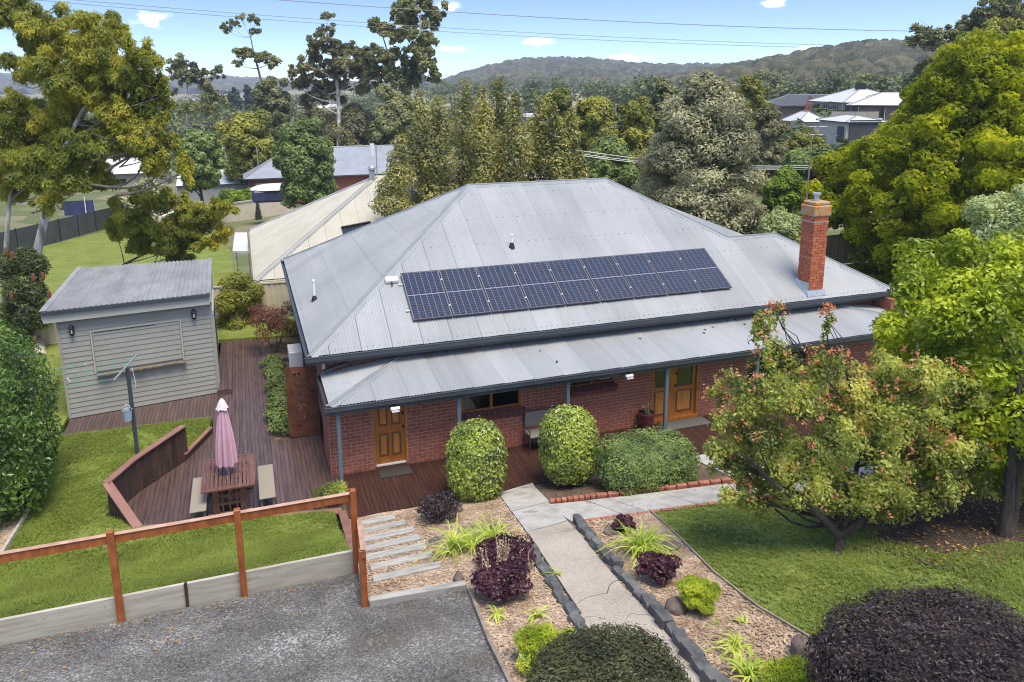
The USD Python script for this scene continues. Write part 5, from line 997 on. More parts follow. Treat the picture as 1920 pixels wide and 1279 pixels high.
# ---- loose stuff on the ground
from shapely import contains_xy
def sample(poly, n, seed, box_=None):
    r = np.random.default_rng(seed); x0, y0, x1, y1 = box_ or poly.bounds; out = np.zeros((0, 2))
    while len(out) < n:
        p = r.uniform((x0, y0), (x1, y1), (n * 2, 2)); out = np.vstack([out, p[contains_xy(poly, p[:, 0], p[:, 1])]])
    return out[:n]
def tuft(seed, n=9, h=.045, sp_=.055):
    g = np.random.default_rng(seed); mb = MB()
    for k in range(n):
        b = np.r_[g.normal(size=2) * sp_ * .5, 0]; a = g.random() * 6.28; d = np.array([math.cos(a), math.sin(a), 0]); l_ = h * g.uniform(.5, 1.2); s_ = np.array([-d[1], d[0], 0]) * .005; m = b + d * l_ * .25 + [0, 0, l_ * .6]; e = b + d * l_ * .7 + [0, 0, l_ * .85]; mb.add([b - s_, b + s_, m + s_ * .8, m - s_ * .8, e], [(0, 1, 2), (0, 2, 3), (3, 2, 4)])
    return mb
tufts = [(tuft(s), M['grass']) for s in range(4)]
def blob(seed, sc, flat=.6):
    m = trimesh.creation.icosphere(1 if sc > .05 else 0); v = np.array(m.vertices); v *= (1 + .5 * (meshkit.noise(v * 2 + seed, seed)[:, None] - .5)); v *= [1, .8, flat]; return MB().add(v * sc, m.faces)
def grass(name, lab, poly, n, zf, seed, box_, s0=.8, s1=1.3):
    p = sample(poly, n, seed, box_); r = np.random.default_rng(seed); d = meshkit.fbm(np.column_stack([p * .9, p[:, :1] * 0]), 3, 4); keep_ = r.random(n) < np.clip(3.2 * d - .72, .12, 1); p = p[keep_]; n = len(p)
    scatter(None, name, tufts, np.column_stack([p, zf(p[:, 0], p[:, 1]) - .004]), r.random(n) * 6.28, np.repeat(r.uniform(s0, s1, (n, 1)), 3, 1), r.integers(0, 4, n), lab, 'grass')
grass('grass', 'short mown grass of the left lawn', lawnLP, 42000, lawnz, 31, (-6.4, -4.9, .0, 6.5))
grass('grass', 'mown grass with clover of the right lawn', lawnRP.difference(soilP.buffer(-.5)), 62000, terr, 32, (4.7, -12.6, 16, -4.2), .75, 1.25)
def strew(name, lab, polys, n, seed, protos, zf, box_, smin, smax, cat):
    p = sample(polys, n, seed, box_); r = np.random.default_rng(seed); s = r.uniform(smin, smax, (n, 1)) * r.uniform(.7, 1.3, (n, 3)); scatter(None, name, protos, np.column_stack([p, zf(p[:, 0], p[:, 1]) + .006]), r.random(n) * 6.28, s, r.integers(0, len(protos), n), lab, cat)
strew('gravel', 'loose blue grey stones on the drive', driveP, 16000, 41, [(blob(k, .014), M['pebble']) for k in range(3)], terr, (-6.2, -10, 1.4, -5), .5, 1.3, 'gravel')
chips = [(MB().box((0, 0, .004), (.055, .02, .008), R=trimesh.transformations.euler_matrix(.15 * k - .2, .25 - .2 * k, 0)[:3, :3]), M['chip']) for k in range(3)]
strew('wood_chips', 'loose wood chips on the tan bed left of the path', bedL, 9000, 42, chips, lambda x, y: terr(x, y) + .01, (-.1, -11, 3.4, -2), .4, 1.1, 'wood chips'); strew('wood_chips', 'loose wood chips on the tan bed right of the path', bedR, 8000, 43, chips, lambda x, y: terr(x, y) + .01, (2.6, -11.5, 5.6, -4.6), .4, 1.1, 'wood chips')
cv = []
for k in range(3):
    v, f = leaf_arrays(np.zeros((3, 3)) + np.array([[.012, 0, .03], [-.008, .012, .032], [-.008, -.012, .028]]), np.array([[.2, .1, 1.0], [-.2, .2, 1.0], [0, -.3, 1.0]]), np.array([.024, .026, .022]), .8, .1, np.random.default_rng(k)); cv.append((MB().add(v, f), M['clover']))
strew('clover', 'pale clover leaves dotted through the right lawn', lawnRP.difference(soilP.buffer(-.2)), 5200, 46, cv, terr, (4.8, -11.5, 12, -4.4), .7, 1.5, 'clover')
lf = []
for k in range(3):
    v, f = leaf_arrays(np.zeros((1, 3)), np.array([[.3 * k - .3, .2, 1.0]]), np.array([.07]), .55, .3, np.random.default_rng(k)); lf.append((MB().add(v, f), M['litter']))
strew('fallen_leaves', 'scattered fallen leaves under the lime green tree', soilP, 1500, 44, lf, lambda x, y: terr(x, y) + .03, (8, -11, 16, -5), .6, 1.2, 'leaves')
strew('fallen_leaves', 'few dry leaves blown along the edge of the drive', driveP.intersection(sbox(-6, -6.3, 0, -5.1)), 200, 45, lf, lambda x, y: terr(x, y) + .015, None, .4, .9, 'leaves')

# ================================================================ plants near the house
b, c, r = ((2.856, -2.144, 0.039), (2.919, -1.971, 0.856), (0.64, 0.64, 0.911)); clipped('clipped_shrub', 'clipped barrel shaped shrub left of the path top', 'shrub', b, c, (r[0] * .95, r[0] * .95, r[2] * .95), 'l_topiary', 9500, .078, 1, 2.7, rough=.065, group='clipped shrubs flanking the path')
b, c, r = ((4.799, -2.468, 0.124), (4.96, -2.305, 1.043), (0.64, 0.64, 0.877)); clipped('clipped_shrub', 'clipped barrel shaped shrub right of the path before the bench', 'shrub', b, c, (r[0] * .95, r[0] * .95, r[2] * .95), 'l_topiary', 9500, .078, 2, 2.7, rough=.065, group='clipped shrubs flanking the path')
b, c, r = ((6.356, -3.307, 0.351), (6.393, -3.205, 0.833), (1.07, 1.07, 0.551)); clipped('clipped_mound', 'broad clipped mound hedge with pale green top beside the slabs', 'shrub', b, c, (r[0] * 1.0, r[0] * .72, r[2] * .92), 'l_mound', 17000, .055, 3, 4.0, rough=.07)
b, c, r = ((1.761, -3.162, 0.313), (1.777, -3.103, 0.584), (0.412, 0.412, 0.249)); loose_bush('dark_shrub', 'small dark purple shrub beside the top of the timber steps', 'shrub', b, lobes(c, r[0], r[2], 12, .45, 3), 'l_black', 2600, .06, 4)
b, c, r = ((2.196, -6.122, 1.063), (2.188, -6.054, 1.337), (0.496, 0.496, 0.118)); loose_bush('burgundy_shrub', 'burgundy leafed plant with dry seed stems left of the path', 'plant', b, lobes(c, r[0], r[2] * .9, 14, .4, 5), 'l_purple', 3000, .07, 5)
b2, c, r = ((1.771, -7.064, 1.27), (1.8, -7.007, 1.553), (0.435, 0.435, 0.213)); loose_bush('burgundy_shrub', 'darkest burgundy plant in front of the seeding one', 'plant', b2, lobes(c, r[0], r[2] * .9, 14, .4, 6), 'l_purple', 3600, .07, 6)
sd = thing('seed_stems', 'upright dry seed stems among the burgundy plants', 'plant', b, None); g = np.random.default_rng(3); mb = MB(); hd = []
for k in range(26):
    p = np.array(b2) + np.r_[g.normal(size=2) * [.16, .12], 0] + (np.array(b) - np.array(b2)) * g.uniform(.2, .9); e = p + np.r_[g.normal(size=2) * .12, g.uniform(.45, .75)]; mb.tube([p, e], .006, 4)
    for w in range(14): hd.append(p + (e - p) * g.uniform(.45, 1) + g.normal(size=3) * .015)
mb.build(sd, 'stalk', M['chip']); hd = np.array(hd); v, f = leaf_arrays(hd, g.normal(size=hd.shape), np.full(len(hd), .03), .8, rng=g); MB().add(v, f).build(sd, 'seed_head', M['l_dry'])
b, c, r = ((4.589, -5.711, 0.973), (4.592, -5.674, 1.132), (0.202, 0.202, 0.175)); loose_bush('burgundy_shrub', 'smallest burgundy plant next to a boulder right of the path', 'plant', b, lobes(c, r[0], r[2], 10, .45, 7), 'l_purple', 1300, .06, 7)
b, c, r = ((4.135, -7.675, 1.407), (4.136, -7.624, 1.622), (0.343, 0.343, 0.167)); loose_bush('burgundy_shrub', 'rounded burgundy plant in the middle of the right bed', 'plant', b, lobes(c, r[0], r[2], 12, .42, 8), 'l_purple', 2600, .065, 8)
b, c, r = ((-0.181, -1.123, -0.005), (-0.15, -1.088, 0.188), (0.366, 0.366, 0.172)); loose_bush('speckled_bush', 'small red and lime bush at the deck corner behind the tall fence post', 'shrub', b, lobes(c, r[0], r[2], 12, .45, 9), 'l_prunus', 2600, .05, 9)
for (u, lab, n, w) in ((((1.573, -5.048, 0.823), 0.562), 'lime strap leafed clump left of the seeding burgundy plant', 60, .022), (((2.317, -5.029, 0.815), 0.573), 'lime strap leafed clump above the seeding burgundy plant', 70, .022), (((1.922, -5.021, 0.812), 0.492), 'lime strap leafed clump between the other two of the left bed', 55, .02), (((4.414, -6.664, 1.183), 0.553), 'large lime grassy clump between the two right burgundy plants', 150, .02), (((3.988, -9.773, 1.867), 0.282), 'lime grassy clump beside the lower right rock', 50, .018), (((3.766, -10.308, 1.984), 0.316), 'variegated strap clump at the bottom of the right bed', 60, .022),
                       (((1.525, -7.559, 1.382), 0.261), 'young strap plant in the left bed beside the drive edging', 14, .03), (((2.036, -7.853, 1.447), 0.273), 'young strap plant with browned tips nearer the path', 14, .028), (((4.156, -9.117, 1.722), 0.159), 'thin wispy grass shoot in the right bed', 10, .012), (((4.493, -9.26, 1.755), 0.158), 'small broad leafed seedling in the right bed', 12, .02), (((2.832, -6.777, 1.21), 0.221), 'thin pale shoots by the left path stones', 10, .014)):
    strap_plant('strap_plant', lab, 'plant', u[0], n, u[1] * (1.9 if n > 20 else 1.5), w * 1.15, 'l_strap', int(u[0][0] * 100) % 97, spread=1.1)
u = ((1.436, -9.057, 1.709), 0.398); strap_plant('iris_plant', 'pale grey green sword leaves beside the gold conifer', 'plant', u[0], 14, u[1] * 1.2, .05, 'l_iris', 4, spread=.6)
for (u, lab, n, sd_) in ((((1.649, -9.005, 1.698), (1.704, -8.97, 1.927), (0.403, 0.403, 0.238)), 'spreading gold conifer left of the dark ball hedge', 9000, 1), (((4.151, -8.743, 1.642), (4.168, -8.688, 1.897), (0.309, 0.309, 0.245)), 'round gold conifer in the middle of the right bed', 7500, 2), (((3.949, -10.967, 2.132), (3.97, -10.918, 2.369), (0.423, 0.423, 0.143)), 'gold conifer at the bottom edge beside the purple hedge', 8000, 3)):
    b, c, r = u; cl_ = lobes(c, r[0] * .95, r[2] * .95, 22, .36, sd_, low=-.8); loose_bush('gold_conifer', lab, 'shrub', b, cl_, 'l_conifer', n, .06, sd_ + 20, group=None, asp=.22, upw=.5, jitter=.7, inner=.2)
b, c, r = ((1.85, -10.568, 2.044), (1.887, -10.466, 2.529), (0.839, 0.839, 0.331)); clipped('ball_hedge', 'large dark olive clipped ball hedge at the bottom centre', 'hedge', b, c, r, 'l_hebe', 34000, .045, 12, 2.4, asp=.42, rough=.09)
b, c, r = ((4.723, -12.081, 2.377), (4.865, -11.965, 3.074), (1.24, 1.24, 0.46)); clipped('purple_hedge', 'big near black purple hedge in the lower right corner', 'hedge', b, (c[0], c[1], c[2]), (r[0], r[0] * .8, r[2] * .92), 'l_black', 56000, .045, 13, 3.0, asp=.42, rough=.12)
b, c, r = ((-6.927, 0.393, -0.004), (-7.045, 0.907, 1.98), (1.373, 1.373, 2.142)); clipped('tall_clipped_shrub', 'tall glossy green clipped shrub at the left edge', 'shrub', b, c, (r[0], r[0], r[2]), 'l_dark', 24000, .095, 14, 2.8, rough=.11)
g = np.random.default_rng(6)
for k in range(8):
    y = 2.85 + k * .72; x = -.93 + g.normal() * .05; s = .33 + g.normal() * .03; lab = ['nearest', 'second', 'third', 'fourth', 'fifth', 'sixth', 'seventh', 'farthest'][k] + ' low bright green bush of the row between deck and house'
    loose_bush('low_green_bush', lab, 'plant', (x, y, -.03), lobes((x, y, .16), s, .24, 10, .45, k), 'l_green', 1100, .085, 50 + k, group='low bushes in the narrow bed')
loose_bush('bronze_maple', 'spiky bronze leafed shrub at the far end of the narrow bed', 'shrub', (-.80, 9.4, 0), [(-.8 + .55 * math.cos(k * 1.3), 9.4 + .55 * math.sin(k * 1.3), .75 + .35 * (k % 3), .32, .26) for k in range(9)] + [(-.8, 9.4, 1.2, .3, .45)], 'l_bronze', 3600, .10, 60, asp=.25)
g = np.random.default_rng(10)
def boulder(lab, u, sx, sy, sz, seed, name='boulder'):
    m = trimesh.creation.icosphere(3); v = np.array(m.vertices); v *= 1 + .45 * (meshkit.fbm(v * 1.3 + seed * 3, 3, seed)[:, None] - .5); tb_ = thing(name, lab, 'rock', u); MB().add(v * [sx, sy, sz] + np.array(u) + [0, 0, sz * .45], m.faces).build(tb_, 'rock', M['boulder'], smooth=50)
boulder('brown boulder beside the smallest burgundy plant', (4.388, -5.603, 0.951), .16, .14, .11, 1); boulder('flat brown stone in the right bed left of the rounded burgundy plant', (4.009, -6.735, 1.201), .17, .08, .05, 2); boulder('round dark boulder left of the round gold conifer', (3.893, -8.555, 1.598), .17, .15, .14, 3)
boulder('grey brown rock at the edge of the right bed near the purple hedge', (4.657, -10.182, 1.956), .13, .15, .16, 4); boulder('brown rock half hidden by grass at the lawn edge', (4.93, -6.702, 1.192), .20, .14, .09, 5); boulder('upright reddish stone at the end of the drive sleeper', (1.324, -6.316, 1.107), .09, .08, .17, 6); boulder('pale rock beside the dark purple shrub', (2.264, -2.777, 0.207), .12, .10, .10, 7)
for u, lab in (((2.031, -4.027, 0.544), 'flat grey disc stone nearest the lime strap clump'), ((2.605, -4.235, 0.603), 'flat grey disc stone near the path'), ((1.446, -4.293, 0.618), 'flat grey disc stone nearest the timber steps')): boulder(lab, u, .15, .13, .035, 9, 'stepping_stone')

# ================================================================ near trees
PR = (((7.201, -8.039, 1.425), (7.248, -7.985, 1.719), (7.627, -7.721, 2.021), (7.953, -7.497, 2.526), (8.199, -7.318, 3.182)), ((5.774, -7.318, 4.105, 0.384, 0.334), (5.565, -7.182, 3.537, 0.322, 0.382), (6.002, -7.006, 2.725, 0.406, 0.397), (6.488, -7.017, 4.348, 0.364, 0.347), (6.344, -7.642, 3.886, 0.457, 0.416), (6.446, -7.489, 2.979, 0.497, 0.428), (6.682, -7.65, 2.407, 0.499, 0.327), (6.888, -7.891, 3.461, 0.5, 0.417), (7.403, -7.544, 2.503, 0.529, 0.37), (7.174, -8.273, 2.465, 0.482, 0.249), (7.772, -8.018, 3.006, 0.554, 0.426), (7.865, -7.731, 3.603, 0.518, 0.432), (8.366, -7.97, 3.812, 0.514, 0.385), (8.433, -8.066, 2.63, 0.539, 0.391), (8.781, -7.891, 3.057, 0.529, 0.441), (9.559, -7.874, 3.405, 0.466, 0.403), (8.977, -8.535, 3.048, 0.465, 0.381), (9.024, -8.299, 2.307, 0.454, 0.279), (9.687, -8.227, 3.677, 0.296, 0.296), (9.368, -8.51, 3.246, 0.273, 0.307), (6.229, -7.103, 4.932, 0.186, 0.356), (6.635, -6.802, 5.175, 0.122, 0.192), (7.0, -7.405, 4.421, 0.29, 0.341), (7.269, -7.246, 5.057, 0.103, 0.309), (5.651, -6.731, 3.843, 0.192, 0.245), (8.008, -8.059, 2.134, 0.434, 0.243), (7.547, -7.542, 4.126, 0.344, 0.301), (8.51, -7.548, 4.278, 0.396, 0.308), (8.636, -8.306, 4.356, 0.375, 0.291), (6.227, -7.316, 2.267, 0.35, 0.297), (7.463, -7.46, 4.381, 0.103, 0.344), (5.89, -7.501, 3.446, 0.376, 0.335), (6.984, -7.257, 3.723, 0.393, 0.349), (7.729, -7.296, 3.534, 0.4, 0.356), (7.865, -8.091, 3.393, 0.38, 0.338), (8.884, -8.114, 3.049, 0.392, 0.348), (6.774, -7.726, 2.945, 0.382, 0.34), (8.393, -8.049, 2.245, 0.35, 0.263), (9.466, -8.401, 2.421, 0.35, 0.262), (5.701, -7.455, 2.444, 0.255, 0.221), (7.354, -7.657, 2.04, 0.352, 0.211), (8.066, -7.574, 4.067, 0.348, 0.296), (8.816, -7.838, 3.972, 0.349, 0.297), (6.818, -7.024, 4.122, 0.298, 0.298), (9.302, -8.207, 4.048, 0.309, 0.258), (5.602, -6.964, 2.965, 0.227, 0.262), (6.337, -7.139, 2.539, 0.353, 0.265)))
pb = (6.675, -8.604, 1.608)
tr = clump_tree('plum_tree', 'spreading open tree with coral tipped new leaves on the right lawn', pb, PR[0], PR[1], 'l_prunus', 'bark', .10, 62000, .066, 71, asp=.55, shell=.1, jitter=.8, inner=.3, svar=.45, upw=.3, spread=1.1, nsub=7, subr=(.35, .75), kmin=6, limbmax=2.2)
g = np.random.default_rng(9); cl = []
for c in PR[1]:
    for w in range(11):
        d = g.normal(size=3); d[2] = abs(d[2]) * 1.2; d /= np.linalg.norm(d); cl.append((c[0] + d[0] * c[3] * 1.1, c[1] + d[1] * c[3] * 1.1, c[2] + d[2] * c[4] * 1.15, .10, .09))
v, f = foliage(cl, 4200, .056, 5, asp=.5, shell=.1, jitter=.8, inner=.5); MB().add(v, f).build(tr, 'new_growth', M['l_red'])
mb = MB(); bb = np.array(pb); l_ = [np.array(q) for q in ((7.241, -7.981, 1.728), (6.822, -7.947, 2.166), (6.128, -7.797, 2.685), (5.559, -7.569, 3.262))]; r_ = [np.array(q) for q in ((7.265, -7.989, 1.728), (7.808, -7.921, 1.903), (8.731, -7.823, 2.304), (9.657, -7.838, 2.69))]; k_ = [np.array(q) for q in ((7.247, -8.015, 1.593), (7.213, -8.114, 2.041), (6.647, -8.337, 3.006), (6.642, -8.345, 3.879))]
for q in (l_, r_):
    s = np.linspace(0, 3, 12); mb.tube(np.column_stack([np.interp(s, range(4), [p[k] for p in q]) for k in range(3)]), .066 * (1 - .28 * s) + .008, 8)
mb.build(tr, 'limb', M['bark'], smooth=60)
b = (9.869, -8.811, 1.654); cr = (10.784, -7.485, 4.007, 2.056, 2.268)
cl = lobes(cr[:3], cr[3], cr[4], 76, .22, 22, low=-1.0, inset=.84, rag=.12) + [tuple((10.402, -6.863, 6.056)) + (.28, .32), tuple((9.421, -6.802, 5.324)) + (.35, .35), tuple((9.0, -6.918, 4.674)) + (.3, .35)]
lt = tree('lime_leafed_tree', 'bright lime green glossy tree at the right end of the verandah', b, (b[0] + .05, b[1] + .25, b[2] + 3.2, .5, .5), 'l_lime', 'bark', n=44000, size=.105, seed=22, upw=.25, jitter=.6, r0=.11, trunktop=.5, ntips=5, asp=.55, extra=cl)
MB().tube([np.array(b) + np.array(o_) for o_ in ((.17, .06, -.1), (.19, .08, .5), (.22, .12, 1.1), (.27, .16, 1.8), (.30, .2, 2.6))], [.11, .09, .08, .07, .05], 8).build(lt, 'trunk', M['bark'], smooth=60)
cr = (28.781, 7.576, 4.795, 6.632, 5.705); cl = []
for c in lobes(cr[:3], cr[3], cr[4], 420, .070, 31, low=-.95, inset=.94, rag=.07) + lobes(cr[:3], cr[3], cr[4], 280, .095, 33, low=-.95, inset=.86, rag=.08):
    t_ = (c[2] - cr[2]) / cr[4]; k_ = 1 - .40 * float(sstep(.0, .6, t_)); cl.append((cr[0] + (c[0] - cr[0]) * k_, cr[1] + (c[1] - cr[1]) * k_, c[2], c[3], c[4]))
tree('round_tree', 'very large dense rounded yellow green tree behind the chimney', (cr[0], cr[1], float(gz(0, cr[1]))), cr, 'l_big', 'grey_bark', n=170000, size=.185, seed=31, r0=.35, asp=.55, extra=cl, upw=.3, jitter=.5, tri=True)
cr = (21.237, 0.406, 4.634, 1.485, 1.077); tree('pale_flowering_tree', 'pale silvery flowering tree at the right edge before the big rounded tree', (cr[0], cr[1], 0), cr, 'l_pale', 'grey_bark', lobe=(26, .3), n=12000, size=.13, seed=32, asp=.5)
# eucalypts behind the shed
A = (((-8.794, 13.7, 0.313), (-8.859, 14.19, 2.273), (-8.459, 14.338, 3.485), (-8.138, 14.492, 4.604), (-7.731, 14.661, 5.909), (-6.969, 14.794, 7.586), (-5.952, 14.792, 9.076)), ((-8.417, 16.176, 11.139, 0.861, 0.861), (-7.507, 17.046, 10.939, 1.037, 0.837), (-6.057, 14.228, 10.426, 0.89, 0.778), (-5.568, 16.003, 10.147, 0.892, 0.833), (-4.672, 14.153, 9.899, 0.717, 0.717), (-6.616, 14.82, 9.262, 1.138, 0.853), (-5.463, 15.55, 8.89, 1.086, 0.889), (-4.265, 14.117, 9.256, 0.495, 0.8), (-4.5, 14.156, 8.137, 0.691, 0.806), (-7.313, 13.992, 9.071, 0.915, 0.732), (-5.957, 15.116, 7.843, 0.878, 0.625), (-4.101, 13.787, 7.389, 0.421, 0.728), (-4.967, 13.706, 7.317, 0.662, 0.605), (-8.418, 16.621, 9.856, 0.981, 0.883), (-3.816, 13.739, 8.512, 0.304, 0.57), (-8.808, 16.27, 11.502, 0.762, 0.762), (-7.77, 14.828, 10.699, 0.925, 0.74), (-6.721, 15.065, 10.187, 0.948, 0.758), (-5.788, 14.062, 9.615, 0.931, 0.744), (-4.979, 13.872, 9.069, 0.844, 0.75), (-7.221, 15.733, 8.322, 0.978, 0.782), (-6.091, 14.175, 8.523, 0.845, 0.751), (-5.305, 14.285, 8.049, 0.86, 0.688), (-4.632, 15.148, 8.695, 0.69, 0.788), (-6.797, 15.674, 7.351, 0.791, 0.632), (-5.828, 14.645, 6.807, 0.699, 0.582), (-7.691, 15.213, 7.865, 0.864, 0.691), (-4.627, 13.482, 7.042, 0.567, 0.68), (-5.862, 14.503, 11.073, 0.746, 0.56), (-7.328, 12.125, 5.886, 0.704, 0.598), (-6.886, 11.961, 6.76, 0.698, 0.628), (-7.806, 12.57, 5.23, 0.608, 0.465), (-6.699, 12.136, 5.947, 0.638, 0.532), (-8.167, 13.181, 5.895, 0.651, 0.542), (-6.266, 11.956, 6.742, 0.633, 0.598), (-5.319, 16.001, 10.819, 0.791, 0.593), (-4.182, 14.37, 9.818, 0.459, 0.574), (-7.88, 14.62, 9.437, 0.834, 0.741), (-4.55, 13.874, 6.443, 0.578, 0.693), (-4.14, 13.795, 6.052, 0.465, 0.774), (-3.407, 13.25, 5.885, 0.346, 0.576), (-3.709, 13.848, 6.9, 0.31, 0.503)))
clump_tree('eucalyptus_tree', 'big leaning eucalyptus with pale trunk and olive gold crown beside the shed', (-8.32, 11.395, -0.001), A[0], A[1], 'l_gum', 'gum_bark', .24, 130000, .19, 81, group=None, limbmax=2.6, limbbark='grey_bark', kmin=5, asp=.2, droop=.9, shell=.35, jitter=.5, inner=.3)
A = (((-10.427, 17.482, 2.391), (-10.254, 17.713, 3.612), (-9.955, 18.044, 5.444), (-9.573, 18.298, 7.072)), ((-9.251, 17.893, 8.202, 0.82, 0.718), (-9.61, 17.749, 7.204, 1.024, 0.922), (-8.647, 18.87, 7.336, 0.963, 0.856), (-8.845, 16.505, 6.166, 1.101, 0.801), (-8.109, 17.822, 6.234, 0.841, 0.841), (-10.244, 18.646, 5.285, 0.848, 0.742), (-7.14, 16.391, 6.118, 0.915, 0.813), (-6.601, 16.073, 5.621, 0.65, 0.569), (-8.232, 16.851, 5.194, 0.821, 0.452), (-11.035, 19.122, 6.431, 1.058, 1.058), (-9.14, 18.279, 6.855, 1.049, 0.839), (-8.434, 16.706, 5.526, 0.813, 0.61), (-7.496, 17.384, 6.87, 0.727, 0.623), (-9.733, 18.257, 4.989, 0.845, 0.591), (-7.04, 16.806, 5.146, 0.665, 0.457)))
clump_tree('eucalyptus_tree', 'second eucalyptus at the left edge with low golden foliage', (-12.257, 22.822, -1.592), A[0], A[1], 'l_gum', 'gum_bark', .18, 75000, .19, 82, limbmax=2.6, limbbark='grey_bark', kmin=4, asp=.2, droop=.9, shell=.35, jitter=.5, inner=.3)
A = (((-6.386, 16.998, 1.743), (-5.211, 16.761, 2.476), (-3.864, 16.363, 2.787), (-2.71, 16.068, 3.246)), ((-5.837, 16.012, 4.045, 0.787, 0.662), (-5.041, 15.997, 3.471, 0.88, 0.88), (-4.157, 17.555, 3.262, 0.843, 0.843), (-2.991, 16.566, 3.687, 0.913, 0.696), (-4.564, 16.047, 4.496, 0.586, 0.461), (-5.535, 16.729, 2.724, 0.771, 0.557), (-3.872, 16.254, 2.633, 0.903, 0.559), (-2.224, 15.416, 4.144, 0.507, 0.422), (-4.275, 17.005, 2.022, 0.748, 0.396), (-5.595, 15.982, 3.615, 0.749, 0.624), (-4.738, 16.375, 2.954, 0.768, 0.598), (-3.53, 16.395, 3.198, 0.777, 0.605), (-2.52, 15.783, 3.022, 0.601, 0.472), (-6.503, 17.56, 3.186, 0.52, 0.52), (-3.795, 17.175, 4.081, 0.569, 0.526), (-5.576, 18.27, 4.354, 0.532, 0.532)))
clump_tree('eucalyptus_tree', 'low slanting eucalyptus with golden drooping foliage behind the shed roof', (-9.271, 32.305, -2.071), A[0], A[1], 'l_gum', 'bark', .12, 66000, .18, 83, limbmax=3.0, kmin=3, asp=.2, droop=.9, shell=.35, jitter=.5, inner=.3)
bq = (-8.922, 12.583, -0.005); cl = [tuple(q) + (.42, .5) for q in ((-9.166, 12.817, 2.898), (-8.638, 12.984, 3.006), (-8.914, 12.334, 2.155), (-8.381, 12.331, 2.014), (-9.374, 12.512, 1.311), (-8.621, 11.901, 1.221), (-8.318, 12.344, 1.249), (-9.101, 12.206, 0.428), (-8.313, 12.518, 2.896))]
bt = loose_bush('banksia_shrub', 'dark needle leafed shrub with orange brown flower cones at the left', 'shrub', bq, cl, 'l_banksia', 11000, .2, 84, asp=.16, jitter=.8, inner=.4)
g = np.random.default_rng(4)
for u in ((-8.786, 11.94, 3.423), (-8.177, 11.563, 2.737), (-7.954, 11.801, 2.698), (-8.898, 11.682, 2.174), (-8.265, 11.117, 0.736), (-7.8, 11.603, 2.092), (-8.997, 12.262, 3.552)):
    MB().tube([np.array(u) + [0, 0, -.14], np.array(u) + [0, 0, -.10], np.array(u) + [.01, 0, .10], np.array(u) + [.01, 0, .14]], [.03, .06, .055, .02], 8).build(bt, 'flower_cone', M['cone'], smooth=60)
cr = (-1.979, 13.078, 0.889, 0.908, 1.505); tree('olive_bush', 'rounded olive green bush between the shed and the cream fence', (-2.105, 12.474, -0.01), cr, 'l_wattle', 'bark', cat='shrub', lobe=(26, .36), n=14000, size=.14, seed=85, asp=.3)

# ================================================================ neighbouring buildings
def hip_house(T, C, Lx, Wy, pitch, wallz, ov, roofm, wallm, rz=0.0, sheetw=None, name='roof', capm='cap', sheet='roof_sheet'):
    """walls and a hipped roof over a rectangle whose near left eave corner is C; the ridge runs along x (or y when Wy is longer)"""
    C = np.array(C, float); a, b = math.cos(rz), math.sin(rz); Xa, Ya = np.array([a, b, 0]), np.array([-b, a, 0]); q = lambda x, y, z: C + Xa * x + Ya * y + np.array([0, 0, z])
    h = min(Lx, Wy) / 2; tz = h * pitch; r1, r2 = (q(h, Wy / 2, tz), q(Lx - h, Wy / 2, tz)) if Lx >= Wy else (q(Lx / 2, h, tz), q(Lx / 2, Wy - h, tz))
    e = [q(0, 0, 0), q(Lx, 0, 0), q(Lx, Wy, 0), q(0, Wy, 0)]
    mb = MB()
    if Lx >= Wy: mb.add([*e, r1, r2], [(0, 1, 5), (0, 5, 4), (1, 2, 5), (2, 3, 4), (2, 4, 5), (3, 0, 4)])
    else: mb.add([*e, r1, r2], [(0, 1, 4), (1, 2, 5), (1, 5, 4), (2, 3, 5), (3, 0, 4), (3, 4, 5)])
    rp = mb.build(T, name, M[roofm])
    MB().box(q(Lx / 2, Wy / 2, (wallz) / 2 - .05), (Lx - 2 * ov, Wy - 2 * ov, -wallz), rz=rz).build(T, 'wall', M[wallm]); mb = MB()
    for i in range(4): mb.bar(e[i] + [0, 0, -.06], e[(i + 1) % 4] + [0, 0, -.06], .10, .12)
    mb.build(T, 'gutter', M['gutter' if roofm != 'cream_roof' else 'cream_cap']); mb = MB()
    for i, rj in ((0, r1), (3, r1 if Lx >= Wy else r2), (1, r2 if Lx >= Wy else r1), (2, r2)): mb.tube([e[i] + [0, 0, .03], rj + [0, 0, .03]], .07, 6)
    mb.tube([r1 + [0, 0, .03], r2 + [0, 0, .03]], .07, 6); mb.build((T, rp), 'ridge_cap', M[capm])
    return q, rp
C = np.array((-1.287, 14.2, 1.37)); nh = thing('cream_house', 'neighbouring house with large cream corrugated hip roof behind the fence', 'house', tuple(C))
tq, W_, L_ = .55, 11.7, 20.0
q, rp = hip_house(nh, C + [0, 0, -.03], L_, W_, tq, -2.5, .5, 'cream_roof', 'render_wall', capm='cream_cap')
cq = 1 / math.hypot(1, tq); sq = tq * cq
sheets(nh, rp, (0, C[1], C[2] + .02), (1, 0, 0), (0, cq, sq), zero, lambda u: max(0, min(u - C[0], W_ / 2, C[0] + L_ - u)) / cq, C[0], C[0] + 9.0, M['cream_roof']); sheets(nh, rp, (C[0], 0, C[2] + .02), (0, 1, 0), (cq, 0, sq), zero, lambda u: max(0, min(u - C[1], C[1] + W_ - u)) / cq, C[1], C[1] + W_, M['cream_roof'])
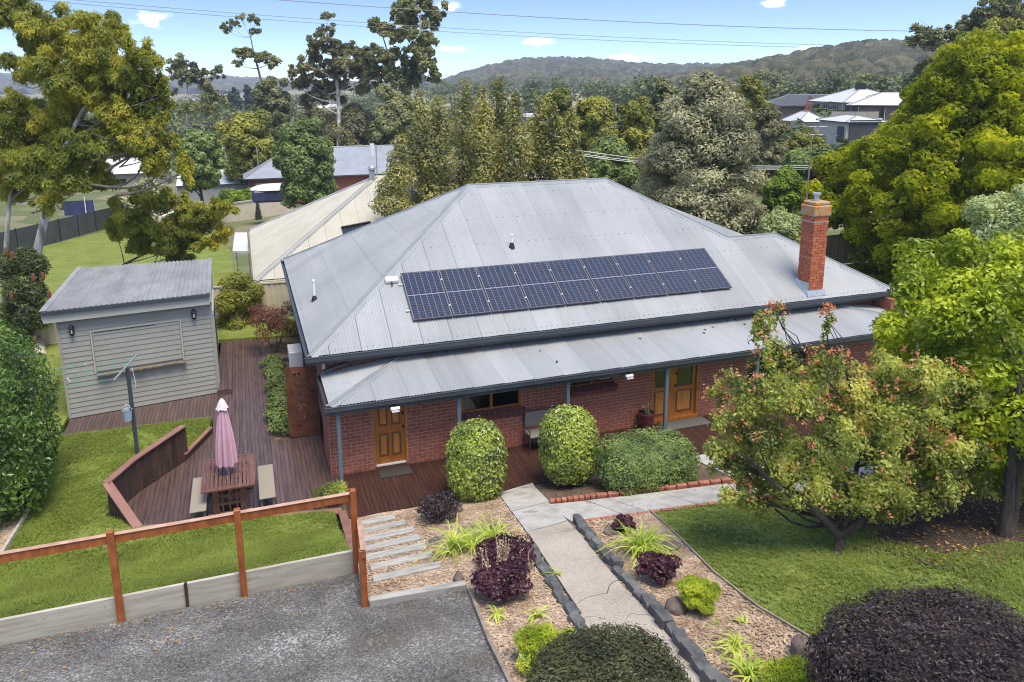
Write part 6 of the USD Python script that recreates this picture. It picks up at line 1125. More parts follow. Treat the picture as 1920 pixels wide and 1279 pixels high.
apx = C + np.array([W_ / 2, W_ / 2, W_ / 2 * tq]); ridge_cap(C + [0, 0, .04], apx + [0, 0, .04], perp(np.array([0, -cq, -sq]), apx - C), perp(np.array([-cq, 0, -sq]), apx - C), T=nh, par=rp); ridge_cap(C + [0, W_, .04], apx + [0, 0, .04], perp(np.array([0, cq, -sq]), apx - C - [0, W_, 0]), perp(np.array([-cq, 0, -sq]), apx - C - [0, W_, 0]), T=nh, par=rp)
e0 = np.array((2.409, 16.373, 2.937)); c0_, c1_ = [np.array(v) for v in ((-1.294, -15.72, 8.659), (-1.258, -15.731, 8.666))]
def on_front(d):
    d = np.array(d) - CAM; n = np.array([0, -sq, cq]); return CAM + d * (((C + [0, 0, .1] - CAM) @ n) / (d @ n))
pa, pb_ = on_front(c0_), on_front(c1_); hc = thing('hot_water_collector', 'dark solar hot water tubes on the front of the cream roof', 'solar collector', tuple(pa)); wdn = np.array([0, -cq, -sq])
MB().bar(pa, pb_, .16, .14).build(hc, 'header', M['metal_dark'])
for k in range(18):
    p = pa + (pb_ - pa) * (k + .5) / 18; MB().tube([p, p + wdn * 1.6], .03, 6).build(hc, 'tube', M['tube_glass'], smooth=60)
MB().bar(pa + wdn * 1.6, pb_ + wdn * 1.6, .05, .06).build(hc, 'foot_rail', M['steel'])
vq = np.array((4.323, 21.503, 4.489)); mb = MB().tube([apx + [-.2, -.2, -.3], apx + [-.2, -.2, .35]], .14, 10).lathe(apx + [-.2, -.2, .35], [(.0, 0), (.18, .02), (.2, .12), (.12, .22), (0, .25)], 12); mb.build((nh, rp), 'roof_vent', M['steel'], smooth=50)
pt = thing('patio_roof', 'small white steel patio roof beside the cream house', 'roof', (C[0] - 1.5, C[1] + 5, .5)); e1, e2, e3, e4 = [np.array(v) for v in ((-2.228, 24.915, 0.5), (-1.445, 24.488, 0.5), (-1.454, 28.886, 0.7), (-2.115, 29.129, 0.7))]
MB().add([e1, e2, e3, e4, e1 - [0, 0, .1], e2 - [0, 0, .1], e3 - [0, 0, .1], e4 - [0, 0, .1]], [(0, 1, 2, 3), (7, 6, 5, 4), (0, 4, 5, 1), (1, 5, 6, 2), (2, 6, 7, 3), (3, 7, 4, 0)]).build(pt, 'roof_panel', M['light_roof'])
for e in (e1, e2, e3, e4): MB().bar(e - [0, 0, .1], [e[0], e[1], -1.6], .07, .07, upv=(1, 0, 0)).build(pt, 'post', M['shed_steel'])
# dark fence beyond the lawn
df = thing('dark_fence', 'charcoal steel panel fence across the far side of the bright lawn', 'fence', tuple(f0)); n = int(np.linalg.norm(f1 - f0) / 2.4)
for k in range(n):
    p, s = f0 + (f1 - f0) * k / n, f0 + (f1 - f0) * (k + 1) / n; MB().bar(p + (s - p) * .02 + [0, 0, .85], s - (s - p) * .02 + [0, 0, .85], .04, 1.7).build(df, 'panel', M['dark_fence']); MB().box(p + [0, 0, .87], (.09, .09, 1.76)).build(df, 'post', M['metal_dark'])
# cream retaining wall with hedge and small conifers
w0, w1 = np.array((-6.304, 54.514, -3.18)), np.array((5.902, 64.671, -3.455)); rwall = thing('rendered_wall', 'long cream rendered garden wall below the yellow green hedge', 'wall', tuple(w0)); hh = 1.6
MB().bar(w0 + [0, 0, hh / 2 - .2], w1 + [0, 0, hh / 2 - .2], .3, hh + .4).build(rwall, 'wall', M['render_wall']); MB().bar(w0 + [0, 0, hh + .05], w1 + [0, 0, hh + .05], .42, .12).build(rwall, 'coping', M['cream_roof'])
MB().bar(w0 + [0, 0, .9], w0 + np.array([-1.6, -5, .9]), .3, 2.0).build(rwall, 'wall', M['render_wall'])
g = np.random.default_rng(3)
for k in range(16):
    p = w0 + (w1 - w0) * (.28 + k * .045) + np.array([0, 1.2, hh]); loose_bush('hedge_shrub', 'yellow green shrub of the hedge along the top of the cream wall', 'shrub', tuple(p), lobes(p + [0, 0, .35], .85, .75, 9, .5, k), 'l_hedge', 1000, .26, 100 + k, group='hedge shrubs above the cream wall', stems=2)
for u, d_, lab in (((489, 400), 49, 'small cone shaped conifer against the left of the cream wall'), ((436, 0), 0, ''), ((480, 405), 0, '')):
    pass
for u, lab in (((-4.641, 55.226, -3.217), 'narrow small conifer at the left end of the cream wall'), ((-0.355, 58.036, -3.356), 'narrow small conifer before the middle of the cream wall')):
    t = thing('small_conifer', lab, 'shrub', u); MB().tube([u, np.array(u) + [0, 0, 1.2]], [.05, .02], 5).build(t, 'trunk', M['bark']); v, f = foliage([(u[0], u[1], u[2] + .25 + .27 * k, .34 - .05 * k, .3) for k in range(6)], 1500, .16, 7, asp=.3); MB().add(v, f).build(t, 'crown', M['pine'])
# grey steel shed
s0 = np.array((-7.879, 68.252, -3.452)); ms = thing('steel_shed', 'long grey ribbed steel shed with pale roof behind the cream wall', 'shed', tuple(s0)); sl, sw, sh = 8.6, 5.0, 2.35
MB().box(s0 + [sl / 2, sw / 2, sh / 2], (sl, sw, sh)).build(ms, 'wall', M['shed_steel'])
for k in range(43): MB().box(s0 + [.1 + k * .2, -.015, sh / 2], (.07, .03, sh - .05)).build(ms, 'rib', M['shed_steel'])
for k in range(7): MB().add([s0 + [-.1 + k * 1.26, -.1, sh + .02], s0 + [1.15 + k * 1.26, -.1, sh + .02 + .01], s0 + [1.15 + k * 1.26, sw + .1, sh + 1.02], s0 + [-.1 + k * 1.26, sw + .1, sh + 1.0]], [(0, 1, 2, 3)]).build(ms, 'roof_sheet', M['light_roof'])
MB().bar(s0 + [-.1, -.14, sh - .03], s0 + [sl + .15, -.14, sh - .03], .1, .12).build(ms, 'gutter', M['gutter']); MB().add([s0 + [0, 0, sh - .01], s0 + [0, sw, sh - .01], s0 + [0, sw, sh + .98]], [(0, 1, 2)]).add([s0 + [sl, 0, sh - .01], s0 + [sl, sw, sh - .01], s0 + [sl, sw, sh + .98]], [(0, 2, 1)]).build(ms, 'gable', M['shed_steel'])
# brick house with blue grey roof
c = np.array((-1.437, 61.573, 0.099)); gh = thing('grey_roof_house', 'distant red brick house with blue grey hip roof', 'house', tuple(c)); q, rp = hip_house(gh, c, 24, 9, .55, -2.4, .5, 'grey_roof', 'red_brick_far')
for x, w in ((1.6, 1.0), (3.5, 1.1)): wn = MB().box(q(x, .48, -1.1), (w, .06, 1.1)).build(gh, 'window', M['white']); MB().box(q(x, .44, -1.1), (w - .2, .02, .9)).build((gh, wn), 'pane', M['glass']); MB().box(q(x, .46, -1.1), (w - .2, .015, .9)).build((gh, wn), 'dark_room', M['interior'])
MB().tube([q(1.5, 2.5, .9), q(1.5, 2.5, 2.9)], .04, 5).build((gh, rp), 'flue', M['steel'])
bc = np.array((0.986, 54.133, -0.215)); t = thing('covered_boat', 'vehicle under a white topped navy cover beside the grey shed', 'covered vehicle', tuple(bc)); MB().box(bc + [0, 0, -.35], (3.6, 2.0, 1.1), bev=.2).build(t, 'side_cover', M['tarp']); m = trimesh.creation.icosphere(3); v = np.array(m.vertices); v[:, 2] = np.maximum(v[:, 2], 0); MB().add(v * [1.95, 1.15, .5] + bc + [0, 0, .15], m.faces).build(t, 'top_cover', M['white'], smooth=60)
mp = np.array((8.508, 43.571, 2.985)); t = thing('antenna_pole', 'slim pole with white panel antenna above the grey roof house', 'antenna', (mp[0], mp[1], -1.5)); MB().tube([(mp[0], mp[1], -2.5), (mp[0], mp[1], mp[2] + 1.4)], .05, 6).build(t, 'pole', M['steel']); MB().box((mp[0] - .3, mp[1], mp[2] + 1.0), (.35, .12, .95), rz=.3, bev=.02).build(t, 'panel_antenna', M['white_plastic']); MB().box((mp[0] - .08, mp[1], mp[2] + 1.0), (.35, .05, .05)).build(t, 'bracket', M['steel'])
# far left: tarp, yard pole, rows of houses and earthworks
tp_ = np.array((-16.727, 66.953, -3.453)); t = thing('blue_tarp', 'blue tarpaulin hung in the yard beyond the dark fence', 'tarp', tuple(tp_)); n = 14; u = np.linspace(-1.3, 1.3, n); w = .12 * np.sin(u * 5); MB().add(np.vstack([np.column_stack([tp_[0] + u, tp_[1] + w, np.full(n, tp_[2] + .1)]), np.column_stack([tp_[0] + u, tp_[1] + w * .3, np.full(n, tp_[2] + 1.5)])]), [(i, i + 1, n + 1 + i, n + i) for i in range(n - 1)]).build(t, 'sheet', M['tarp'], smooth=60); MB().bar(tp_ + [-1.35, 0, 0], tp_ + [-1.35, 0, 1.6], .06, .06, upv=(1, 0, 0)).bar(tp_ + [1.35, 0, 0], tp_ + [1.35, 0, 1.6], .06, .06, upv=(1, 0, 0)).build(t, 'frame', M['steel'])
tp_ = np.array((-15.703, 64.313, -3.455)); t = thing('flag_stand', 'thin white pole on a white block base beside the blue tarp', 'pole', tuple(tp_)); MB().tube([tp_, tp_ + [0, 0, 2.2]], .04, 6).build(t, 'pole', M['white']); MB().box(tp_ + [.1, 0, .12], (.7, .5, .25), bev=.03).build(t, 'base', M['white'])
g = np.random.default_rng(17); k = 0
for (u, w_, d_, rm, wm) in (((-43.081, 246.101, 2.243), 14, 10, 'light_roof', 'house_render'), ((-40.961, 277.352, -0.228), 13, 9, 'dark_roof', 'render_wall'), ((-54.725, 228.268, 1.438), 14, 10, 'grey_roof', 'render_wall'), ((25.931, 297.409, -0.009), 14, 9, 'light_roof', 'house_render'), ((-28.493, 349.584, 2.189), 15, 9, 'grey_roof', 'render_wall'), ((-22.36, 91.227, -1.933), 12, 8, 'light_roof', 'house_render')):
    lab = ['pale roofed far house behind the left eucalyptus', 'dark roofed far house behind the left eucalyptus', 'grey roofed far house near the left edge', 'pale roofed far house seen between the tall gums', 'grey roofed far house left of the thin forked gum', 'pale roofed house low behind the second eucalyptus'][k]; k += 1
    t = thing('far_house', lab, 'house', u); q, rp = hip_house(t, u, w_, d_, .4, -6.0, .4, rm, wm)
    for x in (2.5, 6, 9.5): MB().box(q(x, .37, -1.3), (1.6, .06, 1.2)).build(t, 'window', M['interior'])
earth = Polygon(np.column_stack([np.array((-27.784, 187.417, -3.45))[0] + 46 * np.cos(a), np.array((-27.784, 187.417, -3.45))[1] + 22 * np.sin(a)])); MB().add(*(lambda m: (np.column_stack([m[0], np.full(len(m[0]), -3.2)]), m[1]))(trimesh.creation.triangulate_polygon(earth, engine='earcut'))).build(None, 'bare_earth', mat('bare_earth', (.33, .22, .15), (.42, .31, .23), rough=.9, scale=.08), label='bare brown earthworks far behind the left trees', kind='structure')
rd = [np.array(q) for q in ((-30.334, 133.953, -3.451), (-22.514, 144.571, -3.45), (-4.587, 144.1, -3.454), (10.278, 154.477, -3.452))]; mb = MB()
for a_, b_ in zip(rd[:-1], rd[1:]): mb.bar(a_ + [0, 0, .3], b_ + [0, 0, .3], 6, .1)
mb.build(None, 'far_road', M['concrete'], label='pale far road crossing behind the left trees', kind='structure')
# houses on the right
def windows(T, q, rows, y):
    for (x, z, w, h) in rows:
        wn = MB().box(q(x, y, z), (w, .08, h)).build(T, 'window', M['interior']); MB().box(q(x, y - .06, z), (w - .1, .02, h - .1)).build((T, wn), 'pane', M['glass'])
        MB().box(q(x, y - .075, z), (.08, .03, h)).build((T, wn), 'frame', M['white'])
def side_windows(T, q, rows, x):
    for (y, z, w, h) in rows:
        wn = MB().bar(q(x, y - w / 2, z), q(x, y + w / 2, z), .08, h).build(T, 'window', M['interior']); MB().bar(q(x - .06, y - w / 2 + .05, z), q(x - .06, y + w / 2 - .05, z), .02, h - .1).build((T, wn), 'pane', M['glass'])
        for k in (-.5, -.17, .17, .5): MB().bar(q(x - .08, y + w * k, z - h / 2), q(x - .08, y + w * k, z + h / 2), .05, .07, upv=(1, 0, 0)).build((T, wn), 'mullion', M['white'])
c = np.array((75.431, 67.664, 6.509)); h1 = thing('two_storey_house', 'two storey taupe house with pale hip roof on the right', 'house', tuple(c)); q, rp = hip_house(h1, c, 9.5, 11.0, .40, -5.6, .45, 'light_roof', 'house_render', rz=-.28); side_windows(h1, q, [(3.4, -1.15, 1.7, 1.3), (6.2, -1.15, 1.7, 1.3)], .42)
MB().bar(q(.36, 8.1, -1.1), q(.36, 10.2, -1.1), .1, 1.2).build(h1, 'balcony_opening', M['glass']); MB().bar(q(.28, 8.0, -1.95), q(.28, 10.4, -1.95), .08, 1.0).build(h1, 'balcony_panel', M['white']); MB().box(q(4.5, 4.6, 2.1), (1.1, 1.1, .8), rz=-.28).build((h1, rp), 'roof_unit', M['metal_dark']); MB().bar(q(.38, .9, -.1), q(.38, .9, -3.2), .1, .1, upv=(1, 0, 0)).build(h1, 'downpipe', M['white'])
c = np.array((73.823, 64.904, 6.235)); h2 = thing('two_storey_house', 'brown brick house with pale roof partly behind the round tree', 'house', tuple(c)); q, rp = hip_house(h2, c, 12, 9, .34, -5.6, .4, 'light_roof', 'dark_brick_wall', rz=-.62); windows(h2, q, [(1.2, -1.3, 1.3, 2.2), (4.4, -1.3, 1.0, 2.0)], .37); MB().box(q(2.6, -.2, -2.1), (3.0, .08, .95), rz=-.62).build(h2, 'balustrade', M['white'])
c = np.array((62.808, 53.201, 4.734)); h3 = thing('garage_house', 'low pale roofed house with white garage front before the taupe house', 'house', tuple(c)); q, rp = hip_house(h3, c, 5.0, 7.5, .24, -2.8, .3, 'light_roof', 'render_wall', rz=-.28); MB().bar(q(.26, .8, -1.4), q(.26, 2.4, -1.4), .08, 1.7).build(h3, 'garage_door', M['dark_roof']); MB().box(q(2.4, .2, -1.1), (3.6, .15, 2.6), rz=-.28).build(h3, 'wing_wall', M['dark_roof'])
c = np.array((69.255, 62.812, 4.411)); t = thing('boundary_fence', 'grey olive fence between the right hand houses', 'fence', tuple(c))
for k in range(4): MB().bar(c + rt * k * 1.5 + [0, 0, .45], c + rt * (k * 1.5 + 1.46) + [0, 0, .45], .08, 1.3).build(t, 'panel', M['house_render'])
c = np.array((75.713, 85.829, 5.672)); h4 = thing('dark_roof_house', 'long charcoal roofed house with brick gable on the right', 'house', tuple(c)); q, rp = hip_house(h4, c, 26, 9, .36, -4.5, .5, 'dark_roof', 'dark_brick_wall', rz=-.62); MB().add([q(6.1, -.6, -1.6), q(8.5, -.6, -1.6), q(7.4, -.6, 1.5), q(6.1, 2, -1.6), q(8.5, 2, -1.6), q(7.4, 3.4, 1.5)], [(0, 1, 2), (3, 5, 4), (0, 2, 5), (0, 5, 3), (1, 4, 5), (1, 5, 2)]).build(h4, 'gable', M['red_brick_far'])
c = np.array((65.357, 64.133, 4.225)); h5 = thing('pale_roof_house', 'single storey house with white roof below the brick gable', 'house', tuple(c)); hip_house(h5, c, 4, 6.0, .62, -3.2, .3, 'light_roof', 'render_wall', rz=-.30)

# ---- power lines and pole
def wire(lab, pts, sag, rad=.016, m='wire', name='power_line', group=None):
    t = thing(name, lab, 'power line', pts[0], group); a_, b_ = np.array(pts[0], float), np.array(pts[1], float); s = np.linspace(0, 1, 40)[:, None]; MB().tube(a_ + (b_ - a_) * s - np.array([0, 0, sag]) * 4 * s * (1 - s), rad, 5).build(t, 'cable', M[m], smooth=60)
wire('single upper power line crossing the sky above the hills', ((-4.609, 26.777, 13.49), (51.665, 21.977, 12.279)), .55, .017)
wire('upper wire of the lower pair of power lines in the sky', ((-14.227, 32.384, 13.763), (53.621, 23.233, 11.312)), .75, .013); wire('lower wire of the lower pair of power lines in the sky', ((-14.239, 32.35, 13.6), (53.615, 23.217, 11.238)), .85, .013)
for k, (y0_, y1_) in enumerate(((284, 304), (288, 309), (293, 312))): wire(['top', 'middle', 'lowest'][k] + ' pale service cable behind the grey green tree', ((15.747, 23.148, 5.402), (32.568, 20.221, 4.178)) if k == 0 else ((15.734, 23.111, 5.227), (32.561, 20.201, 4.085)) if k == 1 else ((15.926, 23.555, 5.096), (32.553, 20.182, 3.991)), .45, .018, 'wire_white')
wire('thin distant cable in front of the golden wattles', ((23.288, 49.974, 6.008), (64.443, 57.495, 6.929)), .4, .02, 'wire')
pp = np.array((19.739, 40.511, 6.657)); t = thing('utility_pole', 'timber power pole with white fitting among the columnar trees', 'utility pole', (pp[0], pp[1], -2)); MB().tube([(pp[0], pp[1], -3), (pp[0], pp[1], pp[2] + .3)], [.16, .11], 8).build(t, 'pole', M['grey_bark'], smooth=60); MB().box((pp[0] + .4, pp[1], pp[2] - .1), (1.1, .2, .3), bev=.03).build(t, 'fitting', M['white_plastic']); MB().box((pp[0], pp[1], pp[2] - .5), (2.0, .1, .12)).build(t, 'crossarm', M['grey_bark'])

# ================================================================ trees behind
def under(c): return (c[0], c[1], float(gnear(c[0], c[1])))
g = np.random.default_rng(40)
COL = [((5.079, 15.858, 4.698, 0.803, 1.944), 'leftmost'), ((6.335, 17.784, 5.514, 0.706, 2.921), 'second'), ((6.86, 16.497, 5.445, 0.591, 2.671), 'third'), ((8.455, 18.202, 5.828, 0.751, 2.929), 'fourth'), ((8.701, 15.956, 5.878, 0.52, 2.647), 'fifth'), ((10.021, 17.675, 5.921, 0.651, 3.03), 'tallest middle'), ((10.075, 15.479, 5.897, 0.532, 2.432), 'seventh'), ((11.392, 16.056, 5.7, 0.621, 2.393), 'eighth'), ((11.698, 14.857, 5.673, 0.497, 2.206), 'ninth'), ((12.703, 15.568, 5.578, 0.535, 2.025), 'tenth'), ((12.687, 14.325, 4.897, 0.378, 0.93), 'short rightmost')]
for k, (c, w) in enumerate(COL):
    top = c[2] + c[4]; gz_ = float(gz(0, c[1])); h = top - gz_; cl = []
    for i in range(12):
        s_ = i / 11; rad = c[3] * (1.8 - .3 * s_) * (1.0 if s_ < .55 else max(.28, 1 - ((s_ - .55) / .50) ** 2.0)); 
        for w_ in range(3): an = g.random() * 6.28; cl.append((c[0] + math.cos(an) * rad * .5, c[1] + math.sin(an) * rad * .5, gz_ + h * (.10 + .86 * s_), rad * .62 + .08, h * .075))
    tree('columnar_tree', w + ' bronze green columnar tree of the row behind the roof', (c[0], c[1], gz_), (c[0], c[1], gz_ + h * .5, c[3], h * .5), 'l_column', 'grey_bark', n=15000, size=.16, seed=200 + k, r0=.10, extra=cl, group='columnar trees behind the house', asp=.42, trunktop=.75, ntips=4)
c = (20.557, 17.057, 5.147, 3.255, 4.677); cl = []
for s_, rw_ in ((.08, .85), (.22, 1.0), (.36, 1.0), (.5, .95), (.62, .85), (.74, .74), (.84, .58), (.92, .40), (.98, .2)):
    for w_ in range(int(6 + 12 * rw_)): an = g.random() * 6.28; cl.append((c[0] + math.cos(an) * c[3] * rw_ * .68, c[1] + math.sin(an) * c[3] * rw_ * .68, c[2] - c[4] + 2 * c[4] * (s_ * .90 + g.normal() * .04), c[3] * .26 * (rw_ + .35) * g.uniform(.7, 1.3), c[4] * .13))
tree('grey_green_tree', 'large grey green conical tree right behind the roof ridge', under(c), c, 'l_grey', 'grey_bark', n=90000, size=.20, seed=231, r0=.3, extra=cl, asp=.34, trunktop=.8, ntips=12)
for (c, nm, lab, leaf, lb, n, sz, sd_) in (
    ((3.387, 47.621, 3.332, 2.63, 3.587), 'light_green_tree', 'rounded light green tree in front of the blue grey roof', 'l_green', (34, .32), 14000, .38, 1), ((-4.944, 54.869, 3.271, 2.065, 2.708), 'light_green_tree', 'mid green tree between the eucalyptus and the olive tree', 'l_green', (30, .33), 11000, .42, 2),
    ((-0.506, 68.532, 3.323, 3.116, 4.012), 'olive_tree', 'broad olive green tree behind the steel shed', 'l_wattle', (36, .32), 15000, .45, 3), ((-5.868, 80.98, 2.1, 2.253, 2.367), 'olive_tree', 'small dark olive tree below the thin forked gum', 'l_gum_far', (24, .35), 8000, .5, 4),
    ((3.017, 95.318, 6.97, 2.848, 3.829), 'dark_tree', 'dark tree under the sparse tall gum', 'l_gum_far', (26, .34), 9000, .55, 5), ((3.505, 88.654, 2.51, 2.434, 3.858), 'dark_tree', 'dark dense tree behind the light green rounded tree', 'l_gum_far', (24, .36), 8000, .6, 6),
    ((15.105, 68.722, 4.288, 3.251, 5.365), 'dark_tree', 'dark green tree behind the leftmost columnar tree', 'l_gum_far', (40, .3), 14000, .55, 7), ((12.435, 83.456, 2.942, 4.43, 4.811), 'brown_tree', 'brownish thin tree behind the white trunk', 'l_gum_brown', (40, .3), 14000, .5, 8),
    ((22.739, 41.413, 5.736, 2.156, 3.305), 'golden_wattle', 'leftmost golden olive tree right of the columnar row', 'l_wattle', (32, .3), 14000, .4, 9), ((23.982, 36.632, 5.731, 2.178, 3.702), 'golden_wattle', 'broadest golden olive tree in the middle distance', 'l_wattle', (36, .3), 16000, .38, 10), ((27.65, 37.36, 5.065, 2.003, 3.682), 'golden_wattle', 'golden olive tree touching the grey green tree', 'l_wattle', (34, .3), 14000, .4, 11), ((32.17, 40.644, 7.26, 1.335, 2.873), 'golden_wattle', 'dark topped tree behind the grey green tree', 'l_gum_far', (26, .32), 9000, .42, 12),
    ((19.345, 24.811, 4.0, 1.839, 2.097), 'feathery_tree', 'feathery green tree low between the house roof and the wattles', 'l_green', (28, .33), 12000, .3, 13), ((40.367, 40.066, 7.772, 1.515, 2.639), 'rust_tree', 'rust tinted dense tree beside the right houses', 'l_wattle', (30, .32), 10000, .4, 14), ((37.603, 33.842, 4.934, 1.711, 3.156), 'rust_tree', 'bronze green tree right of the grey green tree', 'l_gum_brown', (32, .3), 12000, .38, 15), ((41.686, 34.35, 3.954, 1.682, 1.522), 'olive_tree', 'olive gold tree below the right hand houses', 'l_wattle', (28, .32), 10000, .4, 16),
    ((33.595, 24.086, 3.677, 2.208, 1.368), 'feathery_tree', 'feathery bright green tree behind the aerial', 'l_green', (34, .32), 14000, .32, 17), ((26.451, 17.63, 2.541, 1.723, 2.357), 'lime_shrub', 'light lime shrub left of the aerial mast', 'l_hedge', (30, .32), 12000, .26, 18), ((25.887, 13.84, 4.037, 1.057, 1.466), 'purple_plum', 'dark purple leafed tree behind the chimney', 'l_purple', (26, .34), 11000, .22, 19), ((22.258, 12.506, 2.22, 1.152, 1.01), 'dry_shrub', 'pale grassy shrub behind the second ridge', 'l_pale', (20, .36), 6000, .2, 20),
    ((62.68, 42.225, 8.62, 2.869, 3.025), 'dark_gum', 'dark gum at the far right behind the round tree', 'l_gum_far', (30, .3), 10000, .5, 21), ((109.779, 128.678, 7.692, 4.729, 4.889), 'far_gum', 'far gum on the slope above the charcoal roof', 'l_gum_far', (24, .34), 5000, .8, 22), ((116.947, 104.681, 8.683, 5.737, 2.63), 'far_gum', 'far trees line above the pale roofed houses', 'l_gum_far', (24, .3), 6000, .8, 23), ((114.716, 115.875, 6.802, 3.338, 2.525), 'far_gum', 'small far gum left of the taupe house roof', 'l_gum_brown', (18, .34), 4000, .8, 24),
    ((-2.132, 265.086, 5.391, 2.17, 4.285), 'far_pine', 'layered dark far pine left of the sparse tall gum', 'pine', (14, .4), 3000, 1.0, 25), ((2.57, 274.373, 5.702, 2.159, 5.113), 'far_pine', 'cone shaped dark far pine beside the sparse tall gum', 'pine', (14, .4), 3000, 1.0, 26), ((-19.528, 117.918, 0.298, 3.422, 4.419), 'olive_tree', 'olive tree seen under the big eucalyptus crown', 'l_wattle', (24, .34), 6000, .55, 29), ((10.245, 113.619, 3.243, 3.043, 3.726), 'brown_tree', 'brownish bushy tree left of the white trunk', 'l_gum_brown', (24, .34), 7000, .55, 30), ((-24.355, 108.523, -0.651, 2.677, 3.086), 'dark_tree', 'dark green tree low behind the second eucalyptus', 'l_gum_far', (20, .36), 6000, .55, 31), ((-14.572, 127.078, 0.449, 3.074, 3.875), 'olive_tree', 'far olive tree left of the thin forked gum', 'l_gum_far', (22, .34), 6000, .6, 32), ((-6.032, 113.034, -0.354, 1.919, 2.104), 'dark_tree', 'small dark rounded tree left of the olive tree', 'l_gum_far', (18, .36), 5000, .6, 27), ((-9.777, 59.828, -1.257, 2.556, 2.209), 'grey_shrub', 'thin grey olive shrub behind the slanting eucalyptus', 'l_grey', (20, .36), 5000, .4, 28)):
    tree(nm, lab, under(c), c, leaf, 'grey_bark' if 'gum' in nm else 'bark', lobe=(lb[0] + 14, lb[1] * .85), n=int(n * 1.9), size=sz * .72, seed=240 + sd_, asp=.5, r0=c[3] * .07 + .06)
def far_gum(lab, base, A, leaf, n, sz, sd_, r0=.3, bark='gum_bark', nm='tall_gum', **kw): return clump_tree(nm, lab, base, A[0], A[1], leaf, bark, r0, int(n * 1.5), sz * .85, sd_, asp=.38, shell=.3, jitter=.7, inner=.4, spread=1.1, **kw)
def foot(p): return (p[0], p[1], float(gnear(p[0], p[1])))
A = (((2.353, 98.325, 4.94), (2.012, 99.58, 9.705), (1.387, 100.498, 12.639), (1.047, 101.316, 15.571)), ((-0.365, 101.963, 13.768, 1.359, 0.755), (0.89, 101.506, 13.398, 1.511, 0.755), (2.25, 100.263, 12.784, 1.503, 0.751), (3.453, 99.267, 12.036, 1.198, 0.824), (-2.109, 102.354, 16.874, 0.599, 0.599), (-1.08, 102.374, 17.401, 0.75, 0.525), (-0.015, 102.273, 18.353, 0.6, 0.375), (1.246, 101.45, 18.248, 0.673, 0.449), (1.915, 101.194, 17.742, 0.524, 0.524), (1.684, 101.804, 16.336, 0.754, 0.453), (-0.854, 101.308, 12.063, 0.752, 0.451))); far_gum('sparse tall gum with bare forked limbs and few leaf tufts', foot(A[0][0]), A, 'l_gum_far', 5000, .5, 61, r0=.35, bark='grey_bark')
A = (((-8.649, 106.135, 3.308), (-8.238, 106.806, 6.728), (-8.151, 107.5, 9.768), (-8.313, 108.191, 12.429)), ((-8.709, 108.461, 12.207, 1.716, 1.248), (-9.155, 107.411, 10.522, 1.395, 1.395), (-7.452, 107.064, 10.898, 1.242, 1.397), (-5.479, 106.501, 10.894, 0.932, 0.777), (-3.83, 107.761, 10.92, 1.104, 0.946), (-5.663, 107.205, 9.001, 2.038, 1.411), (-4.704, 106.496, 7.085, 1.725, 1.725), (-6.9, 105.278, 6.364, 2.009, 1.7), (-5.19, 106.251, 5.557, 1.568, 1.254), (-10.087, 107.065, 7.879, 0.62, 0.62))); far_gum('thin gum with two high heads left of the sparse tall gum', foot(A[0][0]), A, 'l_gum_far', 9000, .5, 62, r0=.3)
A = (((10.075, 81.365, -0.189), (10.426, 82.328, 4.37), (10.602, 83.198, 8.279), (10.337, 84.222, 12.189), (9.895, 85.154, 15.448)), ((9.956, 85.935, 17.429, 0.938, 0.335), (9.923, 86.439, 15.853, 1.08, 0.675), (9.452, 86.075, 15.174, 1.077, 0.471), (8.161, 84.326, 13.774, 1.322, 1.058), (10.024, 83.683, 13.578, 1.72, 0.926), (11.547, 85.595, 13.227, 1.491, 1.084), (6.431, 83.718, 11.377, 1.182, 0.92), (8.598, 86.254, 12.567, 1.488, 1.082), (7.103, 86.195, 9.603, 1.76, 1.219), (8.62, 84.267, 10.562, 1.866, 1.2), (10.802, 82.932, 11.511, 1.72, 1.191), (12.504, 82.85, 13.125, 1.325, 0.927), (12.652, 82.076, 11.628, 1.716, 1.188), (14.493, 82.854, 13.341, 1.2, 0.8), (14.384, 82.667, 11.526, 1.603, 1.202), (5.748, 85.198, 8.945, 0.936, 0.802), (7.978, 86.2, 7.61, 1.637, 1.364), (11.265, 84.823, 9.591, 1.897, 1.491), (13.686, 83.025, 9.577, 1.746, 1.612), (9.93, 85.564, 7.937, 1.636, 1.364), (14.759, 81.235, 10.208, 1.191, 1.323))); far_gum('broad tall gum with bright white trunk behind the light green tree', foot(A[0][0]), A, 'l_gum_brown', 26000, .5, 63, r0=.42)
A = (((17.008, 75.94, 5.472), (16.621, 76.745, 8.283), (16.343, 77.289, 10.157), (16.113, 77.965, 12.655), (15.521, 78.768, 15.154)), ((14.933, 78.551, 15.741, 1.145, 0.891), (16.58, 79.902, 15.557, 1.038, 0.779), (15.257, 77.473, 12.627, 1.523, 1.143), (17.017, 78.76, 12.068, 1.555, 1.296), (15.88, 79.212, 10.814, 1.56, 1.17), (14.307, 78.099, 11.716, 0.893, 0.893), (16.901, 76.846, 10.152, 1.404, 1.276), (17.668, 76.067, 8.903, 1.274, 1.401))); far_gum('leaning gum with pale slanted trunk left of the tallest gum', foot(A[0][0]), A, 'l_gum_far', 14000, .5, 64, r0=.32)
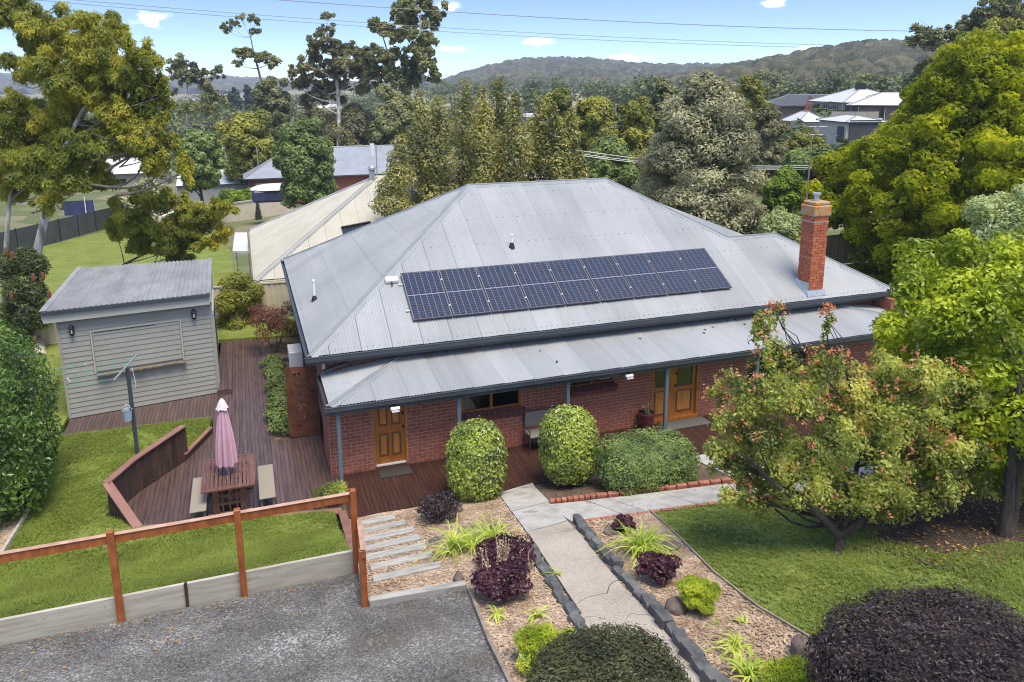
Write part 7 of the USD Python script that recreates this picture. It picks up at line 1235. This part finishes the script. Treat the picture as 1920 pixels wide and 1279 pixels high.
A = (((19.136, 72.82, 4.621), (19.3, 73.635, 8.286), (19.43, 74.172, 10.728), (19.488, 74.879, 13.782), (19.605, 75.566, 16.836)), ((17.384, 77.841, 18.176, 1.14, 1.014), (18.165, 75.486, 17.862, 1.365, 1.117), (19.922, 76.222, 18.221, 1.509, 1.132), (21.452, 75.965, 17.519, 1.137, 1.137), (17.441, 76.832, 16.401, 1.008, 0.882), (19.185, 77.511, 16.372, 1.659, 1.149), (21.156, 75.71, 15.98, 0.884, 0.758), (17.192, 77.447, 14.981, 1.271, 0.89), (18.073, 74.067, 14.611, 1.109, 0.863), (20.086, 74.619, 14.5, 1.249, 1.124), (19.699, 74.522, 12.863, 1.501, 1.251), (18.263, 73.737, 12.992, 1.111, 0.864), (19.547, 72.694, 11.298, 1.108, 1.108), (18.95, 75.662, 11.371, 1.267, 1.14), (20.744, 74.569, 10.742, 0.631, 1.01), (19.074, 74.986, 9.823, 1.137, 1.011), (20.762, 73.181, 9.623, 0.499, 0.624), (16.652, 76.462, 14.124, 0.881, 0.629))); far_gum('tallest gum with dense dark clumps reaching above the top edge', foot(A[0][0]), A, 'l_gum_far', 26000, .5, 65, r0=.4)
A = (((66.826, 37.075, 6.776), (66.617, 37.963, 10.197), (65.898, 38.914, 13.131), (65.577, 39.493, 15.086)), ((61.418, 42.341, 13.348, 1.434, 1.127), (60.276, 39.683, 12.604, 1.284, 1.086), (63.218, 40.985, 13.594, 1.116, 0.71), (61.6, 38.486, 12.091, 1.666, 1.176), (65.156, 39.703, 15.093, 1.704, 1.102), (64.948, 37.937, 15.413, 1.76, 1.173), (68.707, 39.203, 14.658, 1.722, 1.418), (66.893, 40.268, 12.978, 1.843, 1.331), (66.87, 37.914, 12.132, 1.992, 1.394), (65.56, 40.985, 13.736, 1.434, 1.025), (62.605, 40.995, 11.231, 1.529, 0.917), (68.107, 38.135, 15.991, 1.489, 1.241), (64.453, 39.387, 11.195, 2.014, 1.108))); far_gum('dark spreading gum in the top right corner', foot(A[0][0]), A, 'l_gum_far', 26000, .42, 66, r0=.35, bark='grey_bark')
A = (((59.731, 31.133, 7.872), (59.755, 31.849, 10.913), (59.646, 32.198, 12.216)), ((56.979, 32.058, 12.802, 1.137, 0.787), (59.307, 32.573, 13.303, 1.335, 0.979), (60.871, 32.337, 13.104, 1.253, 1.163), (57.25, 31.19, 11.921, 1.301, 0.781), (59.048, 30.912, 11.511, 1.31, 0.873))); far_gum('golden olive gum before the dark spreading gum in the right corner', foot(A[0][0]), A, 'l_wattle', 13000, .4, 67, r0=.25, bark='grey_bark')
# woodland masses in the distance
g = np.random.default_rng(77); cl = []
for k in range(330):
    u_, d_ = (g.uniform(-300, 2300), g.uniform(130, 330)) if k < 150 else (g.uniform(640, 1750), g.uniform(150, 560)); dd = fw + rt * (u_ - 960) / FPX; p = CAM + dd * d_; zz_ = float(gnear(p[0], p[1])); 
    if 100 < u_ < 590 and g.random() < .45: continue
    h = g.uniform(4, 9) * (.8 if u_ < 620 else 1.0) * (1 + max(0, d_ - 330) / 500); cl.append((p[0], p[1], zz_ + h * .5, h * .55, h * .55))
for k in range(90):
    u_, d_ = g.uniform(640, 1700), g.uniform(75, 120); dd = fw + rt * (u_ - 960) / FPX; p = CAM + dd * d_; zz_ = float(gnear(p[0], p[1])); h = g.uniform(3.5, 6.0); cl.append((p[0], p[1], zz_ + h * .5, h * .6, h * .5))
for k in range(150):
    u_, d_ = g.uniform(120, 760), g.uniform(140, 420); dd = fw + rt * (u_ - 960) / FPX; p = CAM + dd * d_; zz_ = float(gnear(p[0], p[1])); h = g.uniform(5, 10); cl.append((p[0], p[1], zz_ + h * .45, h * .55, h * .5))
sub = [(c[0] + g.normal() * c[3] * .5, c[1] + g.normal() * c[3] * .5, c[2] + g.normal() * c[4] * .35, c[3] * .5, c[4] * .5) for c in cl for w in range(5)]
v, f = foliage(sub, 130000, .95, 91, asp=.6); MB().add(v, f).build(None, 'far_woodland', M['far_leaf'], label='distant woodland filling the valley behind the nearer trees', cat='woodland', kind='stuff')
# wooded hills
def hill(lab, prof, d0, d1, seed, cell, crown, name='wooded_hill'):
    """a wooded ridge: skyline points (pixel column, height in metres at the crest) swept from its foot d0 to its crest d1"""
    us = np.array([p[0] for p in prof], float); hs = np.array([p[1] for p in prof], float); nu = int((us[-1] - us[0]) / FPX * d1 / cell); nd = int((d1 - d0) * 1.25 / cell); u = np.linspace(us[0], us[-1], nu); t = np.linspace(0, 1.25, nd)
    hh_ = np.interp(u, us, hs); hh_ = np.convolve(np.pad(hh_, 9, 'edge'), np.ones(19) / 19, 'valid')
    D_ = d0 + (d1 - d0) * t; fx0 = np.array([math.sin(YAW), math.cos(YAW), 0]); X = CAM[0] + np.outer(D_, fx0[0] + r0[0] * (u - 960) / FPX); Yv = CAM[1] + np.outer(D_, fx0[1] + r0[1] * (u - 960) / FPX)
    pr = np.where(t < 1, np.sin(np.clip(t, 0, 1) * np.pi / 2) ** 1.15, 1 - (t - 1) * 1.2); zf = -16 + np.outer(pr, hh_ + 16); n3 = np.stack([X / 130, Yv / 130, zf * 0], -1); zf = zf + (meshkit.fbm(n3, 4, seed) - .5) * .20 * hh_[None, :] * np.outer(t * (1.25 - t) * 2.2, np.ones(len(u)))
    r = np.random.default_rng(seed); P = np.column_stack([X.ravel(), Yv.ravel()]); npt = int(nu * nd * cell * cell / crown ** 2 * .9); ii = r.integers(0, len(P), npt); S_ = P[ii] + r.normal(size=(npt, 2)) * cell * .5; sc = r.uniform(.6, 1.25, npt); dist, k = cKDTree(S_).query(P); bump = np.sqrt(np.clip(1 - (dist / (crown * .62 * sc[k])) ** 2, 0, 1)) * crown * .75 * sc[k]
    z = zf + bump.reshape(zf.shape); i, j = np.meshgrid(np.arange(nd - 1), np.arange(nu - 1), indexing='ij'); v = np.stack([X, Yv, z], -1).reshape(-1, 3); f = np.stack([i * nu + j, i * nu + j + 1, (i + 1) * nu + j + 1, (i + 1) * nu + j], -1).reshape(-1, 4)
    MB().add(v, f).build(None, name, M['forest_hill'], label=lab, kind='structure')
n = {'g': ('geometry', {}), 'v': ('voronoi_texture', {'scale': .13}), 'sp': ('separate_color', {}), 'n': ('noise_texture', {'scale': .02, 'detail': 5.0}), 'a': ('math', {'math_type': 'multiply_add', 'value2': .55}), 'b': ('math', {'math_type': 'multiply_add', 'value2': .9, 'value3': -.2}), 'r': ('rgb_ramp', {'ramp': [(0, (.022, .028, .016)), (.35, (.050, .055, .028)), (.7, (.095, .092, .048)), (1, (.17, .145, .08))]}), 'p': ('principled_bsdf', {'roughness': .95, 'specular_ior_level': .1}), 'n2': ('noise_texture', {'scale': .9, 'detail': 5.0}), 'bm': ('bump', {'strength': .9, 'distance': 1.2})}
M['forest_hill'] = usdkit.material(stage, L + 'forest_hill', n, [('g.position', 'v.vector'), ('g.position', 'n.vector'), ('g.position', 'n2.vector'), ('n2.fac', 'bm.height'), ('bm.normal', 'p.normal'), ('v.color', 'sp.color'), ('n.fac', 'b.value1'), ('sp.r', 'a.value1'), ('b.value', 'a.value3'), ('a.value', 'r.fac'), ('r.color', 'p.base_color')], surface='p.BSDF')
def hz(v, d): return 8.84 + (160 - v) / FPX * d * .976
hill('hazy wooded hill across the middle of the skyline', [(u_, hz(v_, 1500)) for u_, v_ in ((480, 196), (640, 190), (800, 172), (850, 155), (900, 142), (945, 130), (1000, 126), (1080, 126), (1140, 130), (1200, 138), (1280, 136), (1340, 136), (1420, 140), (1600, 150), (1900, 155))], 500, 1500, 3, 7.0, 17)
hill('nearer wooded hill rising on the right behind the houses', [(u_, hz(v_, 620)) for u_, v_ in ((1180, 168), (1280, 152), (1380, 138), (1440, 126), (1500, 112), (1560, 102), (1620, 96), (1680, 98), (1740, 102), (1850, 104), (2100, 98))], 170, 620, 4, 3.2, 9)
hill('low far blue ridge on the left of the skyline', [(u_, hz(v_, 2600)) for u_, v_ in ((-300, 150), (0, 148), (150, 150), (320, 153), (420, 154), (520, 160), (640, 166), (800, 165))], 1300, 2600, 5, 16, 30)
# air
hzb = trimesh.creation.box((9400, 9400, 0)) if False else None
mb = MB().box((CAM[0], CAM[1], 36), (8400, 8400, 86)); mb.build(None, 'haze', usdkit.material(stage, L + 'haze', {'v': ('principled_volume', {'density': 0.00026, 'color': (.86, .91, 1.0), 'anisotropy': 0.2})}, [], volume='v.volume'), label='thin pale haze in the distance', kind='stuff')
if __name__ == '__main__' and False: pass
